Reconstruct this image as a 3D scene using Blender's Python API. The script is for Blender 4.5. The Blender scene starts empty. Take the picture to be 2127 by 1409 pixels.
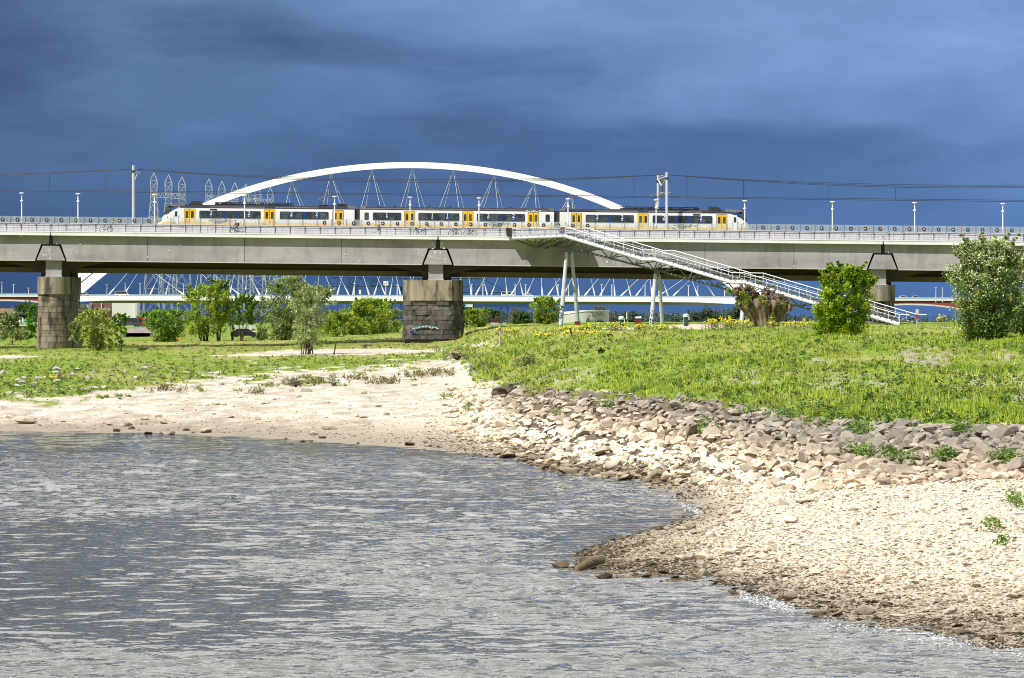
import bpy, bmesh, math, random
import numpy as np
from mathutils import Vector, Matrix, Quaternion
random.seed(7); RNG = np.random.default_rng(7)
SC = bpy.context.scene
COL = SC.collection
# ------------------------------------------------------------------ camera
CX, F, CAMZ, HY = 1063.5, 8500.0, 9.0, 640.0      # pixel centre, focal length in pixels, eye height, horizon row
cam = bpy.data.cameras.new('camera'); camo = bpy.data.objects.new('camera', cam); COL.objects.link(camo)
cam.lens = F * 36.0 / 2127.0; cam.sensor_width = 36.0; cam.sensor_fit = 'HORIZONTAL'
cam.shift_y = -64.5 / 2127.0; cam.clip_start = 1.0; cam.clip_end = 20000.0
camo.location = (0, 0, CAMZ); camo.rotation_euler = (math.radians(90), 0, 0)
SC.camera = camo
SC.view_settings.view_transform = 'Standard'; SC.view_settings.look = 'None'
SC.view_settings.exposure = 0.40; SC.view_settings.gamma = 1.0
SC.view_settings.use_curve_mapping = False
SC.cycles.max_bounces = 6; SC.cycles.transparent_max_bounces = 12
SC.cycles.filter_width = 1.0
SC.cycles.caustics_reflective = False; SC.cycles.caustics_refractive = False
# ------------------------------------------------------------------ sun
SUN_EL, SUN_AZ = 50.0, (-0.78, -0.62)             # azimuth: horizontal direction towards the sun (behind left)
el = math.radians(SUN_EL)
sdir = Vector((SUN_AZ[0] * math.cos(el), SUN_AZ[1] * math.cos(el), math.sin(el))).normalized()
sun = bpy.data.lights.new('sun', 'SUN'); sun.energy = 5.0; sun.angle = math.radians(0.5); sun.color = (1.0, 0.965, 0.905)
suno = bpy.data.objects.new('sun', sun); COL.objects.link(suno)
suno.rotation_euler = (-sdir).to_track_quat('-Z', 'Y').to_euler(); suno.location = (-200, -150, 300)
# ------------------------------------------------------------------ sky: storm clouds ahead, bright cloud overhead
W = bpy.data.worlds.new('World'); SC.world = W; W.use_nodes = True
nt = W.node_tree; nt.nodes.clear()
def wn(t, **k):
    n = nt.nodes.new(t)
    for a, b in k.items(): setattr(n, a, b)
    return n
def wmath(op, a, b=None, c=None, clamp=False):
    n = wn('ShaderNodeMath', operation=op); n.use_clamp = clamp
    for i, x in enumerate((a, b, c)):
        if x is None: continue
        if isinstance(x, (int, float)): n.inputs[i].default_value = x
        else: nt.links.new(x, n.inputs[i])
    return n.outputs[0]
def wramp(fac, stops, interp='LINEAR'):
    n = wn('ShaderNodeValToRGB'); n.color_ramp.interpolation = interp
    e = n.color_ramp.elements
    while len(e) < len(stops): e.new(0.5)
    for q, (p, c) in zip(e, stops): q.position = p; q.color = (c[0], c[1], c[2], 1)
    nt.links.new(fac, n.inputs[0]); return n.outputs[0]
def wmix(f, a, b, bt='MIX'):
    n = wn('ShaderNodeMix', data_type='RGBA', blend_type=bt)
    if isinstance(f, (int, float)): n.inputs[0].default_value = f
    else: nt.links.new(f, n.inputs[0])
    for i, x in ((6, a), (7, b)):
        if isinstance(x, tuple): n.inputs[i].default_value = (x[0], x[1], x[2], 1)
        else: nt.links.new(x, n.inputs[i])
    return n.outputs[2]
tc = wn('ShaderNodeTexCoord'); sep = wn('ShaderNodeSeparateXYZ'); nt.links.new(tc.outputs['Generated'], sep.inputs[0])
sx, sy, sz = sep.outputs
def wnoise(scale, zs, detail=6.0, rough=0.5, dist=0.0, off=(0, 0, 0)):
    mp = wn('ShaderNodeMapping'); mp.inputs['Scale'].default_value = (scale, scale, scale * zs); mp.inputs['Location'].default_value = off
    nt.links.new(tc.outputs['Generated'], mp.inputs[0])
    n = wn('ShaderNodeTexNoise'); n.inputs['Scale'].default_value = 1.0; n.inputs['Detail'].default_value = detail
    n.inputs['Roughness'].default_value = rough; n.inputs['Distortion'].default_value = dist
    nt.links.new(mp.outputs[0], n.inputs['Vector']); return n.outputs['Fac']
# storm cloud: base by elevation (sine of elevation angle), broken by layered noise
base = wramp(wmath('MULTIPLY', sz, 4.0, clamp=True),
             [(0.0, (0.044, 0.096, 0.228)), (0.06, (0.052, 0.110, 0.252)), (0.14, (0.074, 0.138, 0.292)), (0.30, (0.108, 0.182, 0.355)),
              (0.36, (0.070, 0.100, 0.160)), (0.46, (0.054, 0.066, 0.092)), (0.68, (0.050, 0.056, 0.072)), (0.82, (0.78, 0.79, 0.78)), (1.0, (1.15, 1.15, 1.13))])
n1 = wnoise(10.0, 4.0, 6.0, 0.50, 0.15, (3.1, 0.4, 1.7))
n2 = wnoise(30.0, 2.6, 5.0, 0.5, 0.35, (7.3, 2.2, 4.1))
puff = wramp(n1, [(0.36, (0.62, 0.64, 0.67)), (0.455, (0.88, 0.885, 0.90)), (0.50, (1.04, 1.035, 1.02)), (0.535, (1.06, 1.055, 1.04)), (0.64, (1.26, 1.22, 1.17))])
fine = wramp(n2, [(0.35, (0.90, 0.91, 0.92)), (0.65, (1.10, 1.09, 1.08))])
upf = wmath('MULTIPLY', wmath('SUBTRACT', sz, 0.012), 30.0, clamp=True)      # clouds fade into the rain curtain near the horizon
cl = wmix(1.0, wmix(upf, base, wmix(1.0, base, puff, 'MULTIPLY')), wmix(upf, (1, 1, 1), fine), 'MULTIPLY')
leftd = wmath('MULTIPLY_ADD', sx, 2.9, 1.05)                                     # the storm is a little paler to the right
comb = wn('ShaderNodeCombineXYZ')
for i in range(3): nt.links.new(leftd, comb.inputs[i])
cl = wmix(wmath('MULTIPLY', wmath('SUBTRACT', 0.4, sz), 2.5, clamp=True), cl, wmix(1.0, cl, comb.outputs[0], 'MULTIPLY'))
nish = wn('ShaderNodeTexSky'); nish.sky_type = 'NISHITA'; nish.sun_disc = False
nish.sun_elevation = el; nish.sun_rotation = math.atan2(SUN_AZ[0], SUN_AZ[1])
n3 = wnoise(2.6, 2.0, 7.0, 0.55, 0.4, (1.3, 5.0, 0.0))
bg1 = wn('ShaderNodeBackground'); bg1.inputs[1].default_value = 0.06; nt.links.new(nish.outputs[0], bg1.inputs[0])
bg2 = wn('ShaderNodeBackground'); bg2.inputs[1].default_value = 1.0; nt.links.new(cl, bg2.inputs[0])
back = wmath('MULTIPLY', wmath('ADD', wmath('MULTIPLY', sy, 1.6), 0.75), 1.0, clamp=True)   # 1 ahead, 0 behind the camera
cover = wmath('MAXIMUM', back, wmath('MULTIPLY', wmath('SUBTRACT', n3, 0.52), 4.0, clamp=True))
ms = wn('ShaderNodeMixShader'); nt.links.new(cover, ms.inputs[0]); nt.links.new(bg1.outputs[0], ms.inputs[1]); nt.links.new(bg2.outputs[0], ms.inputs[2])
wo = wn('ShaderNodeOutputWorld'); nt.links.new(ms.outputs[0], wo.inputs[0])
# ------------------------------------------------------------------ helpers
def P(px, py, Y): return Vector(((px - CX) * Y / F, Y, CAMZ + (HY - py) * Y / F))
def tag(o, label=None, cat=None, group=None, kind=None):
    for k, v in (('label', label), ('category', cat), ('group', group), ('kind', kind)):
        if v: o[k] = v
    return o
def empty(name, loc, label=None, cat=None, group=None, rot=(0, 0, 0)):
    o = bpy.data.objects.new(name, None); COL.objects.link(o); o.location = loc; o.rotation_euler = rot
    o.empty_display_size = 0.5
    return tag(o, label, cat, group)
def link(name, me, parent=None, loc=(0, 0, 0)):
    o = bpy.data.objects.new(name, me); COL.objects.link(o)
    if parent is not None: o.parent = parent
    o.location = loc
    return o
def copy_tree(o, parent=None):
    c = o.copy(); COL.objects.link(c); c.parent = parent
    for ch in list(o.children): copy_tree(ch, c)
    return c
def np_mesh(name, v, f, mats=(), mi=None, smooth=False, attrs=None):
    v = np.asarray(v, dtype=np.float32).reshape(-1, 3); f = np.asarray(f, dtype=np.int32)
    n, k = f.shape
    me = bpy.data.meshes.new(name)
    me.vertices.add(len(v)); me.vertices.foreach_set('co', v.ravel())
    me.loops.add(n * k); me.loops.foreach_set('vertex_index', f.ravel())
    me.polygons.add(n); me.polygons.foreach_set('loop_start', np.arange(0, n * k, k, dtype=np.int32))
    me.polygons.foreach_set('loop_total', np.full(n, k, dtype=np.int32))
    if mi is not None: me.polygons.foreach_set('material_index', np.asarray(mi, dtype=np.int32))
    me.polygons.foreach_set('use_smooth', np.full(n, smooth, dtype=bool))
    for m in mats: me.materials.append(m)
    for an, av in (attrs or {}).items():
        a = me.attributes.new(an, 'FLOAT', 'POINT'); a.data.foreach_set('value', np.asarray(av, dtype=np.float32))
    me.update(calc_edges=True); me.validate()
    return me
class MB:
    """collects shapes, then links them as one mesh object"""
    def __init__(s): s.v = []; s.f = []; s.m = []
    def add(s, vs, fs, mi=0):
        b = len(s.v); s.v += [tuple(x) for x in vs]
        for q in fs: s.f.append([b + i for i in q]); s.m.append(mi)
        return s
    def box(s, x0, x1, y0, y1, z0, z1, mi=0):
        return s.add([(x0, y0, z0), (x1, y0, z0), (x1, y1, z0), (x0, y1, z0), (x0, y0, z1), (x1, y0, z1), (x1, y1, z1), (x0, y1, z1)],
                     [(0, 3, 2, 1), (4, 5, 6, 7), (0, 1, 5, 4), (1, 2, 6, 5), (2, 3, 7, 6), (3, 0, 4, 7)], mi)
    def hexa(s, a, mi=0):      # eight corners: bottom ring, top ring
        return s.add(a, [(0, 3, 2, 1), (4, 5, 6, 7), (0, 1, 5, 4), (1, 2, 6, 5), (2, 3, 7, 6), (3, 0, 4, 7)], mi)
    def prism(s, poly, y0, y1, mi=0):   # polygon in x,z extruded along y
        n = len(poly)
        return s.add([(x, y0, z) for x, z in poly] + [(x, y1, z) for x, z in poly],
                     [list(range(n))[::-1] if False else list(range(n)), list(range(2 * n - 1, n - 1, -1))] +
                     [(i, n + i, n + (i + 1) % n, (i + 1) % n) for i in range(n)], mi)
    def plan(s, poly, z0, z1, mi=0, poly2=None):    # polygon in x,y extruded along z
        n = len(poly); p2 = poly2 or poly
        return s.add([(x, y, z0) for x, y in poly] + [(x, y, z1) for x, y in p2],
                     [list(range(n - 1, -1, -1)), list(range(n, 2 * n))] + [(i, (i + 1) % n, n + (i + 1) % n, n + i) for i in range(n)], mi)
    def tube(s, p, q, r, r2=None, n=8, mi=0, cap=True):
        p, q = Vector(p), Vector(q); r2 = r if r2 is None else r2
        d = (q - p)
        if d.length < 1e-6: return s
        d.normalize(); a = d.orthogonal().normalized(); b = d.cross(a)
        vs = []
        for c, rr in ((p, r), (q, r2)):
            for i in range(n):
                t = 2 * math.pi * i / n; vs.append(c + a * (rr * math.cos(t)) + b * (rr * math.sin(t)))
        fs = [(i, (i + 1) % n, n + (i + 1) % n, n + i) for i in range(n)]
        if cap: fs += [list(range(n - 1, -1, -1)), list(range(n, 2 * n))]
        return s.add(vs, fs, mi)
    def path(s, pts, rs, n=6, mi=0):
        pts = [Vector(p) for p in pts]
        if isinstance(rs, (int, float)): rs = [rs] * len(pts)
        vs = []; a = None
        for i, p in enumerate(pts):
            d = (pts[min(i + 1, len(pts) - 1)] - pts[max(i - 1, 0)]).normalized()
            a = d.orthogonal().normalized() if a is None else (a - d * a.dot(d)).normalized()
            b = d.cross(a)
            for k in range(n):
                t = 2 * math.pi * k / n; vs.append(p + a * (rs[i] * math.cos(t)) + b * (rs[i] * math.sin(t)))
        m = len(pts)
        fs = [(i * n + k, i * n + (k + 1) % n, (i + 1) * n + (k + 1) % n, (i + 1) * n + k) for i in range(m - 1) for k in range(n)]
        fs += [list(range(n - 1, -1, -1)), list(range((m - 1) * n, m * n))]
        return s.add(vs, fs, mi)
    def lathe(s, prof, c, n=12, mi=0):
        c = Vector(c); vs = []
        for r, z in prof:
            for k in range(n):
                t = 2 * math.pi * k / n; vs.append((c.x + r * math.cos(t), c.y + r * math.sin(t), c.z + z))
        m = len(prof)
        fs = [(i * n + k, i * n + (k + 1) % n, (i + 1) * n + (k + 1) % n, (i + 1) * n + k) for i in range(m - 1) for k in range(n)]
        fs += [list(range(n - 1, -1, -1)), list(range((m - 1) * n, m * n))]
        return s.add(vs, fs, mi)
    def build(s, name, mats, parent=None, o=(0, 0, 0), smooth=False, sharp=None):
        o = Vector(o)
        me = bpy.data.meshes.new(name)
        me.from_pydata([tuple(Vector(x) - o) for x in s.v], [], s.f)
        for m in (mats if isinstance(mats, (list, tuple)) else [mats]): me.materials.append(m)
        me.polygons.foreach_set('material_index', s.m)
        if smooth: me.polygons.foreach_set('use_smooth', [True] * len(s.f))
        me.update()
        return link(name, me, parent, (0, 0, 0) if parent is not None else o)
def textmesh(s, size, cache={}):
    if s not in cache:
        cu = bpy.data.curves.new('lettering', 'FONT'); cu.body = s; cu.align_x = 'CENTER'; cu.align_y = 'CENTER'; cu.resolution_u = 2
        ob = bpy.data.objects.new('lettering', cu); COL.objects.link(ob)
        me = bpy.data.meshes.new_from_object(ob.evaluated_get(bpy.context.evaluated_depsgraph_get()))
        cache[s] = ([tuple(v.co) for v in me.vertices], [tuple(p.vertices) for p in me.polygons])
        bpy.data.objects.remove(ob); bpy.data.curves.remove(cu); bpy.data.meshes.remove(me)
    v, f = cache[s]
    return [(x * size, 0.0, y * size) for x, y, _ in v], f
def add_text(mb, s, size, at, mi=0, sx=1.0):
    v, f = textmesh(s, size); at = Vector(at)
    mb.add([(at.x + x * sx, at.y, at.z + z) for x, y, z in v], f, mi)
# ------------------------------------------------------------------ materials
def mat(name, c1, c2=None, scale=4.0, rough=0.6, metal=0.0, bump=0.0, bscale=None, stretch=(1, 1, 1), detail=5.0, spec=0.5, lo=0.35, hi=0.65, island=0.0, objrand=0.0, trans=0.0, tint=None):
    m = bpy.data.materials.new(name); m.use_nodes = True; t = m.node_tree; N = t.nodes; b = N['Principled BSDF']
    b.inputs['Roughness'].default_value = rough; b.inputs['Metallic'].default_value = metal
    b.inputs['Specular IOR Level'].default_value = spec
    g = N.new('ShaderNodeNewGeometry')
    mp = N.new('ShaderNodeMapping'); mp.inputs['Scale'].default_value = stretch; t.links.new(g.outputs['Position'], mp.inputs[0])
    nz = N.new('ShaderNodeTexNoise'); nz.inputs['Scale'].default_value = scale; nz.inputs['Detail'].default_value = detail; nz.inputs['Roughness'].default_value = 0.6
    t.links.new(mp.outputs[0], nz.inputs['Vector'])
    rp = N.new('ShaderNodeValToRGB'); e = rp.color_ramp.elements; e[0].position = lo; e[1].position = hi
    c2 = c2 or tuple(x * 0.82 for x in c1)
    e[0].color = (*c1, 1); e[1].color = (*c2, 1)
    t.links.new(nz.outputs['Fac'], rp.inputs[0]); col = rp.outputs[0]
    def vary(src, amt):
        nonlocal col
        mr = N.new('ShaderNodeMapRange'); mr.inputs['To Min'].default_value = 1 - amt; mr.inputs['To Max'].default_value = 1 + amt
        t.links.new(src, mr.inputs[0])
        mx = N.new('ShaderNodeMix'); mx.data_type = 'RGBA'; mx.blend_type = 'MULTIPLY'; mx.inputs[0].default_value = 1
        t.links.new(col, mx.inputs[6]); t.links.new(mr.outputs[0], mx.inputs[7]); col = mx.outputs[2]
    if island: vary(g.outputs['Random Per Island'], island)
    if objrand: vary(N.new('ShaderNodeObjectInfo').outputs['Random'], objrand)
    if tint:
        at = N.new('ShaderNodeAttribute'); at.attribute_name = 'tint'
        mx = N.new('ShaderNodeMix'); mx.data_type = 'RGBA'; t.links.new(at.outputs['Fac'], mx.inputs[0]); t.links.new(col, mx.inputs[6]); mx.inputs[7].default_value = (*tint, 1); col = mx.outputs[2]
    t.links.new(col, b.inputs['Base Color'])
    if bump:
        nb = N.new('ShaderNodeTexNoise'); nb.inputs['Scale'].default_value = bscale or scale * 3; nb.inputs['Detail'].default_value = 4
        t.links.new(mp.outputs[0], nb.inputs['Vector'])
        bp = N.new('ShaderNodeBump'); bp.inputs['Strength'].default_value = 1.0; bp.inputs['Distance'].default_value = bump
        t.links.new(nb.outputs['Fac'], bp.inputs['Height']); t.links.new(bp.outputs[0], b.inputs['Normal'])
    if trans:
        ts = N.new('ShaderNodeBsdfTranslucent'); t.links.new(col, ts.inputs[0]); mxs = N.new('ShaderNodeMixShader'); mxs.inputs[0].default_value = trans
        t.links.new(b.outputs[0], mxs.inputs[1]); t.links.new(ts.outputs[0], mxs.inputs[2]); t.links.new(mxs.outputs[0], N['Material Output'].inputs[0])
    return m
def glassy(name, c, alpha, rough=0.1):
    m = mat(name, c, None, 1.0, rough); t = m.node_tree; N = t.nodes
    tr = N.new('ShaderNodeBsdfTransparent'); mx = N.new('ShaderNodeMixShader'); mx.inputs[0].default_value = alpha
    t.links.new(tr.outputs[0], mx.inputs[1]); t.links.new(N['Principled BSDF'].outputs[0], mx.inputs[2]); t.links.new(mx.outputs[0], N['Material Output'].inputs[0])
    return m
WHITE = mat('white_paint', (0.80, 0.80, 0.80), (0.72, 0.72, 0.72), 0.35, 0.45, bump=0.0)
STEELW = mat('pale_grey_steel', (0.60, 0.62, 0.64), (0.52, 0.54, 0.56), 1.2, 0.4, metal=0.2)
GALV = mat('galvanised_steel', (0.50, 0.52, 0.54), (0.40, 0.42, 0.44), 2.0, 0.45, metal=0.35)
DARKST = mat('dark_grey_steel', (0.16, 0.18, 0.19), (0.10, 0.11, 0.12), 2.0, 0.5, metal=0.3)
BLACK = mat('black_rubber', (0.02, 0.02, 0.022), (0.035, 0.035, 0.035), 4, 0.6)
BROWNST = mat('weathered_brown_steel', (0.20, 0.155, 0.115), (0.14, 0.11, 0.085), 1.5, 0.6)
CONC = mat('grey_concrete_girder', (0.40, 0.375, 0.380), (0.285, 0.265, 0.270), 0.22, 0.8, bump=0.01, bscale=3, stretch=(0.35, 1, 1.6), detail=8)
CONCD = mat('shade_darkened_brown_concrete', (0.085, 0.065, 0.045), (0.05, 0.04, 0.03), 0.4, 0.85, stretch=(0.2, 1, 1.5), detail=7)  # sooty brown, darkened further: shade under the decks is put into the colour
CONCL = mat('pale_concrete', (0.50, 0.49, 0.46), (0.40, 0.39, 0.37), 0.5, 0.8, bump=0.01)
BLUEST = mat('blue_crane_steel', (0.012, 0.055, 0.15), (0.01, 0.045, 0.12), 0.8, 0.5)
# ------------------------------------------------------------------ terrain (a height field over rays from the bank opposite)
def vnoise(x, y, seed=0):
    x = np.asarray(x, float); y = np.asarray(y, float)
    xi = np.floor(x).astype(np.int64); yi = np.floor(y).astype(np.int64); fx = x - xi; fy = y - yi
    def h(a, b):
        n = (a * 374761393 + b * 668265263 + seed * 974711) & 0xffffffff
        n = ((n ^ (n >> 13)) * 1274126177) & 0xffffffff
        return ((n ^ (n >> 16)) & 0xffff) / 65535.0
    u = fx * fx * (3 - 2 * fx); w = fy * fy * (3 - 2 * fy)
    return (h(xi, yi) * (1 - u) + h(xi + 1, yi) * u) * (1 - w) + (h(xi, yi + 1) * (1 - u) + h(xi + 1, yi + 1) * u) * w
def fbm(x, y, seed=0, o=4):
    s = 0; a = 0.5
    for i in range(o): s = s + a * vnoise(x * 2 ** i, y * 2 ** i, seed + i * 17); a *= 0.5
    return s / (1 - 0.5 ** o)
LINES = [   # contour lines of the bank: (pixel column, pixel row, height) or a fixed distance
    [(0, None, -1.6, 60.0)],
    [(0, 1185, -.9), (1130, 1185, -.5), (1170, 1188, -.06), (1250, 1192, 0), (1330, 1198, 0), (1450, 1208, 0), (1560, 1232, 0), (1700, 1275, 0), (1850, 1305, 0), (2127, 1350, 0), (2500, 1400, 0)],
    [(0, 1150, -.8), (1130, 1160, -.45), (1200, 1168, .0), (1260, 1160, .12), (1300, 1150, .18), (1400, 1130, .34), (1500, 1120, .6), (1600, 1112, .8), (1800, 1110, .95), (2127, 1120, 1.05), (2500, 1120, 1.1)],
    [(0, 1085, -.6), (1200, 1085, -.45), (1300, 1085, -.25), (1400, 1066, -.12), (1450, 1058, -.03), (1500, 1052, .25), (1550, 1048, .5), (1600, 1042, .9), (1800, 1040, 1.28), (2127, 1050, 1.5), (2500, 1060, 1.5)],
    [(0, 895, 0), (300, 900, 0), (560, 911, 0), (850, 931, 0), (1050, 950, 0), (1150, 980, 0), (1250, 991, 0), (1330, 999, 0), (1400, 1010, .08), (1500, 1015, .55), (1600, 1016, 1.05), (1700, 1020, 1.35), (1800, 1015, 1.6), (2127, 998, 2.0), (2500, 990, 2.1)],
    [(0, 825, 1.6), (300, 800, 1.9), (600, 785, 2.2), (850, 790, 2.0), (950, 800, 2.0), (1000, 812, 2.5), (1100, 810, 3.0), (1300, 825, 3.4), (1500, 840, 3.7), (1700, 875, 3.8), (1900, 885, 3.8), (2127, 890, 3.9), (2500, 895, 3.9)],
    [(0, 770, 2.6), (300, 765, 2.7), (600, 750, 3.0), (900, 745, 3.2), (1000, 750, 3.8), (1100, 740, 4.8), (1300, 750, 5.0), (1500, 760, 5.0), (1700, 770, 5.0), (1900, 762, 5.2), (2127, 760, 5.2), (2500, 760, 5.2)],
    [(0, 735, 3.4), (300, 733, 3.4), (600, 730, 3.6), (850, 715, 4.2), (950, 700, 5.0), (1050, 692, 6.3), (1200, 688, 6.8), (1400, 686, 6.95), (1600, 685, 7.0), (1750, 700, 6.75), (1900, 688, 7.0), (2127, 700, 6.8), (2500, 700, 6.8)],
    [(0, None, 3.7, 600.), (150, None, 3.75, 600.), (600, None, 4.2, 600.), (850, None, 5.3, 600.), (950, None, 5.75, 600.), (1050, None, 6.5, 600.), (1200, None, 6.8, 600.), (1500, None, 6.85, 600.), (2127, None, 6.8, 600.)],
    [(0, None, 3.9, 800.), (600, None, 4.4, 800.), (1060, None, 5.0, 800.), (1500, None, 6.0, 800.), (2127, None, 6.0, 800.)],
    [(0, None, 2.6, 1500.), (2127, None, 2.8, 1500.)],
    [(0, None, 0.0, 2600.)],
    [(0, None, -25.0, 9000.)],
]
def line_eval(px):
    Ys, Zs = [], []
    for L in LINES:
        xs = [p[0] for p in L]; zs = [p[2] for p in L]
        ys = [p[3] if p[1] is None else (CAMZ - p[2]) * F / (p[1] - HY) for p in L]
        Ys.append(np.interp(px, xs, ys)); Zs.append(np.interp(px, xs, zs))
    Ys = np.array(Ys); Zs = np.array(Zs)
    for i in range(1, len(Ys)): Ys[i] = np.maximum(Ys[i], Ys[i - 1] + 2.0)
    return Ys, Zs
TPX = np.concatenate([np.arange(-3600, -360, 120), np.arange(-360, 2790, 9), np.arange(2790, 5800, 120)]).astype(float)
TY = np.concatenate([[40, 60, 75, 85], np.geomspace(92, 640, 430), np.geomspace(650, 9000, 60)])
LY, LZ = line_eval(TPX)
TZ = np.empty((len(TY), len(TPX)))
def pchip(x, y, q):
    h = np.diff(x); d = np.diff(y) / h; m = np.zeros_like(y)
    w1 = 2 * h[1:] + h[:-1]; w2 = h[1:] + 2 * h[:-1]
    ok = d[1:] * d[:-1] > 0
    with np.errstate(divide='ignore', invalid='ignore'):
        mm = (w1 + w2) / (w1 / d[:-1] + w2 / d[1:])
    m[1:-1] = np.where(ok, mm, 0); m[0] = d[0]; m[-1] = d[-1]
    i = np.clip(np.searchsorted(x, q) - 1, 0, len(x) - 2); t = np.clip((q - x[i]) / h[i], 0, 1)
    return (y[i] * (1 + 2 * t) * (1 - t) ** 2 + m[i] * h[i] * t * (1 - t) ** 2 + y[i + 1] * t * t * (3 - 2 * t) + m[i + 1] * h[i] * t * t * (t - 1))
for j in range(len(TPX)): TZ[:, j] = pchip(LY[:, j], LZ[:, j], TY)
TX = (TPX[None, :] - CX) * TY[:, None] / F
TYY = np.repeat(TY[:, None], len(TPX), 1)
PYg = HY + (CAMZ - TZ) * F / TYY                       # where each point of the bank is seen
PXg = np.repeat(TPX[None, :], len(TY), 0)
# grass cover, patchy
lim = np.interp(TPX, [-200, 0, 150, 240, 320, 420, 560, 640, 760, 850, 950, 1000, 1100, 1300, 1500, 1600, 1700, 1900, 2127, 2300],
                [834, 836, 830, 814, 802, 792, 786, 792, 775, 768, 752, 796, 814, 829, 848, 868, 883, 893, 900, 902])
nz1 = fbm(TX * 0.12, TYY * 0.05, 3); nz2 = fbm(TX * 0.7, TYY * 0.25, 9); nz3 = fbm(TX * 2.2, TYY * 0.5, 21)
edge = (lim[None, :] - PYg) / 14.0 + (nz2 - 0.5) * np.where(PXg < 950, 6.0, 3.0) + (nz1 - 0.5) * np.where(PXg < 950, 3.5, 2.0) + np.where(PXg < 950, (nz3 - .5) * 2.0, 0)
GR = np.clip(edge, 0, 1)
def blob(cx, cy, rx, ry, soft=0.5): return np.clip((1 - np.hypot((PXg - cx) / rx, (PYg - cy) / ry)) / soft, 0, 1)
bare = np.zeros_like(GR)
def strip(pts, hw):
    xs = [p[0] for p in pts]; c = np.interp(TPX, xs, [p[1] for p in pts]); w = np.interp(TPX, xs, [p[2] for p in pts])
    ins = (TPX >= xs[0]) & (TPX <= xs[-1])
    return np.clip((w[None, :] - np.abs(PYg - c[None, :])) / hw + (nz2 - .5) * 1.2, 0, 1) * ins[None, :]
bare = np.maximum(bare, strip([(380, 741, 0), (480, 739, 3), (600, 733, 7), (760, 731, 8), (880, 730, 5), (945, 728, 0)], 2))
bare = np.maximum(bare, strip([(-50, 741, 3), (40, 742, 4), (110, 739, 0)], 2))
bare = np.maximum(bare, strip([(520, 715, 1), (640, 713, 1.2), (660, 713, 0)], 1))
bare = np.maximum(bare, strip([(560, 777, 0), (640, 780, 5), (760, 772, 5), (850, 765, 4), (930, 755, 0)], 3) * np.clip((nz3 - .4) * 6, 0, 1))
bare = np.maximum(bare, blob(1000, 716, 55, 7) * np.clip((nz2 - .3) * 4, 0, 1))
bare = np.maximum(bare, blob(1450, 680, 75, 7, .3)); bare = np.maximum(bare, blob(1290, 684, 60, 4))
bare = np.maximum(bare, blob(1930, 742, 90, 30) * np.clip((nz3 - .38) * 6, 0, 1)); bare = np.maximum(bare, blob(2070, 740, 60, 16) * np.clip((nz3 - .5) * 6, 0, 1))
bare = np.maximum(bare, blob(1690, 752, 90, 12) * np.clip((nz3 - .5) * 5, 0, 1))
bare = np.maximum(bare, blob(1760, 800, 140, 30) * np.clip((nz3 - .47) * 5, 0, 1)); bare = np.maximum(bare, blob(2080, 815, 110, 45) * np.clip((nz3 - .47) * 5, 0, 1))
bare = np.maximum(bare, blob(1190, 780, 110, 24) * np.clip((nz3 - .48) * 5, 0, 1)); bare = np.maximum(bare, blob(1560, 790, 80, 24) * np.clip((nz3 - .5) * 5, 0, 1))
GR = GR * (1 - bare)
GR[TYY < 150] = 0
near = (TYY < 700)
TZn = TZ + near * np.where(GR > 0.3, (nz2 - .5) * 0.35 + (nz3 - .5) * 0.16, (nz2 - .5) * 0.12) * np.clip((TZ - 0.15) / 0.6, 0, 1)
DRY = (TYY < 620) * np.clip((nz1 - 0.5) * 3 + 0.3 + blob(700, 722, 500, 40) * .5 + blob(1000, 690, 300, 14) * .6, 0, 1)
GRAVEL = np.clip((PXg - 880) / 200 + (nz2 - .5) * 2, 0, 1) * (PYg > 780) + (PYg > 850) * (PXg > 500) * np.clip((nz1 - .42) * 6, 0, 1)
nY, nX = TZ.shape
_t = np.interp(TPX, [930, 1000, 1100, 1300, 1500, 1600, 1700, 1900, 2127, 2300], [800, 806, 808, 822, 838, 858, 876, 886, 894, 898])[None, :]
_b = np.interp(TPX, [930, 1000, 1050, 1150, 1250, 1330, 1400, 1500, 1600, 1700, 1800, 2127, 2300], [905, 925, 952, 984, 994, 1002, 1008, 1006, 1008, 1020, 1010, 992, 985])[None, :]
GAPS0 = bare * .62 * (PXg > 1100) * (PYg < 880) * (PYg > 690)
GAPS = np.clip(np.minimum(PYg - _t + 9, _b - 6 - PYg) / 8, 0, 1) * np.clip((PXg - 1030) / 60, 0, 1) * (PXg < 2780)
GAPS = np.maximum(GAPS, GAPS0)
idx = np.arange(nY * nX).reshape(nY, nX)
tf = np.stack([idx[:-1, :-1], idx[:-1, 1:], idx[1:, 1:], idx[1:, :-1]], -1).reshape(-1, 4)
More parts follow.
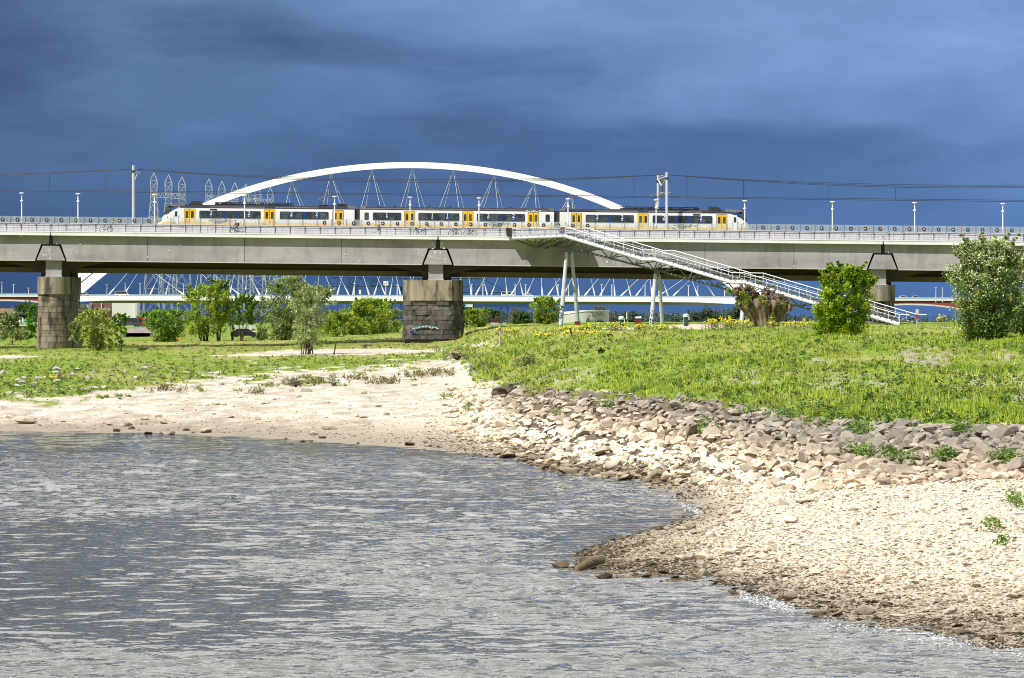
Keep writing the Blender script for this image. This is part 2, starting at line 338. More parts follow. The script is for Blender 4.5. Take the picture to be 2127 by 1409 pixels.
def ground_mat():
    m = mat('ground', (0.5, 0.5, 0.5)); t = m.node_tree; N = t.nodes; b = N['Principled BSDF']
    for n in list(N):
        if n.bl_idname not in ('ShaderNodeBsdfPrincipled', 'ShaderNodeOutputMaterial'): N.remove(n)
    g = N.new('ShaderNodeNewGeometry')
    def noise(sc, det=5, rough=.6, st=(1, 1, 1)):
        mp = N.new('ShaderNodeMapping'); mp.inputs['Scale'].default_value = st; t.links.new(g.outputs['Position'], mp.inputs[0])
        n = N.new('ShaderNodeTexNoise'); n.inputs['Scale'].default_value = sc; n.inputs['Detail'].default_value = det; n.inputs['Roughness'].default_value = rough
        t.links.new(mp.outputs[0], n.inputs['Vector']); return n.outputs['Fac']
    def ramp(f, st):
        n = N.new('ShaderNodeValToRGB'); e = n.color_ramp.elements
        while len(e) < len(st): e.new(.5)
        for q, (p, c) in zip(e, st): q.position = p; q.color = (*c, 1)
        t.links.new(f, n.inputs[0]); return n.outputs[0]
    def mix(f, a, c, bt='MIX'):
        n = N.new('ShaderNodeMix'); n.data_type = 'RGBA'; n.blend_type = bt; t.links.new(f, n.inputs[0])
        for i, x in ((6, a), (7, c)):
            if isinstance(x, tuple): n.inputs[i].default_value = (*x, 1)
            else: t.links.new(x, n.inputs[i])
        return n.outputs[2]
    def attr(a):
        n = N.new('ShaderNodeAttribute'); n.attribute_name = a; return n.outputs['Fac']
    def mth(op, a, c, clamp=True):
        n = N.new('ShaderNodeMath'); n.operation = op; n.use_clamp = clamp
        for i, x in enumerate((a, c)):
            if isinstance(x, (int, float)): n.inputs[i].default_value = x
            else: t.links.new(x, n.inputs[i])
        return n.outputs[0]
    sandc = ramp(noise(0.6, 8, .65, (1, .35, 1)), [(.34, (.27, .232, .182)), (.48, (.40, .352, .288)), (.58, (.52, .47, .395)), (.70, (.60, .555, .475))])
    sandc = mix(mth('MULTIPLY', ramp(noise(5, 3, .7, (1, .4, 1)), [(.52, (0, 0, 0)), (.62, (1, 1, 1))]), .6), sandc, (.20, .17, .135))
    grav = ramp(noise(9, 3, .8, (1, .5, 1)), [(.32, (.15, .12, .09)), (.46, (.42, .36, .28)), (.60, (.62, .56, .47))])
    sandc = mix(attr('gravel'), sandc, grav)
    green = ramp(noise(1.3, 6, .7, (1, .4, 1)), [(.3, (.06, .10, .010)), (.5, (.135, .205, .02)), (.7, (.23, .28, .04))])
    green = mix(ramp(noise(.22, 6, .7, (1, .35, 1)), [(.45, (0, 0, 0)), (.68, (.40, .40, .40))]), green, (.040, .068, .012))
    green = mix(mth('MULTIPLY', attr('dry'), .6), green, (.28, .25, .09))
    sandc = mix(attr('gaps'), sandc, (.115, .09, .065))  # brown soil on bare patches; under riprap, shade between rocks put into colour
    gm = mth('MULTIPLY_ADD', attr('grass'), 1.6, False); n = gm.node; n.inputs[2].default_value = -.3; n.use_clamp = True
    col = mix(gm, sandc, green)
    sp = N.new('ShaderNodeSeparateXYZ'); t.links.new(g.outputs['Position'], sp.inputs[0])
    wet = N.new('ShaderNodeMapRange'); wet.inputs['From Min'].default_value = .10; wet.inputs['From Max'].default_value = .60; wet.inputs['To Min'].default_value = .80; wet.inputs['To Max'].default_value = 0
    zz = mth('ADD', sp.outputs[2], mth('MULTIPLY', mth('SUBTRACT', noise(.9), .5, False), .3, False), False); t.links.new(zz, wet.inputs[0])
    col = mix(wet.outputs[0], col, (.20, .165, .125))
    t.links.new(col, b.inputs['Base Color']); b.inputs['Roughness'].default_value = .95; b.inputs['Specular IOR Level'].default_value = .15
    bp = N.new('ShaderNodeBump'); bp.inputs['Distance'].default_value = .08; bp.inputs['Strength'].default_value = .8
    t.links.new(noise(4, 5, .7), bp.inputs['Height']); t.links.new(bp.outputs[0], b.inputs['Normal'])
    return m
gme = np_mesh('ground', np.stack([TX, TYY, TZn], -1), tf, [ground_mat()], smooth=True, attrs={'grass': GR.ravel(), 'dry': DRY.ravel(), 'gravel': GRAVEL.ravel(), 'gaps': GAPS.ravel()})
tag(link('ground', gme), 'river bank of sand, gravel and grass under the bridge', None, None, 'structure')
def gz(X, Y):
    px = CX + X * F / Y
    j = int(np.clip(np.searchsorted(TPX, px) - 1, 0, nX - 2)); i = int(np.clip(np.searchsorted(TY, Y) - 1, 0, nY - 2))
    a = (px - TPX[j]) / (TPX[j + 1] - TPX[j]); c = (Y - TY[i]) / (TY[i + 1] - TY[i])
    a = min(max(a, 0), 1); c = min(max(c, 0), 1)
    return float((TZn[i, j] * (1 - a) + TZn[i, j + 1] * a) * (1 - c) + (TZn[i + 1, j] * (1 - a) + TZn[i + 1, j + 1] * a) * c)
PYmin = np.minimum.accumulate(np.where(TYY < 100, 5000, HY + (CAMZ - TZn) * F / TYY), 0)
def seen(px, py):
    """points of the bank seen at these pixels: X, Y, Z, grass"""
    px = np.atleast_1d(px).astype(float); py = np.atleast_1d(py).astype(float)
    j = np.clip(np.searchsorted(TPX, px), 0, nX - 1); out = np.empty((len(px), 4))
    for q in np.unique(j):
        s = np.where(j == q)[0]; colp = PYmin[:, q][::-1]
        i = nY - 1 - np.clip(np.searchsorted(colp, py[s], side='right') - 1, 0, nY - 2)
        i = np.clip(i, 1, nY - 1)
        a, c = PYmin[i - 1, q], PYmin[i, q]
        w = np.clip((a - py[s]) / np.maximum(a - c, 1e-6), 0, 1)
        Y = TY[i - 1] * (1 - w) + TY[i] * w
        out[s, 1] = Y; out[s, 2] = TZn[i - 1, q] * (1 - w) + TZn[i, q] * w; out[s, 3] = GR[i, q]
    out[:, 0] = (px - CX) * out[:, 1] / F
    return out
def at(px, py):
    r = seen(px, py)[0]; return Vector((r[0], r[1], gz(r[0], r[1])))
# ------------------------------------------------------------------ water
WPX = np.concatenate([np.arange(-2400, -60, 60), np.arange(-60, 2190, 4.8), np.arange(2190, 4500, 60)]).astype(float)
rows = np.arange(1440, 884, -.8)
WY = np.concatenate([[-150, -60, 0, 40, 70, 88], CAMZ * F / (rows - HY), [330, 400, 520, 700]])
dY = np.gradient(WY)
WX = (WPX[None, :] - CX) * np.maximum(WY, 90)[:, None] / F; WYY = np.repeat(WY[:, None], len(WPX), 1)
WZ = np.zeros_like(WX); r2 = np.random.default_rng(3)
wx = WX + 2.0 * (fbm(WX * .11, WYY * .11, 5) - .5) * 3; wy = WYY + 2.0 * (fbm(WX * .11 + 50, WYY * .11, 6) - .5) * 3
WIND = fbm(WX * 0.035 + 3, WYY * 0.016, 12, 3); WIND = np.clip((WIND - .28) / .24, 0.0, 1)
_wp = CX + WX * F / np.maximum(WYY, 90); _wr = HY + CAMZ * F / np.maximum(WYY, 90)
for cx_, cy_, ax_, ay_, s_ in ((300, 1250, 560, 95, 1.0), (1000, 1330, 420, 50, .8), (1330, 1120, 330, 60, 1.0), (500, 915, 900, 40, .85), (1500, 1270, 300, 40, .7), (150, 1130, 260, 40, .6), (1150, 985, 250, 26, .7)):   # lulls between gusts
    d_ = np.hypot((_wp - cx_) / ax_, (_wr - cy_) / ay_) + (fbm(WX * .12, WYY * .05, 44) - .5) * 1.1
    WIND *= 1 - s_ * .92 * np.clip((1.15 - d_) / .5, 0, 1)
for k in range(46):
    lam = 0.38 * 1.075 ** k; th = r2.normal(1.75, 0.6)
    kx, ky = math.cos(th) * 2 * math.pi / lam, math.sin(th) * 2 * math.pi / lam
    res = np.clip((lam / np.maximum(np.abs(dY), .02) - 1.9) / 1.6, 0, 1)[:, None]
    amp = 0.0074 * lam * float(np.clip((lam - .4) / .8, .15, 1)) / (1 + (lam / 2.4) ** 3)
    ph = kx * wx + ky * wy + r2.uniform(0, 6.28)
    WZ += amp * res * (np.sin(ph) + 0.25 * np.sin(2 * ph + 1.2))
WZ *= (0.44 + 1.12 * WIND) * (np.abs(WPX - CX) < 1500)[None, :]
wi = np.arange(WX.size).reshape(WX.shape)
wf = np.stack([wi[:-1, :-1], wi[:-1, 1:], wi[1:, 1:], wi[1:, :-1]], -1).reshape(-1, 4)
def water_mat():
    m = bpy.data.materials.new('river_water'); m.use_nodes = True; t = m.node_tree; N = t.nodes; b = N['Principled BSDF']
    b.inputs['Base Color'].default_value = (.085, .087, .08, 1); b.inputs['Roughness'].default_value = .02; b.inputs['IOR'].default_value = 1.33
    g = N.new('ShaderNodeNewGeometry'); at_ = N.new('ShaderNodeAttribute'); at_.attribute_name = 'wind'
    prev = None
    for sc, dist, st in ((1.1, .16, (1, .8, 1)), (3.6, .050, (1, .8, 1))):
        mp = N.new('ShaderNodeMapping'); mp.inputs['Scale'].default_value = st; t.links.new(g.outputs['Position'], mp.inputs[0])
        n = N.new('ShaderNodeTexNoise'); n.inputs['Scale'].default_value = sc; n.inputs['Detail'].default_value = 3; n.inputs['Roughness'].default_value = .5; n.inputs['Distortion'].default_value = .4
        t.links.new(mp.outputs[0], n.inputs['Vector'])
        mr = N.new('ShaderNodeMapRange'); mr.inputs['To Min'].default_value = .22; mr.inputs['To Max'].default_value = 1.0; t.links.new(at_.outputs['Fac'], mr.inputs[0])
        bp = N.new('ShaderNodeBump'); bp.inputs['Distance'].default_value = dist; t.links.new(mr.outputs[0], bp.inputs['Strength']); t.links.new(n.outputs['Fac'], bp.inputs['Height'])
        if prev: t.links.new(prev, bp.inputs['Normal'])
        prev = bp.outputs[0]
    t.links.new(prev, b.inputs['Normal']); return m
wme = np_mesh('river', np.stack([WX, WYY, WZ], -1), wf, [water_mat()], smooth=True, attrs={'wind': WIND.ravel()})
tag(link('river', wme), 'choppy grey river water reflecting storm cloud and bright sky', None, None, 'structure')
# ------------------------------------------------------------------ rocks
def hull(n, sx, sy, sz, seed):
    r = random.Random(seed); bm = bmesh.new()
    for _ in range(n):
        v = Vector((r.gauss(0, 1), r.gauss(0, 1), r.gauss(0, 1))).normalized() * r.uniform(.82, 1.0)
        bm.verts.new((v.x * sx, v.y * sy, v.z * sz))
    bmesh.ops.convex_hull(bm, input=bm.verts)
    bmesh.ops.delete(bm, geom=[v for v in bm.verts if not v.link_faces], context='VERTS')
    bmesh.ops.triangulate(bm, faces=bm.faces); bm.verts.index_update()
    V = np.array([v.co[:] for v in bm.verts]); Fc = np.array([[v.index for v in f.verts] for f in bm.faces]); bm.free()
    return V, Fc
RV = [hull((12, 16, 22, 36)[s % 4], 1, (.8, .65, .9)[s % 3], (.62, .5, .75, .42)[s % 4], s) for s in range(14)]
PVAR = [hull(8, 1, .8, .5, 100 + s) for s in range(8)] + [hull(8, 1, .75, .25, 120 + s) for s in range(6)]
def scatter(name, var, pos, size, rotz, tilt, pick, mats, attrs=None, squash=None):
    Vs, Fs, At = [], [], []; b = 0
    for k in range(len(pos)):
        v, f = var[pick[k]]; c, s = math.cos(rotz[k]), math.sin(rotz[k])
        w = v * size[k]
        if squash is not None: w = w * np.array([1, 1, squash[k]])
        ct, st = math.cos(tilt[k]), math.sin(tilt[k])
        x, y, z = w[:, 0], w[:, 1] * ct - w[:, 2] * st, w[:, 1] * st + w[:, 2] * ct
        Vs.append(np.stack([x * c - y * s + pos[k][0], x * s + y * c + pos[k][1], z + pos[k][2]], -1)); Fs.append(f + b); b += len(v)
    return np_mesh(name, np.concatenate(Vs), np.concatenate(Fs), mats)
def stone_mat(name, band=True, island=.34, objrand=.28):
    m = mat(name, (.30, .285, .265), (.40, .38, .35), 1.6, .9, bump=.03, bscale=7, detail=6, island=island, objrand=objrand, spec=.2)
    t = m.node_tree; N = t.nodes; b = N['Principled BSDF']
    if band:        # silt dries pale low on the bank, lichen keeps the top grey, river keeps the foot wet and brown
        src = b.inputs['Base Color'].links[0].from_socket
        g = N.new('ShaderNodeNewGeometry'); sp = N.new('ShaderNodeSeparateXYZ'); t.links.new(g.outputs['Position'], sp.inputs[0])
        nz = N.new('ShaderNodeTexNoise'); nz.inputs['Scale'].default_value = .35; t.links.new(g.outputs['Position'], nz.inputs['Vector'])
        ad = N.new('ShaderNodeMath'); ad.operation = 'MULTIPLY_ADD'; ad.inputs[1].default_value = 1.2; t.links.new(nz.outputs['Fac'], ad.inputs[0]); t.links.new(sp.outputs[2], ad.inputs[2])
        dv = N.new('ShaderNodeMath'); dv.operation = 'MULTIPLY'; dv.inputs[1].default_value = .2; t.links.new(ad.outputs[0], dv.inputs[0])
        rp = N.new('ShaderNodeValToRGB'); e = rp.color_ramp.elements
        st = [(.0, (.22, .17, .11)), (.145, (.28, .22, .14)), (.20, (1.0, .88, .70)), (.27, (1.40, 1.27, 1.06)), (.40, (1.55, 1.42, 1.20)), (.49, (1.18, 1.02, .82)), (.62, (.84, .73, .60)), (.80, (.60, .55, .49))]
        while len(e) < len(st): e.new(.5)
        for q, (p, c) in zip(e, st): q.position = p; q.color = (*c, 1)
        t.links.new(dv.outputs[0], rp.inputs[0])
        mx = N.new('ShaderNodeMix'); mx.data_type = 'RGBA'; mx.blend_type = 'MULTIPLY'; mx.clamp_result = False; mx.inputs[0].default_value = 1
        t.links.new(src, mx.inputs[6]); t.links.new(rp.outputs[0], mx.inputs[7]); t.links.new(mx.outputs[2], b.inputs['Base Color'])
    return m
ROCK = stone_mat('rock'); PEB = stone_mat('pebble', island=.5, objrand=0); GREYROCK = stone_mat('grey_boulder', band=False, island=0, objrand=.3)
RMESH = []
for k, (v, f) in enumerate(RV): RMESH.append(np_mesh('rock', v, f, [ROCK]))
GMESH = [np_mesh('boulder', v, f, [GREYROCK]) for v, f in RV]
# riprap: candidates over the stone slope
top = lambda x: np.interp(x, [930, 1000, 1100, 1300, 1500, 1600, 1700, 1900, 2127, 2300], [800, 806, 808, 822, 838, 858, 876, 886, 894, 898])
bot = lambda x: np.interp(x, [930, 1000, 1050, 1150, 1250, 1330, 1400, 1500, 1600, 1700, 1800, 2127, 2300], [905, 925, 952, 984, 994, 1002, 1008, 1006, 1008, 1020, 1010, 992, 985])
N0 = 6000
rx_ = RNG.uniform(925, 2740, N0); u = RNG.uniform(-.02, 1.0, N0)
left_fade = np.interp(rx_, [925, 1060, 1100], [.25, .8, 1.0])
ry_ = top(rx_) + (bot(rx_) - top(rx_)) * u
keep = RNG.uniform(0, 1, N0) < left_fade
rx_, ry_ = rx_[keep], ry_[keep]
R = seen(rx_, ry_); scl = F / R[:, 1]
mid = (ry_ - top(rx_)) / (bot(rx_) - top(rx_))
size = RNG.lognormal(math.log(.285), .40, len(rx_)) * np.interp(mid, [0, .4, .8, 1], [.85, 1.12, .95, .85])
size = np.clip(size, .13, .75)
big = np.argsort(-(size * scl) * (rx_ < 2125))
ZN = [(925, 1090, 'left of the first stair leg'), (1090, 1200, 'below the first stair leg'), (1200, 1340, 'below the red boxes'), (1340, 1440, 'below the second stair legs'), (1440, 1540, 'left of the pollard'), (1540, 1660, 'below the pollard'), (1660, 1800, 'below the green hawthorn'), (1800, 1960, 'between the two hawthorns'), (1960, 2045, 'below the blossoming hawthorn'), (2045, 2750, 'at the right edge')]
BAND = [('grey boulder high on riprap', 'grey boulders at the top of the riprap'), ('tan boulder midway down riprap', 'tan boulders in the middle of the riprap'), ('cream boulder low on riprap', 'pale boulders low on the riprap'), ('wet boulder at water', 'wet boulders at the water')]
ORD = ['leftmost', 'second', 'third', 'fourth', 'fifth', 'sixth', 'seventh', 'eighth', 'ninth', 'tenth', 'eleventh', 'twelfth', 'thirteenth', 'fourteenth', 'fifteenth', 'sixteenth', 'seventeenth', 'eighteenth', 'nineteenth', 'twentieth', 'twenty-first', 'twenty-second', 'twenty-third', 'twenty-fourth', 'twenty-fifth', 'twenty-sixth', 'twenty-seventh', 'twenty-eighth', 'twenty-ninth', 'thirtieth']
SHP = ['flat', 'rounded', 'blocky']
pool = {}
for n, k in enumerate(big[:300]):
    z = R[k, 2]; q = 3 if z < .28 else 2 if z < 1.5 else 1 if z < 2.4 else 0
    zi = next(i for i, b in enumerate(ZN) if b[0] <= rx_[k] < b[1]); hz = random.random(); sh = 0 if hz < .33 else 1 if hz < .66 else 2
    pool.setdefault((q, zi, sh), []).append((rx_[k], k, n))
for (q, zi, sh), L in pool.items():
    L.sort()
    for c, (px_, k, n) in enumerate(L):
        o = link('rock', RMESH[n % 14]); X, Y = R[k, 0], R[k, 1]; z = R[k, 2]; f = (.72, .92, 1.15)[sh]
        o.location = (X, Y, z + size[k] * .12); o.scale = (size[k] * (1.15 if sh == 0 else 1.0), size[k], size[k] * f); o.rotation_euler = (random.uniform(-.4, .4), random.uniform(-.4, .4), random.uniform(0, 6.28))
        w = '' if len(L) == 1 else (', ' + ORD[min(c, 29)] + (' from left' if c else ''))
        tag(o, SHP[sh] + ' ' + BAND[q][0] + ' ' + ZN[zi][2] + w, 'rock', BAND[q][1])
rest = big[300:]
me = scatter('riprap_rubble', RV, np.stack([R[rest, 0], R[rest, 1], R[rest, 2] + size[rest] * .10], -1), size[rest], RNG.uniform(0, 6.28, len(rest)), RNG.uniform(-.5, .5, len(rest)), RNG.integers(0, 14, len(rest)), [ROCK])
tag(link('riprap_rubble', me), 'smaller broken stones packed between the boulders of the riprap slope', None, None, 'stuff')
# loose boulders one can point to: px, py(base), width in px, kind, label
NAMED = [(1240, 1182 - 14, 0, 0, None)]
BOULDERS = [
 (118, 768, 20, 'g', 'pale grey boulder, biggest of those in the weeds on the left bank'), (105, 766, 11, 'g', 'light boulder touching the left side of the biggest pale grey one in the weeds'),
 (116, 777, 17, 'g', 'pale low boulder just below the biggest grey one in the weeds'), (152, 781, 22, 'g', 'grey pointed boulder in the weeds, right of the three pale ones'),
 (160, 770, 14, 'g', 'grey boulder behind the pointed one in the weeds'), (193, 776, 14, 'g', 'small grey boulder between the pointed one and the white ones'), (13, 797, 15, 'g', 'white boulder in the weeds close to the left edge of the bank'),
 (8, 777, 18, 'g', 'flat dark boulder at the left edge of the weeds'), (38, 791, 17, 'g', 'grey boulder right of the white one in the left weeds'), (51, 788, 13, 'g', 'round grey boulder beside a bigger one in the left weeds'),
 (47, 797, 18, 'g', 'pale flat boulder below two grey ones in the left weeds'), (80, 790, 18, 'g', 'dark tilted boulder beside yellow weeds on the left bank'), (118, 794, 17, 'g', 'pale tan boulder beside yellow flowering weeds'),
 (150, 797, 10, 'g', 'small white boulder right of the yellow weeds'), (36, 803, 14, 'g', 'grey boulder low in the left weeds'), (1, 806, 8, 'g', 'dark boulder cut by the left edge'), (70, 800, 16, 'g', 'rough grey boulder low in the left weeds beside the dark tilted one'),
 (185, 788, 19, 'g', 'flat grey boulder sunk in weeds at the edge of the green'), (231, 781, 11, 'g', 'white boulder, upper of two in the weeds by the sand'), (228, 792, 15, 'g', 'white boulder, lower of two in the weeds by the sand'),
 (246, 771, 11, 'g', 'greenish white boulder in the grass above the two white ones'), (262, 773, 11, 'g', 'pale boulder right of the greenish white one in the grass'), (298, 768, 21, 'g', 'dark grey boulder alone in the grass between bank and sand'),
 (282, 787, 11, 'g', 'bluish white boulder in the grass edge'), (315, 780, 8, 'g', 'small white boulder in the grass right of the dark grey one'),
 (461, 800, 12, 'g', 'grey boulder where the grass meets the upper sand'), (498, 827, 14, 'd', 'dark square stone block on the sand'), (448, 842, 22, 'r', 'large round boulder in the middle of a row of five on the sand'),
 (431, 843, 11, 'r', 'small boulder left of the large round one on the sand'), (415, 844, 12, 'r', 'flat boulder at the left end of the row of five on the sand'), (466, 842, 12, 'r', 'flat boulder right of the large round one on the sand'),
 (483, 845, 15, 'r', 'pointed boulder at the right end of the row of five on the sand'), (384, 846, 7, 'r', 'small lone stone left of the row of five on the sand'),
 (242, 897, 19, 'w', 'dark wet pyramid boulder at the water edge of the beach'), (308, 902, 18, 'w', 'dark flat boulder in the shallows right of the pyramid boulder'), (335, 903, 11, 'w', 'small black boulder at the waterline between two flat ones'),
 (356, 903, 19, 'w', 'dark boulder on the wet sand beside the small black one'), (402, 900, 10, 'w', 'dark square boulder on wet sand, left of a pair'), (428, 899, 26, 'w', 'pair like long dark boulder on the wet sand'),
 (387, 895, 15, 'r', 'pale stone on wet sand above the dark square boulder'), (52, 880, 52, 'r', 'long pale slab of rock on the wet beach at the far left'), (14, 868, 18, 'r', 'pale stone near the left edge of the beach'), (131, 877, 12, 'r', 'pale stone alone on the left beach'),
 (300, 873, 20, 'r', 'pale boulder on the beach, top left of a loose cluster'), (328, 867, 18, 'r', 'pale boulder at the top of the loose cluster'), (292, 882, 18, 'r', 'pale boulder in the middle of the loose cluster'), (340, 881, 17, 'r', 'white flat stone right of the loose cluster'),
 (266, 886, 22, 'r', 'white flat stones left of the loose cluster'), (228, 884, 14, 'r', 'white stone far left of the loose cluster'), (274, 892, 16, 'r', 'flat pale stone below the loose cluster'),
 (556, 877, 15, 'r', 'cream pointed stone alone in mid beach'), (535, 872, 14, 'r', 'flat cream stone mid beach'), (480, 868, 14, 'r', 'pale flat stone in mid beach'),
 (652, 904, 18, 'w', 'brown pointed boulder on the beach close to the water'), (682, 893, 36, 'r', 'long pale boulder beside the brown pointed one'), (669, 911, 18, 'w', 'dark flat boulder below the brown pointed one'), (594, 912, 8, 'w', 'small dark stone at the waterline'),
 (646, 917, 9, 'w', 'black stone in the water edge below the brown boulders'), (628, 918, 13, 'w', 'flat black stone in the water edge'), (744, 922, 9, 'w', 'small black stone alone on the wet beach'), (852, 926, 25, 'w', 'dark brown boulder lying on wet sand, widest there'),
 (893, 928, 11, 'w', 'dark stone right of the widest brown boulder'), (912, 930, 12, 'w', 'flat black stone right of two brown ones on wet sand'), (996, 945, 11, 'w', 'dark stone at the waterline near the riprap'), (1030, 945, 21, 'w', 'dark boulder at the end of the beach beside the riprap'),
 (679, 838, 12, 'g', 'grey stone on the sand below the root stumps'), (787, 845, 16, 'g', 'grey flat stone mid sand'), (803, 863, 14, 'g', 'round grey boulder, largest of a small group on mid sand'), (758, 860, 10, 'g', 'small grey stone left of the round grey boulder'),
 (742, 866, 9, 'g', 'grey stone at the left of the small group on mid sand'), (755, 869, 18, 'r', 'cream flat stone below the small group on mid sand'), (756, 818, 14, 'g', 'pair of grey stones below the dry weeds'), (860, 802, 17, 'g', 'dark grey boulder, left of two by dry weeds'),
 (873, 799, 14, 'g', 'dark grey boulder, right of two by dry weeds'), (850, 783, 13, 'g', 'grey pointed boulder among dry weeds'), (980, 762, 18, 'g', 'pale flat boulder at the top of the sand'),
 (1634, 1087, 46, 'r', 'large white boulder alone on the gravel beach'), (1700, 1018, 52, 'r', 'large rounded cream boulder at the foot of the riprap'), (1413, 1102, 30, 'r', 'pale boulder, left of three by the inlet'), (1432, 1098, 28, 'r', 'white boulder, middle of three by the inlet'),
 (1446, 1109, 26, 'r', 'pale boulder, right of three by the inlet'), (1478, 1115, 24, 'r', 'pale boulder right of the trio by the inlet'), (1500, 1070, 22, 'w', 'brown square boulder by the inlet'), (1530, 1066, 26, 'w', 'brown flat boulder beside the square one by the inlet'),
 (1370, 1100, 18, 'w', 'small dark rock at the tip of the inlet'), (1163, 1182, 42, 'w', 'jagged dark rock in the water at the end of the spit'), (1255, 1203, 40, 'w', 'dark rock in the water below the log'), (1308, 1206, 40, 'w', 'pyramid shaped dark rock in the water off the spit'),
 (1290, 1182, 22, 'w', 'dark rock right of the log on the spit'), (1353, 1176, 30, 'w', 'grey brown tilted rock on the spit'), (1380, 1192, 26, 'w', 'dark rock on the spit beside the tilted one'), (1463, 1198, 36, 'w', 'large brown rock on the near shore, left of a row'),
 (1500, 1198, 36, 'w', 'brown flat rock, middle of a row on the near shore'), (1535, 1194, 32, 'w', 'brown rock, right of a row on the near shore'), (1400, 1202, 22, 'w', 'dark rock at the near waterline'), (1800, 1276, 46, 'w', 'long dark slab rock on the near shore'), (1705, 1276, 40, 'w', 'dark jagged rock at the near waterline'),
 (1975, 1275, 38, 'w', 'yellow brown rock on the near shore at the right'), (2000, 1318, 34, 'w', 'grey rock in the wash of the near shore'), (1640, 1243, 36, 'w', 'dark rock above the foam of the near shore'), (1660, 1010, 34, 'r', 'cream boulder at the lower edge of the riprap'), (1600, 1005, 30, 'r', 'small cream boulder at the gravel edge'),
 (1790, 1008, 40, 'r', 'rounded white boulder at the gravel edge below green weeds'), (1870, 1000, 54, 'r', 'long white boulder at the gravel edge'), (1690, 1195, 34, 'r', 'pale rock on the lower gravel'), (1835, 1210, 36, 'r', 'pale broken rock on the lower gravel, right of another'), (2090, 1205, 34, 'r', 'pale rock at the right on the lower gravel'),
 (1750, 1190, 30, 'r', 'white rock on the lower gravel'), (1670, 1045, 40, 'r', 'flat long pale rock on the upper gravel'), (1620, 1050, 34, 'r', 'pale flat rock on the upper gravel left of the long one'), (1800, 1040, 28, 'r', 'pale rock on the upper gravel'), (2010, 1090, 24, 'r', 'small pale rock on the right gravel'),
 (1520, 1150, 40, 'r', 'pale slab on the gravel of the spit'), (1455, 1160, 44, 'r', 'pale rock group on the gravel of the spit'), (1540, 1140, 26, 'r', 'white stone on the gravel of the spit')]
for n, (px, py, w, kd, lb) in enumerate(BOULDERS):
    p = at(px, min(py, 1345)); s = w * p.y / F / 1.75
    if kd == 'w' and p.z < 0: p.z = -.02
    o = link('boulder' if kd in 'gd' else 'rock', (GMESH if kd == 'g' else RMESH)[(n * 5 + 3) % 14]); o.location = (p.x, p.y, p.z + s * .22); o.scale = (s, s * .9, s * (1.0 if w < 40 else .8))
    o.rotation_euler = (random.uniform(-.25, .25), random.uniform(-.25, .25), random.uniform(-.5, .5)); tag(o, lb, 'rock')
# pebbles and flat slabs of the gravel beach
NP = 42000
px = RNG.uniform(1180, 2740, NP); lowr = np.interp(px, [1180, 1250, 1330, 1450, 1560, 1700, 1850, 2127, 2300], [1192, 1200, 1206, 1216, 1242, 1288, 1318, 1362, 1390]); upr = np.interp(px, [1180, 1300, 1350, 1480, 1560, 1700, 2127, 2300], [1150, 1100, 1085, 1045, 1012, 1008, 985, 985])
py = lowr - (lowr - upr) * RNG.uniform(0, 1, NP) ** 1.15
Q = seen(px, py); ok = (Q[:, 2] > -.12)
extra = 5200
px2 = RNG.uniform(880, 1560, extra); py2 = bot(px2) + RNG.uniform(-45, 30, extra); Q2 = seen(px2, py2); ok2 = (Q2[:, 2] > -.1) & (Q2[:, 2] < 1.4)
px3 = RNG.uniform(-40, 1060, 12000); py3 = 940 - 145 * RNG.uniform(0, 1, 12000) ** 1.3; Q3 = seen(px3, py3); ok3 = (Q3[:, 2] > .05) & (Q3[:, 3] < .3)
QQ = np.concatenate([Q[ok], Q2[ok2], Q3[ok3]]); npb = len(QQ)
sz = np.concatenate([RNG.lognormal(math.log(.052), .50, ok.sum()), RNG.lognormal(math.log(.075), .4, ok2.sum()), RNG.lognormal(math.log(.045), .5, ok3.sum())])
pk = np.where(RNG.uniform(0, 1, npb) < np.interp(QQ[:, 2], [0, .3, .8], [.75, .5, .2]), RNG.integers(8, 14, npb), RNG.integers(0, 8, npb))
me = scatter('pebbles', PVAR, QQ[:, :3] + np.array([0, 0, 1]) * (sz * .15)[:, None], sz, RNG.uniform(0, 6.28, npb), RNG.normal(0, .25, npb), pk, [PEB])
tag(link('pebbles', me), 'pebbles and flat stones covering the gravel beach', None, None, 'stuff')
# foam where ripples break
FO = mat('foam', (.78, .79, .79), (.62, .65, .67), 8, .6)
fp = []
for x0, x1, y0, y1, n, th in ((1235, 1272, 1158, 1138, 700, 12), (1415, 1462, 1050, 1068, 600, 8), (1535, 1650, 1236, 1268, 1300, 14), (1700, 2160, 1292, 1366, 1400, 16), (1120, 1480, 985, 1050, 500, 6), (1860, 1980, 1312, 1338, 1200, 9)):
    t_ = RNG.uniform(0, 1, n); fx = x0 + (x1 - x0) * t_; fy = y0 + (y1 - y0) * t_ + RNG.normal(0, th * .5, n) + 5 * (fbm(fx * .04, fx * 0 + 2, 4) - .5)
    fp.append(np.stack([fx, fy], -1))
fp = np.concatenate(fp); Yf = CAMZ * F / (fp[:, 1] - HY)
fpos = np.stack([(fp[:, 0] - CX) * Yf / F, Yf, np.full(len(fp), .035)], -1)
me = scatter('foam', PVAR, fpos, RNG.lognormal(math.log(.019), .55, len(fp)), RNG.uniform(-.4, .4, len(fp)), RNG.uniform(-.3, .3, len(fp)), RNG.integers(8, 14, len(fp)), [FO])
tag(link('foam', me), 'white foam of small waves breaking along the near shore', None, None, 'stuff')
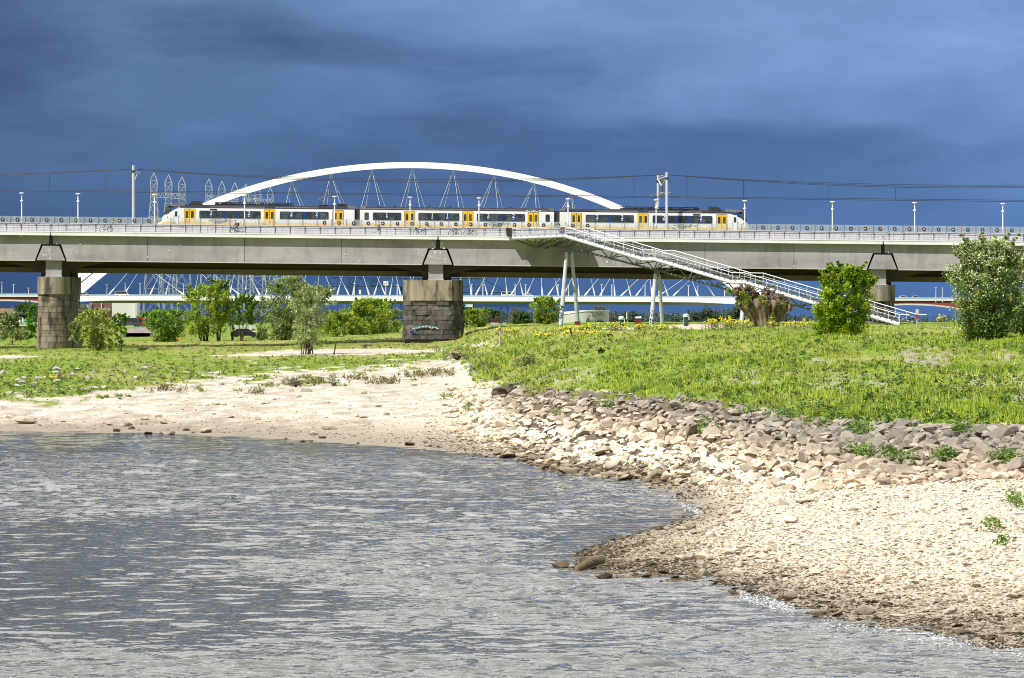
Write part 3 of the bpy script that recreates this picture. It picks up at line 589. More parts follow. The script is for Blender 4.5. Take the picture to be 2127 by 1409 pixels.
# ------------------------------------------------------------------ grass
def blades(pos, h, w, n, spread, lean):
    k = len(pos); p = np.repeat(pos, n, 0); hh = np.repeat(h, n) * RNG.uniform(.55, 1.1, k * n); ww = np.repeat(w, n)
    a = RNG.uniform(0, 6.28, k * n); o = RNG.uniform(0, 1, k * n) * np.repeat(spread, n); d = RNG.uniform(0, 6.28, k * n); ln = RNG.uniform(.2, 1, k * n) * lean * hh
    b = p + np.stack([np.cos(d) * o, np.sin(d) * o, -0.03 + 0 * o], -1)
    sd = np.stack([np.cos(a), np.sin(a), 0 * a], -1) * ww[:, None]
    tip = b + np.stack([np.cos(d) * ln, np.sin(d) * ln, hh], -1)
    v = np.stack([b - sd, b + sd, tip], 1).reshape(-1, 3); f = np.arange(len(v)).reshape(-1, 3)
    return v, f
GRASS = mat('grass_blades', (.175, .26, .018), (.33, .40, .05), .35, .8, spec=.2, island=.45, detail=6, stretch=(1, .5, 1), tint=(.36, .36, .10))
NG = 84000
px = RNG.uniform(-340, 2760, NG); py = np.where(px < 960, RNG.uniform(690, 835, NG), RNG.uniform(676, 895, NG))
G = seen(px, py); cl = fbm(G[:, 0] * .8, G[:, 1] * .35, 31); big_ = fbm(G[:, 0] * .15, G[:, 1] * .06, 35)
ok = (G[:, 3] > .25) & (G[:, 1] < 640) & (RNG.uniform(0, 1, NG) < np.clip(.25 + (cl - .42) * 5, .06, 1)); G = G[ok]; cl = cl[ok]; big_ = big_[ok]
h = RNG.lognormal(math.log(.19), .4, len(G)) * (.7 + .8 * np.clip((cl - .4) * 3, 0, 1)) * np.where(px[ok] < 960, .62, 1)
v, f = blades(G[:, :3], h, np.full(len(G), .035) * (G[:, 1] / 250) ** .5, 6, h * .55, .5)
tn = np.repeat(np.clip((big_ - .5) * 2.2 + RNG.normal(0, .2, len(G)), 0, .75), 18)
tag(link('grass', np_mesh('grass', v, f, [GRASS], attrs={'tint': tn})), 'tufted green grass covering the bank and the flood plain', None, None, 'stuff')
def leaf_cloud(c, r, n, l, w, flat=.6, jit=None):
    k = len(c); cc = np.repeat(c, n, 0); off = RNG.normal(0, 1, (k * n, 3)); off /= np.linalg.norm(off, axis=1)[:, None]
    rr = np.repeat(r, n, 0) if np.ndim(r) else np.full(k * n, r)
    off *= (RNG.uniform(0, 1, k * n) ** .45 * rr)[:, None]; p = cc + off
    a = RNG.normal(0, 1, (k * n, 3)); a[:, 2] *= flat; a /= np.linalg.norm(a, axis=1)[:, None]
    b = np.cross(a, RNG.normal(0, 1, (k * n, 3)) + np.array([0, 0, 1.9])); b /= np.maximum(np.linalg.norm(b, axis=1), 1e-6)[:, None]
    s = RNG.uniform(.65, 1.3, k * n)[:, None]
    return np.stack([p - a * l * s, p + b * w * s, p + a * l * s, p - b * w * s], 1).reshape(-1, 3), np.arange(k * n * 4).reshape(-1, 4)
WEED = mat('broad_weed_leaves', (.035, .085, .012), (.13, .20, .028), .8, .7, spec=.25, island=.4, trans=.2)
NW = 10400
px = RNG.uniform(-340, 2760, NW); py = np.where(px < 960, 832 - 116 * RNG.uniform(0, 1, NW) ** 1.5, RNG.uniform(692, 905, NW)); Wd = seen(px, py); cl = fbm(Wd[:, 0] * .22, Wd[:, 1] * .10, 41)
ok = (Wd[:, 3] > .15) & (RNG.uniform(0, 1, NW) < np.clip((cl - .38) * 6 + (px < 620) * (py > 750) * .35, .04, 1)); Wd = Wd[ok]
v, f = leaf_cloud(Wd[:, :3] + np.array([0, 0, .08]), RNG.uniform(.12, .36, len(Wd)), 16, .085, .05, .5)
tag(link('weeds', np_mesh('weeds', v, f, [WEED])), 'dark broad leaved weeds spread through the grass', None, None, 'stuff')
# weed clumps growing among the stones and on the beach
CL = []
for cx_, cy_, rx2, ry2, n in ((1800, 950, 40, 12, 26), (1845, 955, 30, 10, 20), (1885, 965, 14, 10, 8), (1960, 960, 32, 10, 22), (2095, 962, 28, 12, 20), (1790, 905, 24, 14, 22), (1620, 870, 40, 10, 20), (1690, 888, 18, 10, 8), (1460, 905, 16, 9, 10),
                              (1155, 862, 9, 5, 4), (975, 850, 16, 9, 12), (925, 831, 14, 4, 8), (1460, 890, 18, 8, 8), (1990, 905, 24, 8, 12), (1560, 860, 16, 5, 8), (1250, 848, 24, 4, 6), (415, 812, 9, 5, 5), (2110, 1050, 16, 8, 8), (2060, 1105, 14, 6, 5), (2085, 1140, 8, 4, 3)):
    CL.append(np.stack([RNG.normal(cx_, rx2 * .5, n), RNG.normal(cy_, ry2 * .45, n)], -1))
CL = np.concatenate(CL); cw = seen(CL[:, 0], CL[:, 1])
v, f = leaf_cloud(cw[:, :3] + np.array([0, 0, .28]), RNG.uniform(.2, .42, len(cw)), 40, .075, .035, .8)
tag(link('weeds', np_mesh('weeds', v, f, [mat('bank_weed_leaves', (.08, .15, .02), (.19, .29, .05), .9, .7, island=.4, trans=.2)])), 'green weeds growing between the stones of the riprap', None, None, 'stuff')
DRYW = mat('dry_weed_leaves', (.20, .16, .06), (.12, .13, .04), 1.2, .85, island=.4)
CL = []
for cx_, cy_, rx2, ry2, n in ((650, 795, 50, 8, 34), (740, 788, 40, 8, 24), (800, 796, 40, 7, 30), (870, 782, 45, 6, 34), (920, 777, 28, 6, 20), (960, 742, 60, 8, 26), (1010, 765, 30, 8, 22), (1100, 758, 25, 9, 22), (340, 812, 34, 7, 20), (600, 800, 14, 5, 10), (530, 818, 30, 4, 12), (120, 786, 22, 7, 16)):
    CL.append(np.stack([RNG.normal(cx_, rx2 * .5, n), RNG.normal(cy_, ry2 * .45, n)], -1))
CL = np.concatenate(CL); cw = seen(CL[:, 0], CL[:, 1])
v, f = leaf_cloud(cw[:, :3] + np.array([0, 0, .22]), RNG.uniform(.2, .5, len(cw)), 24, .13, .04, 1.2)
tag(link('dry_weeds', np_mesh('dry_weeds', v, f, [DRYW])), 'brownish dry weeds along the edge of the sand', None, None, 'stuff')
# yellow flowers
YEL = mat('yellow_petals', (.78, .68, .04), (.66, .60, .05), 3, .7); STALK = mat('pale_stalks', (.19, .20, .06), (.26, .22, .10), 1.5, .8, island=.3)
CL = []
for cx_, cy_, rx2, ry2, n in ((1180, 684, 22, 5, 30), (1220, 681, 30, 6, 12), (1275, 678, 25, 7, 14), (1328, 680, 10, 6, 20), (1300, 682, 60, 5, 12), (1380, 683, 26, 5, 14), (1480, 672, 12, 6, 24), (1515, 670, 34, 8, 40), (1548, 674, 16, 6, 8), (1640, 674, 26, 6, 12), (1670, 674, 26, 6, 20), (1200, 693, 60, 4, 36),
                              (1060, 688, 30, 5, 24), (1955, 664, 14, 8, 14), (1600, 672, 8, 6, 10), (1130, 697, 24, 3, 12), (120, 784, 20, 6, 14)):
    CL.append(np.stack([RNG.normal(cx_, rx2 * .5, n), RNG.normal(cy_, ry2 * .4, n)], -1))
CL = np.concatenate(CL); base_ = np.where(CL[:, 0] < 400, CL[:, 1] + 4, np.interp(CL[:, 0], [1000, 1200, 1400, 1700, 1990], [694, 687, 686, 686, 682])); cw = seen(CL[:, 0], np.maximum(CL[:, 1], base_)); up = np.maximum(0, base_ - CL[:, 1]) * cw[:, 1] / F
hd = cw[:, :3] + np.stack([0 * up, 0 * up, up + .15], -1)
v1, f1 = leaf_cloud(hd, RNG.uniform(.12, .26, len(hd)), 9, .07, .06, 1); v2, f2 = leaf_cloud(cw[:, :3] + np.stack([0 * up, 0 * up, up * .5], -1), up * .5 + .15, 14, .12, .03, 1.6)
tag(link('wildflowers', np_mesh('wildflowers', np.concatenate([v1, v2]), np.concatenate([f1, f2 + len(v1)]), [YEL, STALK], np.concatenate([np.zeros(len(f1)), np.ones(len(f2))]))), 'tall yellow wildflowers along the crest of the bank', None, None, 'stuff')
NF = 420
px = RNG.uniform(1000, 2700, NF); py = RNG.uniform(684, 800, NF) ; Fl = seen(px, py); v, f = leaf_cloud(Fl[:, :3] + np.array([0, 0, .2]), .05, 1, .04, .04, .4)
tag(link('daisies', np_mesh('daisies', v, f, [mat('daisy_petals', (.8, .8, .74), None, 3, .7)])), 'tiny white daisies dotted over the green slope', None, None, 'stuff')
# ------------------------------------------------------------------ railway bridge with cycle path (falls about 1 % to the right)
BY, SLOPE = 545.0, 0.0107
ZB = CAMZ + (HY - 491) * BY / F                         # top of the edge beam at the picture's centre column
TILT = (0, math.atan(SLOPE), 0)
def lx(px, Y=BY): return (px - CX) * Y / F
def lz(py0, Y=BY): return CAMZ + (HY - py0) * Y / F - ZB  # height above the bridge datum of a row (as at the centre column)
def deck_z(X): return ZB - SLOPE * X
RB = empty('railway_bridge', (0, BY, ZB), 'long grey concrete railway bridge with white edge beam and cycle path', 'bridge', rot=TILT)
JX = [lx(-700), lx(105), lx(910), lx(1835), lx(2700)]
X0, X1 = JX[0] - 6, JX[-1] + 6
zt, zbm, zg = 0.0, lz(499.5), lz(551)
ztrap = lz(521)
for a, b in zip(JX[:-1], JX[1:]):
    g = MB(); poly = [(a + .26, zbm - .002), (b - .26, zbm - .002), (b - .26, ztrap + .2), (b - 1.15 - .18, ztrap + .2), (b - 1.92 - .2, zg), (a + 1.92 + .2, zg), (a + 1.15 + .18, ztrap + .2), (a + .26, ztrap + .2)]
    g.prism(poly, .62, 4.4); go = g.build('girder', [CONC], RB)
    s = MB(); s.box(a + 2.1, b - 2.1, .56, .75, zg - .12, zg + .002); s.build('bottom_flange', CONCL, go)
    n = max(1, round((b - a) / 13))
    for k in range(1, n):
        xs = a + (b - a) * k / n; MB().box(xs - .025, xs + .025, .605, .63, zg + .05, zbm - .05).build('panel_joint', CONCD, go)
    e = MB(); e.box(a + .10, b - .10, 0, .9, zbm, zt); e.box(a + .10, b - .10, -.04, .06, zt - .10, zt + .012); e.build('edge_beam', WHITE, RB)
for x in JX[1:-1]:
    c = MB(); c.prism([(x - 1.1, ztrap), (x + 1.1, ztrap), (x + 1.9, zg - .02), (x - 1.9, zg - .02)], .60, 4.3); c.build('corbel', CONC, RB)
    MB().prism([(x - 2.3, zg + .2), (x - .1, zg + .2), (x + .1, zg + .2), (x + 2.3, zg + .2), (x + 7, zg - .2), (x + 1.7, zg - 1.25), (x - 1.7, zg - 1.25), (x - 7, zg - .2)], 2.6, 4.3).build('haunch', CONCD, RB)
    MB().box(x - .28, x + .28, .9, 1.2, zg, zbm).build('joint_gap', BLACK, RB)
MB().box(X0, X1, .9, 5.4, zbm + .05, zt - .12).build('cycle_deck', CONCL, RB)
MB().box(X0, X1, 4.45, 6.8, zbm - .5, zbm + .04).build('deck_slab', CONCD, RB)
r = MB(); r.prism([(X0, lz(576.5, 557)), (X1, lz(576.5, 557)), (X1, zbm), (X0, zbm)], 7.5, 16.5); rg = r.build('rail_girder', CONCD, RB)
MB().box(X0, X1, 7.15, 7.5, lz(576.5, 557) - .02, lz(566.5, 557)).build('girder_flange', BROWNST, rg)
MB().box(X0, X1, 5.5, 18.0, zbm, zt - .42).build('ballast_bed', mat('ballast', (.22, .2, .18), (.14, .13, .12), 6, .9, bump=.05), RB)
for yy in (8.2, 9.63, 13.4, 14.83): MB().box(X0, X1, yy - .04, yy + .04, zt - .41, zt - .22).build('rail', BROWNST, RB)
# pedestrian railing on the near edge
rail = MB(); zh = lz(474.8)
rail.box(X0, X1, .30, .42, zh - .11, zh); rail.box(X0, X1, .33, .39, zh - .30, zh - .22)
RL = rail.build('railing', DARKST, RB)
PXS = np.arange(-330, 2460, 31.1)
pm = MB(); pm.box(-.05, .05, .31, .41, 0, zh - .1); pm.box(-.09, .09, .2, .34, zh - .36, zh - .08)
post0 = pm.build('railing_post', DARKST, RL)
for k, p in enumerate(PXS):
    o = post0 if k == 0 else post0.copy()
    if k: COL.objects.link(o); o.parent = RL
    o.location = (lx(p), 0, 0)
for jx in JX[1:-1]:
    MB().box(jx - .22, jx + .22, .24, .46, zt, zh + .12).build('joint_post', GALV, RL)
inf = MB(); k = 0; xx = lx(-330)
while xx < lx(2440):
    inf.box(xx - .009, xx + .009, .34, .38, .08, zh - .28); xx += .16
for zz in (.08, .42, .76): inf.box(X0, X1, .34, .38, zz, zz + .035)
io = inf.build('railing_bars', STEELW, RL); io['kind'] = 'stuff'
# parapet between cycle path and track: low wall, tinted glass panels with round pictures
par = MB(); yp = 5.4; zw = lz(473.5, 550); zp = lz(460, 550)
par.box(X0, X1, yp, yp + .25, zt - .3, zw); PW = par.build('parapet_wall', mat('parapet_wall_metal', (.56, .54, .57), (.45, .43, .46), 1.2, .6, stretch=(1, 1, .3)), RB)
lat = MB(); rr = random.Random(4)
for q in np.arange(-330, 2450, 15.5):
    x = lx(q, 550); lat.box(x - .03, x + .03, yp - .05, yp, zt, zw - .02)
for zz in (.25, .6, .95): lat.box(X0, X1, yp - .045, yp, zz, zz + .04)
for q in range(60):
    x = lx(rr.uniform(-300, 2400), 550); z = rr.uniform(.15, .9); lat.box(x, x + rr.uniform(.4, 2.2), yp - .03, yp - .004, z, z + rr.uniform(.08, .22))
lo = lat.build('wall_battens', mat('batten_grey', (.60, .58, .61), None, 1, .6), PW); lo['kind'] = 'stuff'
GLASS = glassy('tinted_parapet_glass', (.58, .66, .60), .24, .12); POSTM = mat('parapet_post_metal', (.36, .33, .30), None, 2, .5, metal=.2)
PIC = [mat('picture_light', (.75, .62, .55), (.45, .35, .35), 9, .6), mat('picture_yellow', (.7, .55, .15), None, 4, .6), mat('picture_red', (.5, .12, .1), (.7, .55, .5), 6, .6)]
gm_ = MB(); gm_.box(-.93, .93, yp + .08, yp + .12, zw - .2, zp); glass0 = None; pst = MB(); pst.box(-.055, .055, yp - .02, yp + .16, zw - .1, zp + .02); post1 = None
dm = MB(); dm.tube((0, yp + .075, (zw + zp) / 2 - .03), (0, yp + .03, (zw + zp) / 2 - .03), .26, n=16); dot = (zw + zp) / 2 - .03
for sgn in (-1, 1): gm_.box(sgn * .58 - .05, sgn * .58 + .05, yp + .05, yp + .079, dot - .03, dot + .03, 1)
disc_me = {}
for k, p in enumerate(np.arange(-330, 2460, 30.4)):
    x = lx(p, 550)
    if glass0 is None:
        glass0 = gm_.build('glass_panel', [GLASS, BLACK], PW); o = glass0; post1 = pst.build('panel_post', POSTM, PW); q = post1
    else:
        o = glass0.copy(); COL.objects.link(o); o.parent = PW; q = post1.copy(); COL.objects.link(q); q.parent = PW
    o.location = (x, 0, 0); q.location = (x + lx(CX + 15.2, 550), 0, 0)
    if (p < 325) or (668 < p < 1235) or p > 1560:
        v = k % 3
        if v not in disc_me:
            d = MB(); d.v, d.f, d.m = list(dm.v), [list(f) for f in dm.f], list(dm.m); r_ = random.Random(v + 3)
            pts = [(r_.uniform(.05, .13) * math.cos(t), dot + r_.uniform(.06, .16) * math.sin(t)) for t in np.linspace(0, 5.6, 7)]
            d.prism([(a_ * (1.4 if v == 1 else 1), b_) for a_, b_ in pts], yp + .012, yp + .029, 1)
            disc_me[v] = d.build('round_picture', [BLACK, PIC[v]], PW)
            t_ = disc_me[v]
        else:
            t_ = disc_me[v].copy(); COL.objects.link(t_); t_.parent = PW
        t_.location = (x, 0, 0)
rp2 = random.Random(12); pp = MB()
def patch(px, py, w, h): x = lx(px, 545.6); z = CAMZ + (HY - (py - SLOPE * (px - CX))) * 545.6 / F - ZB; pp.box(x - w / 31.2, x + w / 31.2, .588, .622, z - h / 31.2, z + h / 31.2)
for q in ((128, 502, 4, 2), (161, 498, 2.5, 2), (167, 507, 4, 4), (178, 506, 3, 3), (161, 526, 3, 2.5), (354, 521, 3, 2.5), (375, 509, 3, 2.5), (433, 506, 3, 3), (22, 527, 3, 4), (307, 534, 3, 3), (44, 490, 7, 3), (899, 507, 4, 3), (902, 513, 5, 3), (899, 517, 4, 2), (918, 506, 5, 6), (917, 513, 4, 5), (922, 516, 4, 3), (871, 527, 3, 2), (878, 531, 2, 2), (716, 529, 3, 3), (1262, 544, 4, 5), (748, 543, 3, 3), (1803, 543, 3, 3), (1650, 553, 3, 3)): patch(*q)
for k in range(16): patch(908 + rp2.uniform(-18, 18), rp2.uniform(524, 546), rp2.uniform(2, 4), rp2.uniform(2, 5))
for k in range(5): patch(105 + rp2.uniform(-16, 16), rp2.uniform(524, 537), rp2.uniform(2, 5), rp2.uniform(1.5, 3))
for q in ((103, 518, 4, 2), (104, 521, 2, 2), (101, 523, 4, 2), (104, 526, 2, 2.5), (106, 530, 2, 2)): patch(*q)
pq = pp.build('paint_patch', mat('patch_white', (.62, .61, .58), None, 3, .7), RB); pq['kind'] = 'stuff'
# ------------------------------------------------------------------ piers of ashlar under concrete caps
ASH = mat('ashlar_stone', (.27, .215, .15), (.17, .135, .095), .9, .85, bump=.03, bscale=5, objrand=.22, detail=7)
ASHD = mat('sooty_rough_stone', (.155, .135, .115), (.06, .053, .047), .8, .9, bump=.06, bscale=3, objrand=.38, detail=7)
MORT = mat('dark_mortar', (.09, .08, .07), None, 2, .9)
CAPM = mat('streaked_cap_concrete', (.34, .29, .21), (.12, .10, .07), .9, .85, stretch=(1.2, 1.2, .10), detail=6, lo=.4, hi=.68)
def add_stain(m, amount=.8, xs=.5):
    """soot and algae run-off: tall irregular dark patches with their own outline"""
    t = m.node_tree; N = t.nodes; b = N['Principled BSDF']; src = b.inputs['Base Color'].links[0].from_socket
    g = N.new('ShaderNodeNewGeometry'); mp = N.new('ShaderNodeMapping'); mp.inputs['Scale'].default_value = (xs, xs, .16); mp.inputs['Location'].default_value = (4.75, 0, 0); t.links.new(g.outputs['Position'], mp.inputs[0])
    nz = N.new('ShaderNodeTexNoise'); nz.inputs['Scale'].default_value = 1; nz.inputs['Detail'].default_value = 8; nz.inputs['Roughness'].default_value = .68; t.links.new(mp.outputs[0], nz.inputs['Vector'])
    rp = N.new('ShaderNodeValToRGB'); e = rp.color_ramp.elements; e[0].position = .48; e[1].position = .60; e[0].color = (1, 1, 1, 1); e[1].color = (1 - amount,) * 3 + (1,); t.links.new(nz.outputs['Fac'], rp.inputs[0])
    mx = N.new('ShaderNodeMix'); mx.data_type = 'RGBA'; mx.blend_type = 'MULTIPLY'; mx.inputs[0].default_value = 1; t.links.new(src, mx.inputs[6]); t.links.new(rp.outputs[0], mx.inputs[7]); t.links.new(mx.outputs[2], b.inputs['Base Color'])
add_stain(CONC, .22, .35); add_stain(ASH, .85, .55); add_stain(CAPM, .8, .6); add_stain(ASHD, .5, .5)
def outline(hw, y0, y1, round_=True, ch=1.0):
    """closed plan, counter-clockwise from the front right; dense points"""
    pts = []
    if round_:
        for t in np.linspace(-math.pi, 0, 25): pts.append((hw * math.cos(t), y0 + hw + hw * math.sin(t)))
        for t in np.linspace(0, math.pi, 25): pts.append((hw * math.cos(t), y1 - hw + hw * math.sin(t)))
    else:
        pts = [(-hw, y0 + ch), (-hw + ch * .9, y0), (hw - ch * .9, y0), (hw, y0 + ch), (hw, y1 - ch), (hw - ch, y1), (-hw + ch, y1), (-hw, y1 - ch)]
    return pts
def resample(pts, n, ph=0.0):
    q = np.array(pts + [pts[0]]); d = np.r_[0, np.cumsum(np.hypot(*np.diff(q, axis=0).T))]; L = d[-1]
    def f(s):
        s = s % L; return np.array([np.interp(s, d, q[:, 0]), np.interp(s, d, q[:, 1])])
    return f, L
def pier(px, Yc, hwt, hwb, zt_, zcap, zb, rnd, label, courses, slen, stone, capw, ped):
    x = lx(px, Yc); root = empty('bridge_pier', (x, Yc, zb), label, 'bridge pier', 'piers of the railway bridge')
    y0, y1 = -.2, 15.5; o = (0, 0, zb)
    cap = MB(); cp = outline(capw, y0 - .25, y1 + .3, rnd, 1.5); cap.plan(cp, zcap, zt_); cap.build('pier_cap', CAPM, root, (0, 0, zb))
    core = MB(); ins = .22; core.plan(outline(hwb - ins, y0 + ins, y1 - ins, rnd, 1.2), zb - 1.2, zcap, 0, outline(hwt - ins, y0 + ins, y1 - ins, rnd, 1.2)); core.build('core', MORT, root, o)
    rs = random.Random(int(px)); H = (zcap - zb) / courses
    for c in range(-1, courses):
        za, zb_ = zb + c * H, zb + (c + 1) * H; fa = (c + .5) / courses; hw = hwb + (hwt - hwb) * max(0, min(1, fa))
        hb = hwb + (hwt - hwb) * c / courses; ht = hwb + (hwt - hwb) * (c + 1) / courses
        fb, L = resample(outline(hb, y0, y1, rnd, 1.2), 0); ft, L2 = resample(outline(ht, y0, y1, rnd, 1.2), 0)
        n = int(round(L / slen)); off = rs.uniform(0, 1)
        cuts = [(k + off + rs.uniform(-.18, .18)) / n for k in range(n)]; cuts.append(cuts[0] + 1)
        for k in range(n):
            u0, u1 = cuts[k] + .018 / L * 1, cuts[k + 1] - .018 / L * 1; m = 4; pr = rs.uniform(0, .05 if rnd else .16)
            mb = MB(); vs = []
            cen = np.array([0, (y0 + y1) / 2])
            for t in np.linspace(u0, u1, m):
                for ff, LL, zz in ((fb, L, za + .018), (ft, L2, zb_ - .018)):
                    p = ff(t * LL); eps = ff(t * LL + .01) - ff(t * LL - .01); nn = np.array([eps[1], -eps[0]]); nn = nn / max(np.hypot(*nn), 1e-9)
                    q1 = p + nn * (pr + (rs.uniform(-.05, .05) if not rnd else 0)); q2 = p - nn * .28; vs += [(q1[0], q1[1], zz), (q2[0], q2[1], zz)]
            fs = []
            for i in range(m - 1):
                a = i * 4; b = a + 4
                fs += [(a, b, b + 2, a + 2), (a + 2, b + 2, b + 3, a + 3), (a + 1, a, a + 2, a + 3)[:0] or (a, a + 1, b + 1, b)]
            e = (m - 1) * 4; fs += [(0, 2, 3, 1), (e, e + 1, e + 3, e + 2)]
            mb.add(vs, fs); mb.build('stone', stone, root, o)
    w1, w2, dx = ped
    zg_w = deck_z(x) + zg - .02
    pd = MB(); pd.box(dx - w1, dx + w1, 1.9, 4.6, zt_, zg_w); pd.box(dx - w1, dx + w1, 7.2, 14.5, zt_, zg_w - 1.55); pd.build('pedestal', CONCD, root, o)
    MB().box(dx - w2, dx + w2, .75, 1.95, zt_ + .12, zg_w).build('bearing_block', CONC, root, o)
    MB().box(dx - w2 - .1, dx + w2 + .1, .55, 2.0, zt_, zt_ + .118).build('bearing_plate', CONCL, root, o)
    return root
pier(110, 545.5, 2.15, 2.5, 13.17, 10.82, 3.62, True, 'slender round ended stone pier with black stained sides, left of the bushes', 9, 1.45, ASH, 2.32, (1.8, 1.05, 0.0))
cp_ = pier(898, 545.5, 3.82, 3.92, 12.7, 9.98, 5.45, False, 'broad rough stone pier with sooty blocks and graffiti, in mid picture', 7, 1.7, ASHD, 3.95, (1.82, .98, .45))
pier(1826, 545.5, 2.15, 2.4, 12.05, 9.9, 5.9, True, 'far right stone pier half hidden behind the bright green bush and staircase', 6, 1.5, ASH, 2.32, (1.8, 1.0, .0))
# graffiti on the broad pier
def stroke(mb, pts, w, y, mi=0):
    for (xa, za), (xb, zb_) in zip(pts[:-1], pts[1:]):
        d = Vector((xb - xa, 0, zb_ - za)); L = max(d.length, 1e-6); n = Vector((-d.z, 0, d.x)) / L * w * .5; e = d / L * w * .3
        mb.hexa([(xa + n.x - e.x, y, za + n.z - e.z), (xb + n.x + e.x, y, zb_ + n.z + e.z), (xb - n.x + e.x, y, zb_ - n.z + e.z), (xa - n.x - e.x, y, za - n.z - e.z),
                 (xa + n.x - e.x, y + .012, za + n.z - e.z), (xb + n.x + e.x, y + .012, zb_ + n.z + e.z), (xb - n.x + e.x, y + .012, zb_ - n.z + e.z), (xa - n.x - e.x, y + .012, za - n.z - e.z)], mi)
gf = MB(); gx = lambda p: lx(p, 545.3) - lx(898, 545.5); gzv = lambda q: CAMZ + (HY - q) * 545.3 / F
stroke(gf, [(gx(858), gzv(683)), (gx(864), gzv(681.5)), (gx(868), gzv(682)), (gx(874), gzv(678.5)), (gx(882), gzv(679.5)), (gx(889), gzv(678)), (gx(896), gzv(682)), (gx(903), gzv(679.5)), (gx(910), gzv(683.5))], .16, -.44, 0)
stroke(gf, [(gx(862), gzv(679.5)), (gx(875), gzv(677)), (gx(890), gzv(676.5)), (gx(904), gzv(678.5))], .2, -.42, 1)
stroke(gf, [(gx(852), gzv(692)), (gx(855), gzv(689)), (gx(858), gzv(693)), (gx(861), gzv(691))], .26, -.43, 2)
stroke(gf, [(gx(850), gzv(680)), (gx(853), gzv(683)), (gx(859), gzv(687)), (gx(864), gzv(691)), (gx(868), gzv(693))], .14, -.45, 1)
gf.build('graffiti', [mat('spray_white', (.48, .55, .56), None, 3, .6), mat('spray_cyan', (.07, .20, .25), None, 3, .6), mat('spray_violet', (.14, .05, .20), None, 3, .6)], cp_, (0, 0, 5.45))
# ------------------------------------------------------------------ lamp posts, masts and wires on the bridge
lm = MB(); lm.tube((0, 0, -.4), (0, 0, 5.0), .085, .07, 8); lm.lathe([(.08, 4.12), (.19, 4.2), (.19, 4.32), (.08, 4.42)], (0, 0, 0), 10); lm.tube((0, 0, 4.95), (0, 0, 5.2), .06, .05, 6)
LPX = [45, 162, 321, 508, 695, 852, 995, 1180, 1363, 1547, 1729, 1900, 2083]
where = ['leftmost lamp post on the bridge, near the left edge', 'lamp post between the left edge and the tall mast', 'lamp post before the lattice towers just left of the train nose', 'lamp post crossing the window row of the left carriage', 'lamp post by the rear doors of the left carriage under the pantograph',
         'lamp post before the left doors of the middle carriage', 'lamp post before the right window strip of the middle carriage', 'lamp post at the coupling before the right carriage, above the stair top', 'lamp post close left of the twin overhead line masts', 'lamp post at the nose of the right carriage',
         'first lamp post right of the train, over bare parapet', 'lamp post between the pier joint and the right bush', 'rightmost lamp post on the bridge, above the blossoming bush']
proto = None
hm = MB(); hm.lathe([(.05, 5.16), (.30, 5.2), (.34, 5.28), (.28, 5.36), (.08, 5.38)], (0, 0, 0), 12)
for p, w in zip(LPX, where):
    x = lx(p, 550.8); loc = (x, 550.8, deck_z(x) - .1)
    if proto is None:
        proto = empty('lamp_post', loc); lm.build('pole', WHITE, proto); hm.build('lamp_head', mat('lamp_head_paint', (.62, .58, .54), None, 3, .5), proto); o = proto
    else: o = copy_tree(proto); o.location = loc
    tag(o, 'white ' + w, 'lamp post', 'lamp posts along the cycle path')
def mast(px, Y, ptop, r, label, pbase=491):
    x = lx(px, Y); z0 = deck_z(x) - .4; zt2 = CAMZ + (HY - ptop) * Y / F; root = empty('catenary_mast', (x, Y, z0), label, 'mast', 'overhead line masts')
    m = MB(); m.tube((0, 0, 0), (0, 0, zt2 - z0), r, r * .92, 10); m.build('pole', STEELW, root); m = MB(); m.lathe([(r * 1.5, zt2 - z0 - .95), (r * 1.5, zt2 - z0 - .70)], (0, 0, 0), 10); m.build('collar', BLACK, root)
    return root, z0
m1, zA = mast(277, 551.5, 343.5, .19, 'tall single grey mast left of the lattice towers')
b = MB(); zz = lz(0) * 0
h1 = CAMZ + (HY - 355) * 551.5 / F - zA
b.tube((0, 0, h1), (.2, 7.5, h1 - .1), .09, n=6); b.tube((0, 0, h1 - 1.6), (.15, 4.5, h1 - .2), .05, n=6); b.build('cantilever_arm', GALV, m1)
m2, zB2 = mast(1385, 551.5, 358, .19, 'front mast of the portal standing before the right carriage')
m3, zC = mast(1367, 566.0, 364.5, .19, 'rear mast of the portal behind the roof of the right carriage')
ptl = empty('mast_portal_beam', (lx(1385, 551.5), 551.5, zB2 + 2), 'trussed beam with brown insulators linking the twin masts', 'portal beam'); q0 = ptl.location
pb = MB(); A = Vector((lx(1385, 551.5), 551.5, CAMZ + (HY - 367) * 551.5 / F)); B_ = Vector((lx(1367, 566), 566, CAMZ + (HY - 373) * 566 / F)); C_ = Vector((lx(1374.5, 558.5), 558.5, CAMZ + (HY - 387) * 558.5 / F))
pb.tube(A, B_, .10, n=6); pb.tube(A + Vector((0, 0, .35)), B_ + Vector((0, 0, .35)), .06, n=6); pb.tube(A, C_, .10, n=6); pb.tube(B_, C_, .10, n=6); pb.build('truss', GALV, ptl, q0)
pb = MB(); Dn = Vector((lx(1375.5, 558.5), 558.5, CAMZ + (HY - 403) * 558.5 / F)); Up = Vector((lx(1375.5, 558.5), 558.5, CAMZ + (HY - 371) * 558.5 / F)); pb.tube(Up, Dn, .10, n=8)
for k in range(14): c = Up.lerp(Dn, .1 + k * .065); pb.lathe([(.1, -.04), (.17, 0), (.1, .04)], c, 8)
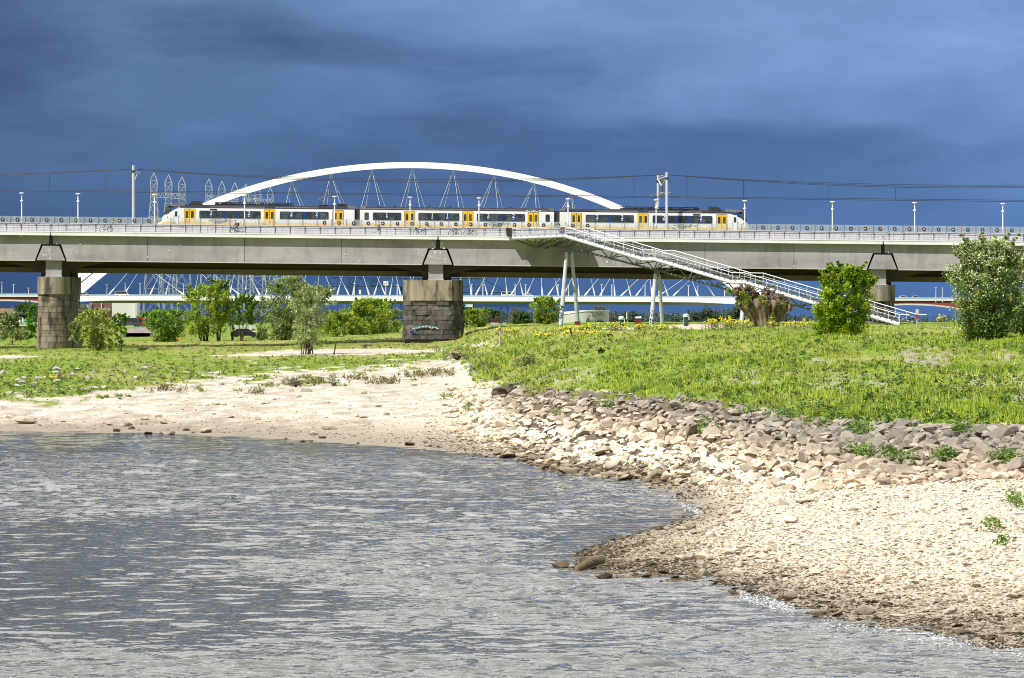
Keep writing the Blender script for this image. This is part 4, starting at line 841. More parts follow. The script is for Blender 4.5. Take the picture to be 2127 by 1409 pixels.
pb.build('insulator', mat('brown_insulator', (.20, .10, .06), None, 3, .4), ptl, q0); pb = MB(); pb.lathe([(.08, -.25), (.26, -.1), (.26, .12), (.1, .25)], Dn, 8); pb.tube(Dn, Dn + Vector((-2, -.2, -.4)), .05, n=6); pb.tube(Dn, Dn + Vector((1.2, -1, .2)), .05, n=6); pb.build('clamp', mat('clamp_brass', (.45, .32, .14), None, 3, .4), ptl, q0)
WIRE = mat('dark_wire', (.018, .022, .032), None, 3, .5)
sup = [-831, 277, 1381, 2490]
def wy(px, sag, y1=359.5, y2=381):
    for a, b in zip(sup[:-1], sup[1:]):
        if a <= px <= b: t = (px - a) / (b - a); return y1 + (y2 - y1) * sag * 4 * t * (1 - t)
    return y1
for nm, Y, s, r, lb in (('messenger_wire', 557.0, 1.0, .036, 'thick sagging wire over the near track'), ('messenger_wire', 561.5, .86, .035, 'upper sagging wire over the far track'), ('feeder_wire', 552.2, .72, .03, 'topmost thin sagging feeder wire')):
    m = MB(); m.path([P(p, wy(p, s) + SLOPE * (p - CX), Y) for p in np.arange(-400, 2500, 22)], r, 5); tag(m.build(nm, WIRE), lb, 'wire', 'wires over the track')
for nm, Y, q, lb in (('contact_wire', 557.0, 405.0, 'upper straight contact wire above the train roof'), ('contact_wire', 557.2, 407.8, 'lower straight contact wire above the train roof')):
    m = MB(); m.path([P(p, q + SLOPE * (p - CX), Y) for p in np.arange(-400, 2500, 100)], .036, 5); tag(m.build(nm, WIRE), lb, 'wire', 'wires over the track')
for p, w in ((103, 'over the slender pier'), (220, 'over the leftmost bicycle'), (1317, 'left of the twin masts'), (1427, 'right of the twin masts'), (1545, 'over the right train nose'), (1722, 'right of the train'), (1860, 'over the right pier joint')):
    m = MB(); m.path([P(p, wy(p, 1.0) + SLOPE * (p - CX), 557), P(p, 406 + SLOPE * (p - CX), 557)], .03 if p != 1545 else .06, 5); tag(m.build('dropper_wire', WIRE), 'short upright dropper between sagging and contact wire, ' + w, 'wire', 'droppers of the overhead line')
# ------------------------------------------------------------------ train
TY_ = 553.0
ZR = deck_z(0) - .2
TR = empty('passenger_train', (0, TY_, ZR), 'white three carriage commuter train with yellow doors and blue window strips', 'train', rot=TILT)
def tx(p): return (p - CX) * TY_ / F
def tz(q): return CAMZ + (HY - q) * TY_ / F - ZR
TW = mat('train_white', (.80, .80, .78), (.77, .77, .75), .3, .3); TYL = mat('train_yellow', (.86, .50, .008), (.82, .47, .008), .4, .32); TB = mat('train_blue', (.012, .045, .22), (.012, .04, .18), .5, .3)
TROOF = mat('train_dark_roof', (.018, .020, .030), (.03, .03, .038), .8, .8, spec=.2); TSIL = mat('train_silver', (.26, .26, .27), (.17, .17, .18), .6, .35, metal=.3)
TGLASS = mat('train_window_glass', (.02, .035, .045), (.10, .13, .14), .9, .08, lo=.42, hi=.7); TLET = mat('train_white_letters', (.8, .8, .8), None, 2, .5); TDK = mat('train_dark_letters', (.05, .07, .10), None, 2, .5)
def section(yel_top=468.8, whi_top=439.5, top=432.0, bot=477, w=1.0, D=2.8):
    h = D / 2
    L = [(.14, bot), (0, bot - 3), (0, yel_top), (0, whi_top), (.10, whi_top - (whi_top - top) * .45), (.45, top + .8), (1.0, top)]
    L = [(h + (y - h) * w, q) for y, q in L]
    Rr = [(D - y if w == 1 else 2 * h - y, q) for y, q in reversed(L)]
    return L + Rr
SEGM = [0, 0, 1, 2, 3, 3, 3, 3, 3, 2, 1, 0, 0, 3]     # yellow, white, blue, roof for each side of the section, last closes the floor
def loft(mb, secs):
    n = len(secs[0][1]); b = len(mb.v)
    for x, s in secs: mb.v += [(x, y, tz(q)) for y, q in s]
    for i in range(len(secs) - 1):
        for k in range(n):
            k2 = (k + 1) % n; mb.f.append([b + i * n + k, b + (i + 1) * n + k, b + (i + 1) * n + k2, b + i * n + k2]); mb.m.append(3 if k in (3, 9) and secs[i][1][3][1] == secs[i + 1][1][3][1] else SEGM[k])
    mb.f.append([b + k for k in range(n)]); mb.m.append(1); mb.f.append([b + (len(secs) - 1) * n + k for k in range(n)][::-1]); mb.m.append(1)
def slab(car, name, p0, p1, q0, q1, y, m, th=.03, rad=0.0):
    x0, x1, z0, z1 = tx(p0), tx(p1), tz(q1), tz(q0)
    mb = MB()
    if rad:
        pts = []
        for cx_, cz_, a0 in ((x1 - rad, z1 - rad, 0), (x0 + rad, z1 - rad, 90), (x0 + rad, z0 + rad, 180), (x1 - rad, z0 + rad, 270)):
            for t in (0, 30, 60, 90): pts.append((cx_ + rad * math.cos(math.radians(a0 + t)), cz_ + rad * math.sin(math.radians(a0 + t))))
        mb.prism(pts, y - th, y)
    else: mb.box(x0, x1, y - th, y, z0, z1)
    return mb.build(name, m, car)
def door(car, p0, p1):
    w = (p1 - p0) / 2; slab(car, 'door_frame', p0 - .9, p1 + .9, 440.7, 475.5, 0.004, TDK, .012, .1)
    for k in (0, 1):
        a, b = p0 + k * w + .5 * k * 1.0, p0 + (k + 1) * w - .5 * (1 - k)
        x0, x1 = tx(a), tx(b); zt_, zb_ = tz(441.8), tz(475); wx0, wx1, wz0, wz1 = x0 + .15, x1 - .15, tz(460.4), tz(446)
        mb = MB(); y0, y1 = -.04, -.009
        for q in ((x0, wx0, zb_, zt_), (wx1, x1, zb_, zt_), (wx0, wx1, zb_, wz0), (wx0, wx1, wz1, zt_)): mb.box(q[0], q[1], y0, y1, q[2], q[3], 0)
        mb.box(wx0, wx1, -.025, -.009, wz0, wz1, 1); mb.build('door', [TYL, TGLASS], car)
def strip_(car, p0, p1, panes, marks, digit):
    slab(car, 'window_band', p0, p1, 444.6, 461.4, .002, TB, .018, .14)
    for a, b in panes: slab(car, 'window_frame', a - .8, b + .8, 445.2, 461.0, -.017, BLACK, .012, .12); slab(car, 'window', a + .6, b - .6, 446.6, 459.8, -.030, TGLASS, .008, .1)
    for a, b in panes[::2]: MB().box(tx(a), tx(b), -.05, -.039, tz(450.6), tz(449.9)).build('window_bar', BLACK, car)
    for p in marks:
        mb = MB(); add_text(mb, digit, .72, (tx(p), -.045, tz(448.8)), 0, 1.25)
        for q in (453.5, 456.2): mb.box(tx(p) - .13, tx(p) + .13, -.045, -.04, tz(q), tz(q - 1.0))
        mb.build('class_number', TLET, car)
def logo(car, p, flip=1):
    mb = MB(); x, z = tx(p), tz(464.6); u = .36
    stroke(mb, [(x - 4.4 * u, z + .28), (x - 2.2 * u, z + .28), (x - .6 * u, z - .18), (x + 2.2 * u, z - .18), (x + 3.0 * u, z - .03)], .17, -.03); stroke(mb, [(x - 3.4 * u, z - .02), (x - 2.4 * u, z - .02), (x - .9 * u, z - .34), (x + 1.2 * u, z - .34)], .12, -.03)
    stroke(mb, [(x - .9 * u, z + .30), (x + .6 * u, z + .30), (x + 2.4 * u, z + .30), (x + 3.5 * u, z + .05), (x + 2.6 * u, z - .2)], .17, -.03); stroke(mb, [(x - 1.2 * u, z + .30), (x - .1 * u, z + .05), (x + 1.8 * u, z + .05)], .12, -.03)
    mb.build('logo', TDK, car)
def lettering(car, p, s='Sprinter', size=.62):
    mb = MB(); add_text(mb, s, size, (tx(p), -.02, tz(464.6)), 0, .92); mb.build('lettering', TDK, car)
def bogie(car, p):
    mb = MB(); x = tx(p)
    for d in (-1.1, 1.1):
        for yy in (.6, 2.0): mb.tube((x + d, yy, .42), (x + d, yy + .13, .42), .42, n=14)
    mb.box(x - 1.7, x + 1.7, .5, .62, .4, .75); mb.box(x - 1.7, x + 1.7, 2.15, 2.3, .4, .75); mb.build('bogie', BLACK, car)
def roofrack(car, p0, p1, q0, q1, n):
    mb = MB(); x0, x1 = tx(p0), tx(p1); z0, z1 = tz(q1), tz(q0); r = random.Random(int(p0))
    mb.box(x0, x1, .75, .82, z1 - .08, z1); mb.box(x0, x1, 1.95, 2.02, z1 - .08, z1); mb.box(x0, x1, .7, 2.1, z0 - .05, z0 + .13)
    k = x0 + .1
    while k < x1 - .2:
        w = r.choice([.08, .1, .5, .8, .12]); mb.box(k, k + w, .78, 1.98, z0, z1 - .09 - r.uniform(0, .1)); k += w + r.choice([.12, .2, .35])
    mb.build('roof_rack', TROOF, car)
def pod(car, name, p0, p1, qt, qb, m=TROOF, y0=.55, y1=2.25, sl=.0):
    x0, x1 = tx(p0), tx(p1); MB().prism([(x0 + max(sl, 0), tz(qt)), (x1 + min(sl, 0), tz(qt)), (x1, tz(qb)), (x0, tz(qb))], y0, y1).build(name, m, car)
def carriage(label, p0, p1, nose):
    car = MB()
    secs = []
    if nose == -1:
        for p, tp, wt, yt, bt, w in ((p0, 463, 465.5, 467.2, 473, .50), (p0 + 1, 458.6, 460.6, 468, 474.5, .66), (p0 + 3.2, 451.5, 457.0, 468.6, 476, .80), (p0 + 6.5, 445, 454.5, 468.8, 477, .88), (p0 + 10, 438.4, 452.3, 468.8, 477, .93), (p0 + 16, 433.6, 449, 468.8, 477, .97), (p0 + 26, 432, 444.3, 468.8, 477, 1.0), (p0 + 38, 432, 439.5, 468.8, 477, 1.0)): secs.append((tx(p), section(yt, wt, tp, bt, w)))
        secs.append((tx(p1), section()))
    elif nose == 1:
        secs.append((tx(p0), section()))
        for p, tp, wt, yt, bt, w in reversed(((p1, 463, 465.5, 467.2, 473, .50), (p1 - 1, 458.6, 460.6, 468, 474.5, .66), (p1 - 3.2, 451.5, 457.0, 468.6, 476, .80), (p1 - 6.5, 445, 454.5, 468.8, 477, .88), (p1 - 10, 438.4, 452.3, 468.8, 477, .93), (p1 - 16, 433.6, 449, 468.8, 477, .97), (p1 - 26, 432, 444.3, 468.8, 477, 1.0), (p1 - 38, 432, 439.5, 468.8, 477, 1.0))): secs.append((tx(p), section(yt, wt, tp, bt, w)))
    else: secs = [(tx(p0), section()), (tx(p1), section())]
    loft(car, secs); o = car.build('carriage', [TYL, TW, TB, TROOF], TR); o['label'] = label
    return o
c1 = carriage('left carriage with the pantograph and a sloping cab', 334.5, 735.8, -1); c2 = carriage('middle carriage with first class numbers', 747, 1150.4, 0); c3 = carriage('right carriage with its cab at the right end', 1162, 1555, 1)
for car, q0, q1 in ((c1, 735.8, 747), (c3, 1150.4, 1162)): MB().box(tx(q0), tx(q1), .25, 2.55, tz(477), tz(437.5)).build('gangway', BLACK, car)
for p in (382.7, 548.5, 690.8): door(c1, p, p + 21.6)
for p in (839.5, 960.5, 1096.7): door(c2, p, p + 21.3)
for p in (1186.2, 1325, 1488.5): door(c3, p, p + 20.8)
strip_(c1, 413.5, 541, [(414.5, 434.5), (441.5, 461), (467.5, 487), (493.5, 513), (519.8, 540)], [437.8, 516.5], '2'); strip_(c1, 580.7, 682, [(582, 601.5), (608.3, 627.3), (634.5, 654), (661, 681)], [604.8, 657.3], '2')
strip_(c2, 774, 833, [(775, 799.5), (806.6, 832)], [803], '1'); strip_(c2, 868.5, 953.7, [(869.5, 894), (901, 925), (932.5, 952.5)], [897.4, 928.7], '1'); strip_(c2, 990, 1090, [(991.5, 1011), (1017.5, 1037), (1043.5, 1063), (1069.5, 1089)], [1013.8, 1066], '2')
strip_(c3, 1216, 1316, [(1217, 1236.5), (1243.5, 1262.4), (1269.5, 1288.3), (1295.5, 1315)], [1239.8, 1291.8], '2'); strip_(c3, 1355, 1479.3, [(1356.6, 1375), (1381.5, 1401), (1407.5, 1426.8), (1433.2, 1452.3), (1459, 1478.2)], [1378.3, 1455.5], '2')
for car, p in ((c2, 757.5), (c2, 1133.5)): slab(car, 'window_frame', p - 1, p + 8, 445, 460.5, .0, BLACK, .015, .12); slab(car, 'window', p, p + 7, 446.2, 459.3, -.012, TGLASS, .01, .1)
for car, p in ((c1, 361), (c3, 1522)):
    slab(car, 'cab_door', p, p + 8.6, 442.5, 475, .0, TW, .02, .12); slab(car, 'cab_window', p + 1.6, p + 6.8, 446.5, 457.5, -.021, TGLASS, .012, .1)
    for d in (-.8, 9.2): MB().tube((tx(p + d), -.05, tz(474)), (tx(p + d), -.05, tz(455)), .035, n=6).build('grab_rail', GALV, car)
logo(c1, 452); lettering(c1, 470); logo(c2, 1026.5); lettering(c2, 1047); logo(c3, 1417); lettering(c3, 1436)
mb = MB(); rq = random.Random(5)
for k in range(9):
    x = tx(1095.5 + k * 3.0)
    if k != 4: stroke(mb, [(x - .18, tz(438.6)), (x - .05, tz(436.4)), (x + .1, tz(438.4)), (x + rq.uniform(.1, .25), tz(436.8))], .1, .0)
mb.build('graffiti', TLET, c2)
for car, s, p in ((c1, 1, 334.5), (c3, -1, 1555)):
    f = lambda a: tx(p + s * a)
    MB().prism([(f(8.2), tz(439.3)), (f(13.5), tz(438.8)), (f(18.2), tz(441.5)), (f(17.6), tz(446.5)), (f(13.5), tz(450.2)), (f(7.2), tz(450.6))], -.03, .30).build('windscreen', TGLASS, car)
    m = MB(); m.prism([(f(14), tz(435.2)), (f(18), tz(432.6)), (f(25), tz(430.9)), (f(36), tz(430.4)), (f(49), tz(430.6)), (f(49), tz(435.4)), (f(28), tz(437.0))], .16, 2.64); m.build('roof_fairing', TSIL, car)
    MB().tube((f(12.5), .06, tz(458)), (f(11.4), .04, tz(458)), .12, n=10).build('headlight', TLET, car); pod(car, 'roof_unit', p + s * 56 if s > 0 else p - 83, p + 83 if s > 0 else p - 56, 424.8, 432.2, BLACK, .5, 2.3, .5 * s)
    pod(car, 'roof_vent', min(p + s * 101, p + s * 116), max(p + s * 101, p + s * 116), 440.6, 444.0, BLACK, -.012, .2)
for car, a, b in ((c1, 435, 549), (c1, 571, 660), (c3, 1237, 1325), (c3, 1346, 1458), (c2, 760, 1140)):
    MB().box(tx(a), tx(b), .06, .3, tz(438.4), tz(435.6)).build('roof_edge_strip', TSIL, car)
roofrack(c1, 444, 608, 426.4, 432.2, 20); roofrack(c3, 1288, 1449, 426.4, 432.2, 20)
pod(c1, 'roof_unit', 661, 680, 429.6, 432.2); pod(c1, 'roof_unit', 700, 718, 427.0, 432.2)
for p in (786, 818, 890, 934, 993, 1058, 1128): pod(c2, 'roof_dome', p - 2.6, p + 2.6, 430.4, 432.3, TROOF, 1.1, 1.7, .1)
for car, a, b in ((c1, 722, 735), (c2, 747.5, 760), (c2, 1137, 1150), (c3, 1162, 1174)): m = MB(); m.prism([(tx(a), tz(438.2)), (tx(b), tz(438.2)), (tx(b), tz(432.4)), (tx(b) - .2, tz(431.4)), (tx(a) + .2, tz(431.4)), (tx(a), tz(432.4))], .06, 2.7); m.build('roof_end', TSIL, car)
pg = MB(); pg.box(tx(664), tx(700), .9, 1.9, tz(431.0), tz(430.0)); pg.path([(tx(676), 1.4, tz(430)), (tx(658.5), 1.4, tz(418.5)), (tx(679), 1.4, tz(408.8))], .07, 6); pg.path([(tx(680), 1.0, tz(430)), (tx(664), 1.2, tz(419.5)), (tx(659), 1.4, tz(418.5))], .04, 6)
pg.box(tx(676.5), tx(679), .6, 2.2, tz(408.6), tz(407.2)); pg.box(tx(681), tx(684), .6, 2.2, tz(408.6), tz(407.2)); pg.box(tx(676), tx(684), 1.3, 1.5, tz(409.2), tz(408.4)); pg.build('pantograph', DARKST, c1)
for car, ps in ((c1, (395, 705)), (c2, (775, 1122)), (c3, (1192, 1497))):
    for p in ps: bogie(car, p)
    MB().box(tx(ps[0] + 30), tx(ps[1] - 30), .3, 2.5, .35, tz(476.8)).build('underframe', BLACK, car)
# ------------------------------------------------------------------ staircase from the cycle path down to the bank
SX0 = 1174.5
def sY(px): return 539.0 - max(0, (px - SX0) / 15.6) * .50
def SP(px, py): return P(px, py, sY(px))
WV = Vector((2.6, 3.7, 0))
TUBE = [(1064, 495.5), (1174.5, 491.6), (1336.5, 540), (1361, 540), (1521, 587.4), (1547, 587.8), (1707, 635.5), (1735, 636), (1868, 674.8)]
SPT = [SP(*t) for t in TUBE]
ST = empty('staircase', (SPT[-1].x, SPT[-1].y, SPT[-1].z), 'long pale steel staircase on slanted tube legs from bridge to bank', 'staircase'); so = ST.location
STW = mat('pale_painted_steel', (.64, .66, .68), (.52, .55, .57), 1.0, .4); TREAD = mat('tread_plate', (.36, .38, .39), (.30, .32, .33), 3, .5, metal=.1); TRUSS = mat('shaded_truss_steel', (.15, .175, .185), (.10, .12, .13), 1.5, .55)  # truss colour is darkened to carry the shade under the stair
m = MB(); m.path(SPT, .20, 12); m.build('stringer', STW, ST, so)
m = MB(); m.path([p + WV + Vector((0, 0, .12)) for p in SPT], .11, 10); m.build('stringer', STW, ST, so)
m = MB()
for a, b in zip(SPT[:-1], SPT[1:]):
    m.hexa([a + Vector((0, -.05, .14)), b + Vector((0, -.05, .14)), b + Vector((0, .03, .14)), a + Vector((0, .03, .14)), a + Vector((0, -.05, .32)), b + Vector((0, -.05, .32)), b + Vector((0, .03, .32)), a + Vector((0, .03, .32))])
m.build('kick_plate', STW, ST, so)
bm_ = MB(); q = 0
for a, b in zip(SPT[:-1], SPT[1:]):
    n = max(1, int((b - a).length / .75))
    for k in range(n): c = a.lerp(b, (k + .5) / n) + Vector((0, -.10, .24)); bm_.box(c.x - .05, c.x + .05, c.y - .03, c.y + .06, c.z - .06, c.z + .06)
x = bm_.build('bolts', DARKST, ST, so); x['kind'] = 'stuff'
tread = None
for i in (1, 3, 5, 7):
    a, b = SPT[i], SPT[i + 1]; n = int(round((a.z - b.z) / .17)); d = (b - a); t = Vector((d.x, d.y, 0)) / n
    for k in range(n):
        p = a + d * ((k + .1) / n); p.z = a.z - (a.z - b.z) * (k + 1) / n + .30
        if tread is None or k == 0:
            mm = MB(); e = t * .72; th = Vector((0, 0, .06)); z = Vector((0, 0, 0)); mm.hexa([z, e, e + WV, WV, z + th, e + th, e + WV + th, WV + th]); tread = mm.build('tread', TREAD, ST, (0, 0, 0)); o = tread
        else: o = tread.copy(); COL.objects.link(o); o.parent = ST
        o.location = p - so
for i in (2, 4, 6):
    a, b = SPT[i], SPT[i + 1]; up = Vector((0, 0, .3)); th = Vector((0, 0, .1)); mm = MB(); mm.hexa([a + up, b + up, b + WV + up, a + WV + up, a + up + th, b + up + th, b + WV + up + th, a + WV + up + th]); mm.build('landing', TREAD, ST, so)
a, b = SPT[0], SPT[1]; mm = MB(); up = Vector((0, 0, .3)); th = Vector((0, 0, .12)); W2 = Vector((2.35, BY - .12 - 539, 0)); mm.hexa([a + up, b + up, b + W2 + up, a + Vector((0, W2.y, 0)) + up, a + up + th, b + up + th, b + W2 + up + th, a + Vector((0, W2.y, 0)) + up + th]); mm.build('landing', TREAD, ST, so)
HU = Vector((0, 0, 1.28))
for off, i0 in ((Vector((0, 0, 0)), 0), (WV, 1)):
    m = MB(); pts = [p + off + HU for p in SPT[i0:]]; pts.append(pts[-1] + Vector((1.2, -.4, 0))); m.path(pts, .052, 8)
    m.path([p + off + Vector((0, 0, .85)) for p in SPT[i0:]], .022, 6); m.build('handrail', STW, ST, so)
    bal = None
    for a, b in zip(SPT[i0:-1], SPT[i0 + 1:]):
        n = max(1, int(round((b - a).length / 1.55)))
        for k in range(n):
            c = a.lerp(b, k / n) + off
            if bal is None: mm = MB(); mm.box(-.03, .03, -.03, .03, .2, 1.28); bal = mm.build('baluster', STW, ST, (0, 0, 0)); o = bal
            else: o = bal.copy(); COL.objects.link(o); o.parent = ST
            o.location = c - so
    c = SPT[-1] + off; MB().box(c.x - .06, c.x + .06, c.y - .06, c.y + .06, c.z - .3, c.z + 1.3).build('end_post', STW, ST, so)
H2 = WV * .5
low = []
for a, b in zip(TUBE[:-1], TUBE[1:]): low.append((a, b))
def chord(px):
    py = np.interp(px, [t[0] for t in TUBE], [t[1] for t in TUBE])
    ext = np.interp(px, [1064, 1112, 1177, 1200, 1318, 1366, 1400, 1500, 1548, 1590, 1690, 1740, 1868], [0, 20.5, 21, 20, 15, 20, 20, 17, 21, 19, 13, 18, 0])
    return SP(px - 20, py + ext) + H2
cp = [1064, 1112, 1145, 1178, 1215, 1265, 1318, 1359, 1378, 1430, 1485, 1530, 1556, 1610, 1660, 1712, 1736, 1790, 1868]
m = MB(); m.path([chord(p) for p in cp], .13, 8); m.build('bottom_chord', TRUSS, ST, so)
tp = lambda px: SP(px, float(np.interp(px, [t[0] for t in TUBE], [t[1] for t in TUBE])))
m = MB()
for k in range(1, len(cp) - 1):
    c = chord(cp[k])
    for side in (Vector((0, 0, 0)), WV):
        m.tube(c, tp((cp[k] + cp[k + 1]) / 2 - 2) + side, .075, n=6); m.tube(c, tp((cp[k] + cp[k - 1]) / 2 + 2) + side, .075, n=6)
        if cp[k] < 1180: m.tube(c, tp(cp[k]) + side, .07, n=6)
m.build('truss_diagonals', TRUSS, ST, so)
for k in range(18):
    p = 1075 + k * 45
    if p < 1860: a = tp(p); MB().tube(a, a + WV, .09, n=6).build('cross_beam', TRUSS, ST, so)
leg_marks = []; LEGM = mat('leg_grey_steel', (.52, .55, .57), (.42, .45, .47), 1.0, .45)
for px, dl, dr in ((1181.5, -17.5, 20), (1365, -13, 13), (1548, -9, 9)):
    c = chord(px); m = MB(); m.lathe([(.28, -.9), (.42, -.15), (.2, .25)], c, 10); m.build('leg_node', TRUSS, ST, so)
    for d, dy, r in ((dl, -1.6, .30), (dr, 2.2, .28)):
        f = c + Vector((d / 15.6, dy, 0)); f.z = gz(f.x, f.y) - .4
        m = MB(); m.tube(c + Vector((d / 60, dy * .1, -.6)), f, r * .8, r, 14); m.build('leg', LEGM, ST, so)
        if px < 1500 and d < 0: leg_marks.append((c + Vector((d / 60, dy * .1, -.6)), f, r))
gm2 = MB(); rg_ = random.Random(9)
for c, f, r in leg_marks:
    for k in range(13):
        t = rg_.uniform(.70, .93); p = c.lerp(f, t); x = p.x + rg_.uniform(-.2, .2); pts = [(x, p.z)]
        for j in range(3): pts.append((pts[-1][0] + rg_.uniform(-.22, .22), pts[-1][1] + rg_.uniform(-.2, .2)))
        pts = [(min(max(a, p.x - .24), p.x + .24), b) for a, b in pts]; stroke(gm2, pts, .07, p.y - r - .02)
gm2.build('graffiti', mat('black_spray', (.03, .03, .04), None, 3, .6), ST, so)
# things at the stair top
def solid(name, label, cat, loc, mb, m): return tag(mb.build(name, m, None, loc), label, cat)
x = lx(1058, 542); z = deck_z(x); m = MB(); m.hexa([(x - .36, 544.0, z - .05), (x + .36, 544.0, z - .05), (x + .36, 544.7, z - .05), (x - .36, 544.7, z - .05), (x - .48, 543.9, z + .98), (x + .60, 543.9, z + .98), (x + .60, 544.8, z + .98), (x - .48, 544.8, z + .98)]); m.box(x - .5, x + .62, 543.87, 544.83, z + .985, z + 1.06)
solid('planter_box', 'black tapering box standing on the edge at the stair top', 'box', (x, 544.3, z - .05), m, BLACK)
for p, w, lb in ((1166.5, .16, 'dark narrow cabinet, left of two at the stair top'), (1171.5, .12, 'dark narrow cabinet, right of two at the stair top')):
    a = SP(p, 491.5); m = MB(); m.box(a.x - w, a.x + w, a.y + .5, a.y + .8, a.z + .42, a.z + 1.25); m.box(a.x - w - .03, a.x + w + .03, a.y + .47, a.y + .83, a.z + 1.252, a.z + 1.3); solid('steel_cabinet', lb, 'cabinet', (a.x, a.y + .6, a.z + .42), m, DARKST)
a = SP(1134, 509); m = MB(); m.tube(a + Vector((0, 0, .8)), a, .04, n=6); m.lathe([(.1, -.45), (.22, -.3), (.26, 0), (.1, .1)], a + Vector((0, 0, -.1)), 10); solid('hanging_spotlight', 'small black spotlight hanging under the stair top truss', 'spotlight', a + Vector((0, 0, .8)), m, BLACK)
# ------------------------------------------------------------------ far arch bridge
def AY(px): return 1660 - .27 * (px - 850) / 5.12
def AP(px, py, dy=0.0): return P(px, py, AY(px) + dy)
o0 = AP(850, 615); o0.z = 4
AB = empty('arch_bridge', o0, 'slender white arch bridge far behind the train, hung on cables', 'bridge')
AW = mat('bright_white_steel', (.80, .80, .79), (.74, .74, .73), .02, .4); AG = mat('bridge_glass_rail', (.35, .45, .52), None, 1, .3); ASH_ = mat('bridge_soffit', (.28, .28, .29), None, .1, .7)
def arch_out(px): d = abs(px - 850); return 337 + 4.35e-4 * d * d + 1.7e-10 * d ** 4
def arch_thick(px): d = abs(px - 850); return 12.5 + 5.5 * (d / 690) ** 2
def slope_at(px): return (arch_out(px + 1) - arch_out(px - 1)) / 2
def rib(xs, sh, hw, dys):
    m = MB(); vs = []
    for p in xs:
        s = slope_at(p); L = math.hypot(1, s); n = (-s / L, 1 / L); t = arch_thick(p)
        for (q, dy) in ((0, -hw), (0, hw), (1, hw), (1, -hw)):
            px, py = p + n[0] * t * q * -1 * (1 if False else -1), arch_out(p) + n[1] * t * q
            vs.append(AP(px + sh(p), py, dys(p) + dy))
    n = len(xs); fs = []
    for i in range(n - 1):
        for k in range(4): fs.append((i * 4 + k, i * 4 + (k + 1) % 4, (i + 1) * 4 + (k + 1) % 4, (i + 1) * 4 + k))
    fs += [(0, 1, 2, 3), ((n - 1) * 4 + 3, (n - 1) * 4 + 2, (n - 1) * 4 + 1, (n - 1) * 4)]
    m.add(vs, fs); return m
xs = np.linspace(850 - 470, 850 + 470, 72); rib(xs, lambda p: 0, 2.4, lambda p: 0).build('arch_rib', AW, AB, o0)
for side in (-1, 1):
    f = lambda p, s=side: s * 16 * np.clip((abs(p - 850) - 400) / 230, 0, 1)
    for a, b in ((850 - 745, 850 - 455), (850 + 455, 850 + 745)): rib(np.linspace(a, b, 26), f, 1.8, lambda p, s=side: s * 12 * float(np.clip((abs(p - 850) - 400) / 230, 0, 1))).build('arch_leg', AW, AB, o0)
def dtop(px): return 614.6 + (px - 150) * .0026 + ((px - 700) / 850.) ** 2 * .9
m = MB(); vs = []; xs = np.concatenate([[120, 150, 190, 225], np.arange(280, 1400, 56), [1450, 1500, 1560, 1600]])
for p in xs:
    bt = np.interp(p, [120, 150, 225, 260, 1400, 1450, 1560, 1600], [14, 12.6, 9.4, 9.2, 9.2, 9.6, 14.5, 16])
    for (q, dy) in ((dtop(p), -13), (dtop(p), 13), (dtop(p) + bt, 13), (dtop(p) + bt, -13)): vs.append(AP(p + (16 if dy > 0 else -16) * 0, q, dy))
n = len(xs); fs = [(i * 4 + k, i * 4 + (k + 1) % 4, (i + 1) * 4 + (k + 1) % 4, (i + 1) * 4 + k) for i in range(n - 1) for k in range(4)]; m.add(vs, fs + [(0, 1, 2, 3), (n * 4 - 1, n * 4 - 2, n * 4 - 3, n * 4 - 4)]); m.build('deck', AW, AB, o0)
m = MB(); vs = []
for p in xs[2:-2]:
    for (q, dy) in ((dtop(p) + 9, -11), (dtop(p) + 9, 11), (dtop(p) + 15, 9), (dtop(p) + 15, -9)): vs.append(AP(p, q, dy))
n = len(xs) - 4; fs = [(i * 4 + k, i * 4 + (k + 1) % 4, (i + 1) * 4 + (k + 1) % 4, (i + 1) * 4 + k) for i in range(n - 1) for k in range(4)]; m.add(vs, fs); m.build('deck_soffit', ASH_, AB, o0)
m = MB(); vs = []
for p in xs[1:-1]:
    for (q, dy) in ((dtop(p) - 3.4, -12.9), (dtop(p) - 3.4, -12.7), (dtop(p), -12.7), (dtop(p), -12.9)): vs.append(AP(p, q, dy))
n = len(xs) - 2; fs = [(i * 4 + k, i * 4 + (k + 1) % 4, (i + 1) * 4 + (k + 1) % 4, (i + 1) * 4 + k) for i in range(n - 1) for k in range(4)]; m.add(vs, fs); m.build('glass_railing', glassy('far_glass_rail', (.42, .52, .58), .7, .2), AB, o0)
HG = [(225, 345), (311, 385), (384, 262), (403, 440), (465, 330), (477, 522), (540.6, 440), (552, 605), (617, 522), (625, 687), (692, 605), (700, 772), (767.7, 687), (776.6, 857), (832.5, 772), (845, 942), (905, 857), (913, 1027), (979.7, 942), (987, 1110), (1053.7, 1027), (1060, 1187), (1127, 1110), (1137, 1262), (1202.7, 1187), (1213, 1335), (1277.5, 1262), (1288, 1405), (1355, 1335), (1365, 1470), (1451, 1405)]
HGM = mat('cable_grey', (.62, .62, .62), None, .3, .45)
for a, nd in HG:
    for sh, dy, k in ((0, -12.4, 1.0), (33, 12.2, .8)):
        b = AP(a + sh, dtop(a) - (1 if dy < 0 else 3), dy); t = AP(nd, arch_out(nd) + arch_thick(nd) - 1, 0); d = t - b; L = d.length
        m = MB(); m.tube(b + d * (3.2 / L), t,   .085 * k, n=5); m.path([b, b + d * (.8 / L), b + d * (2.2 / L), b + d * (4.6 / L)], [.26 * k, .36 * k, .32 * k, .10 * k], 8); m.build('hanger', HGM, AB, o0)
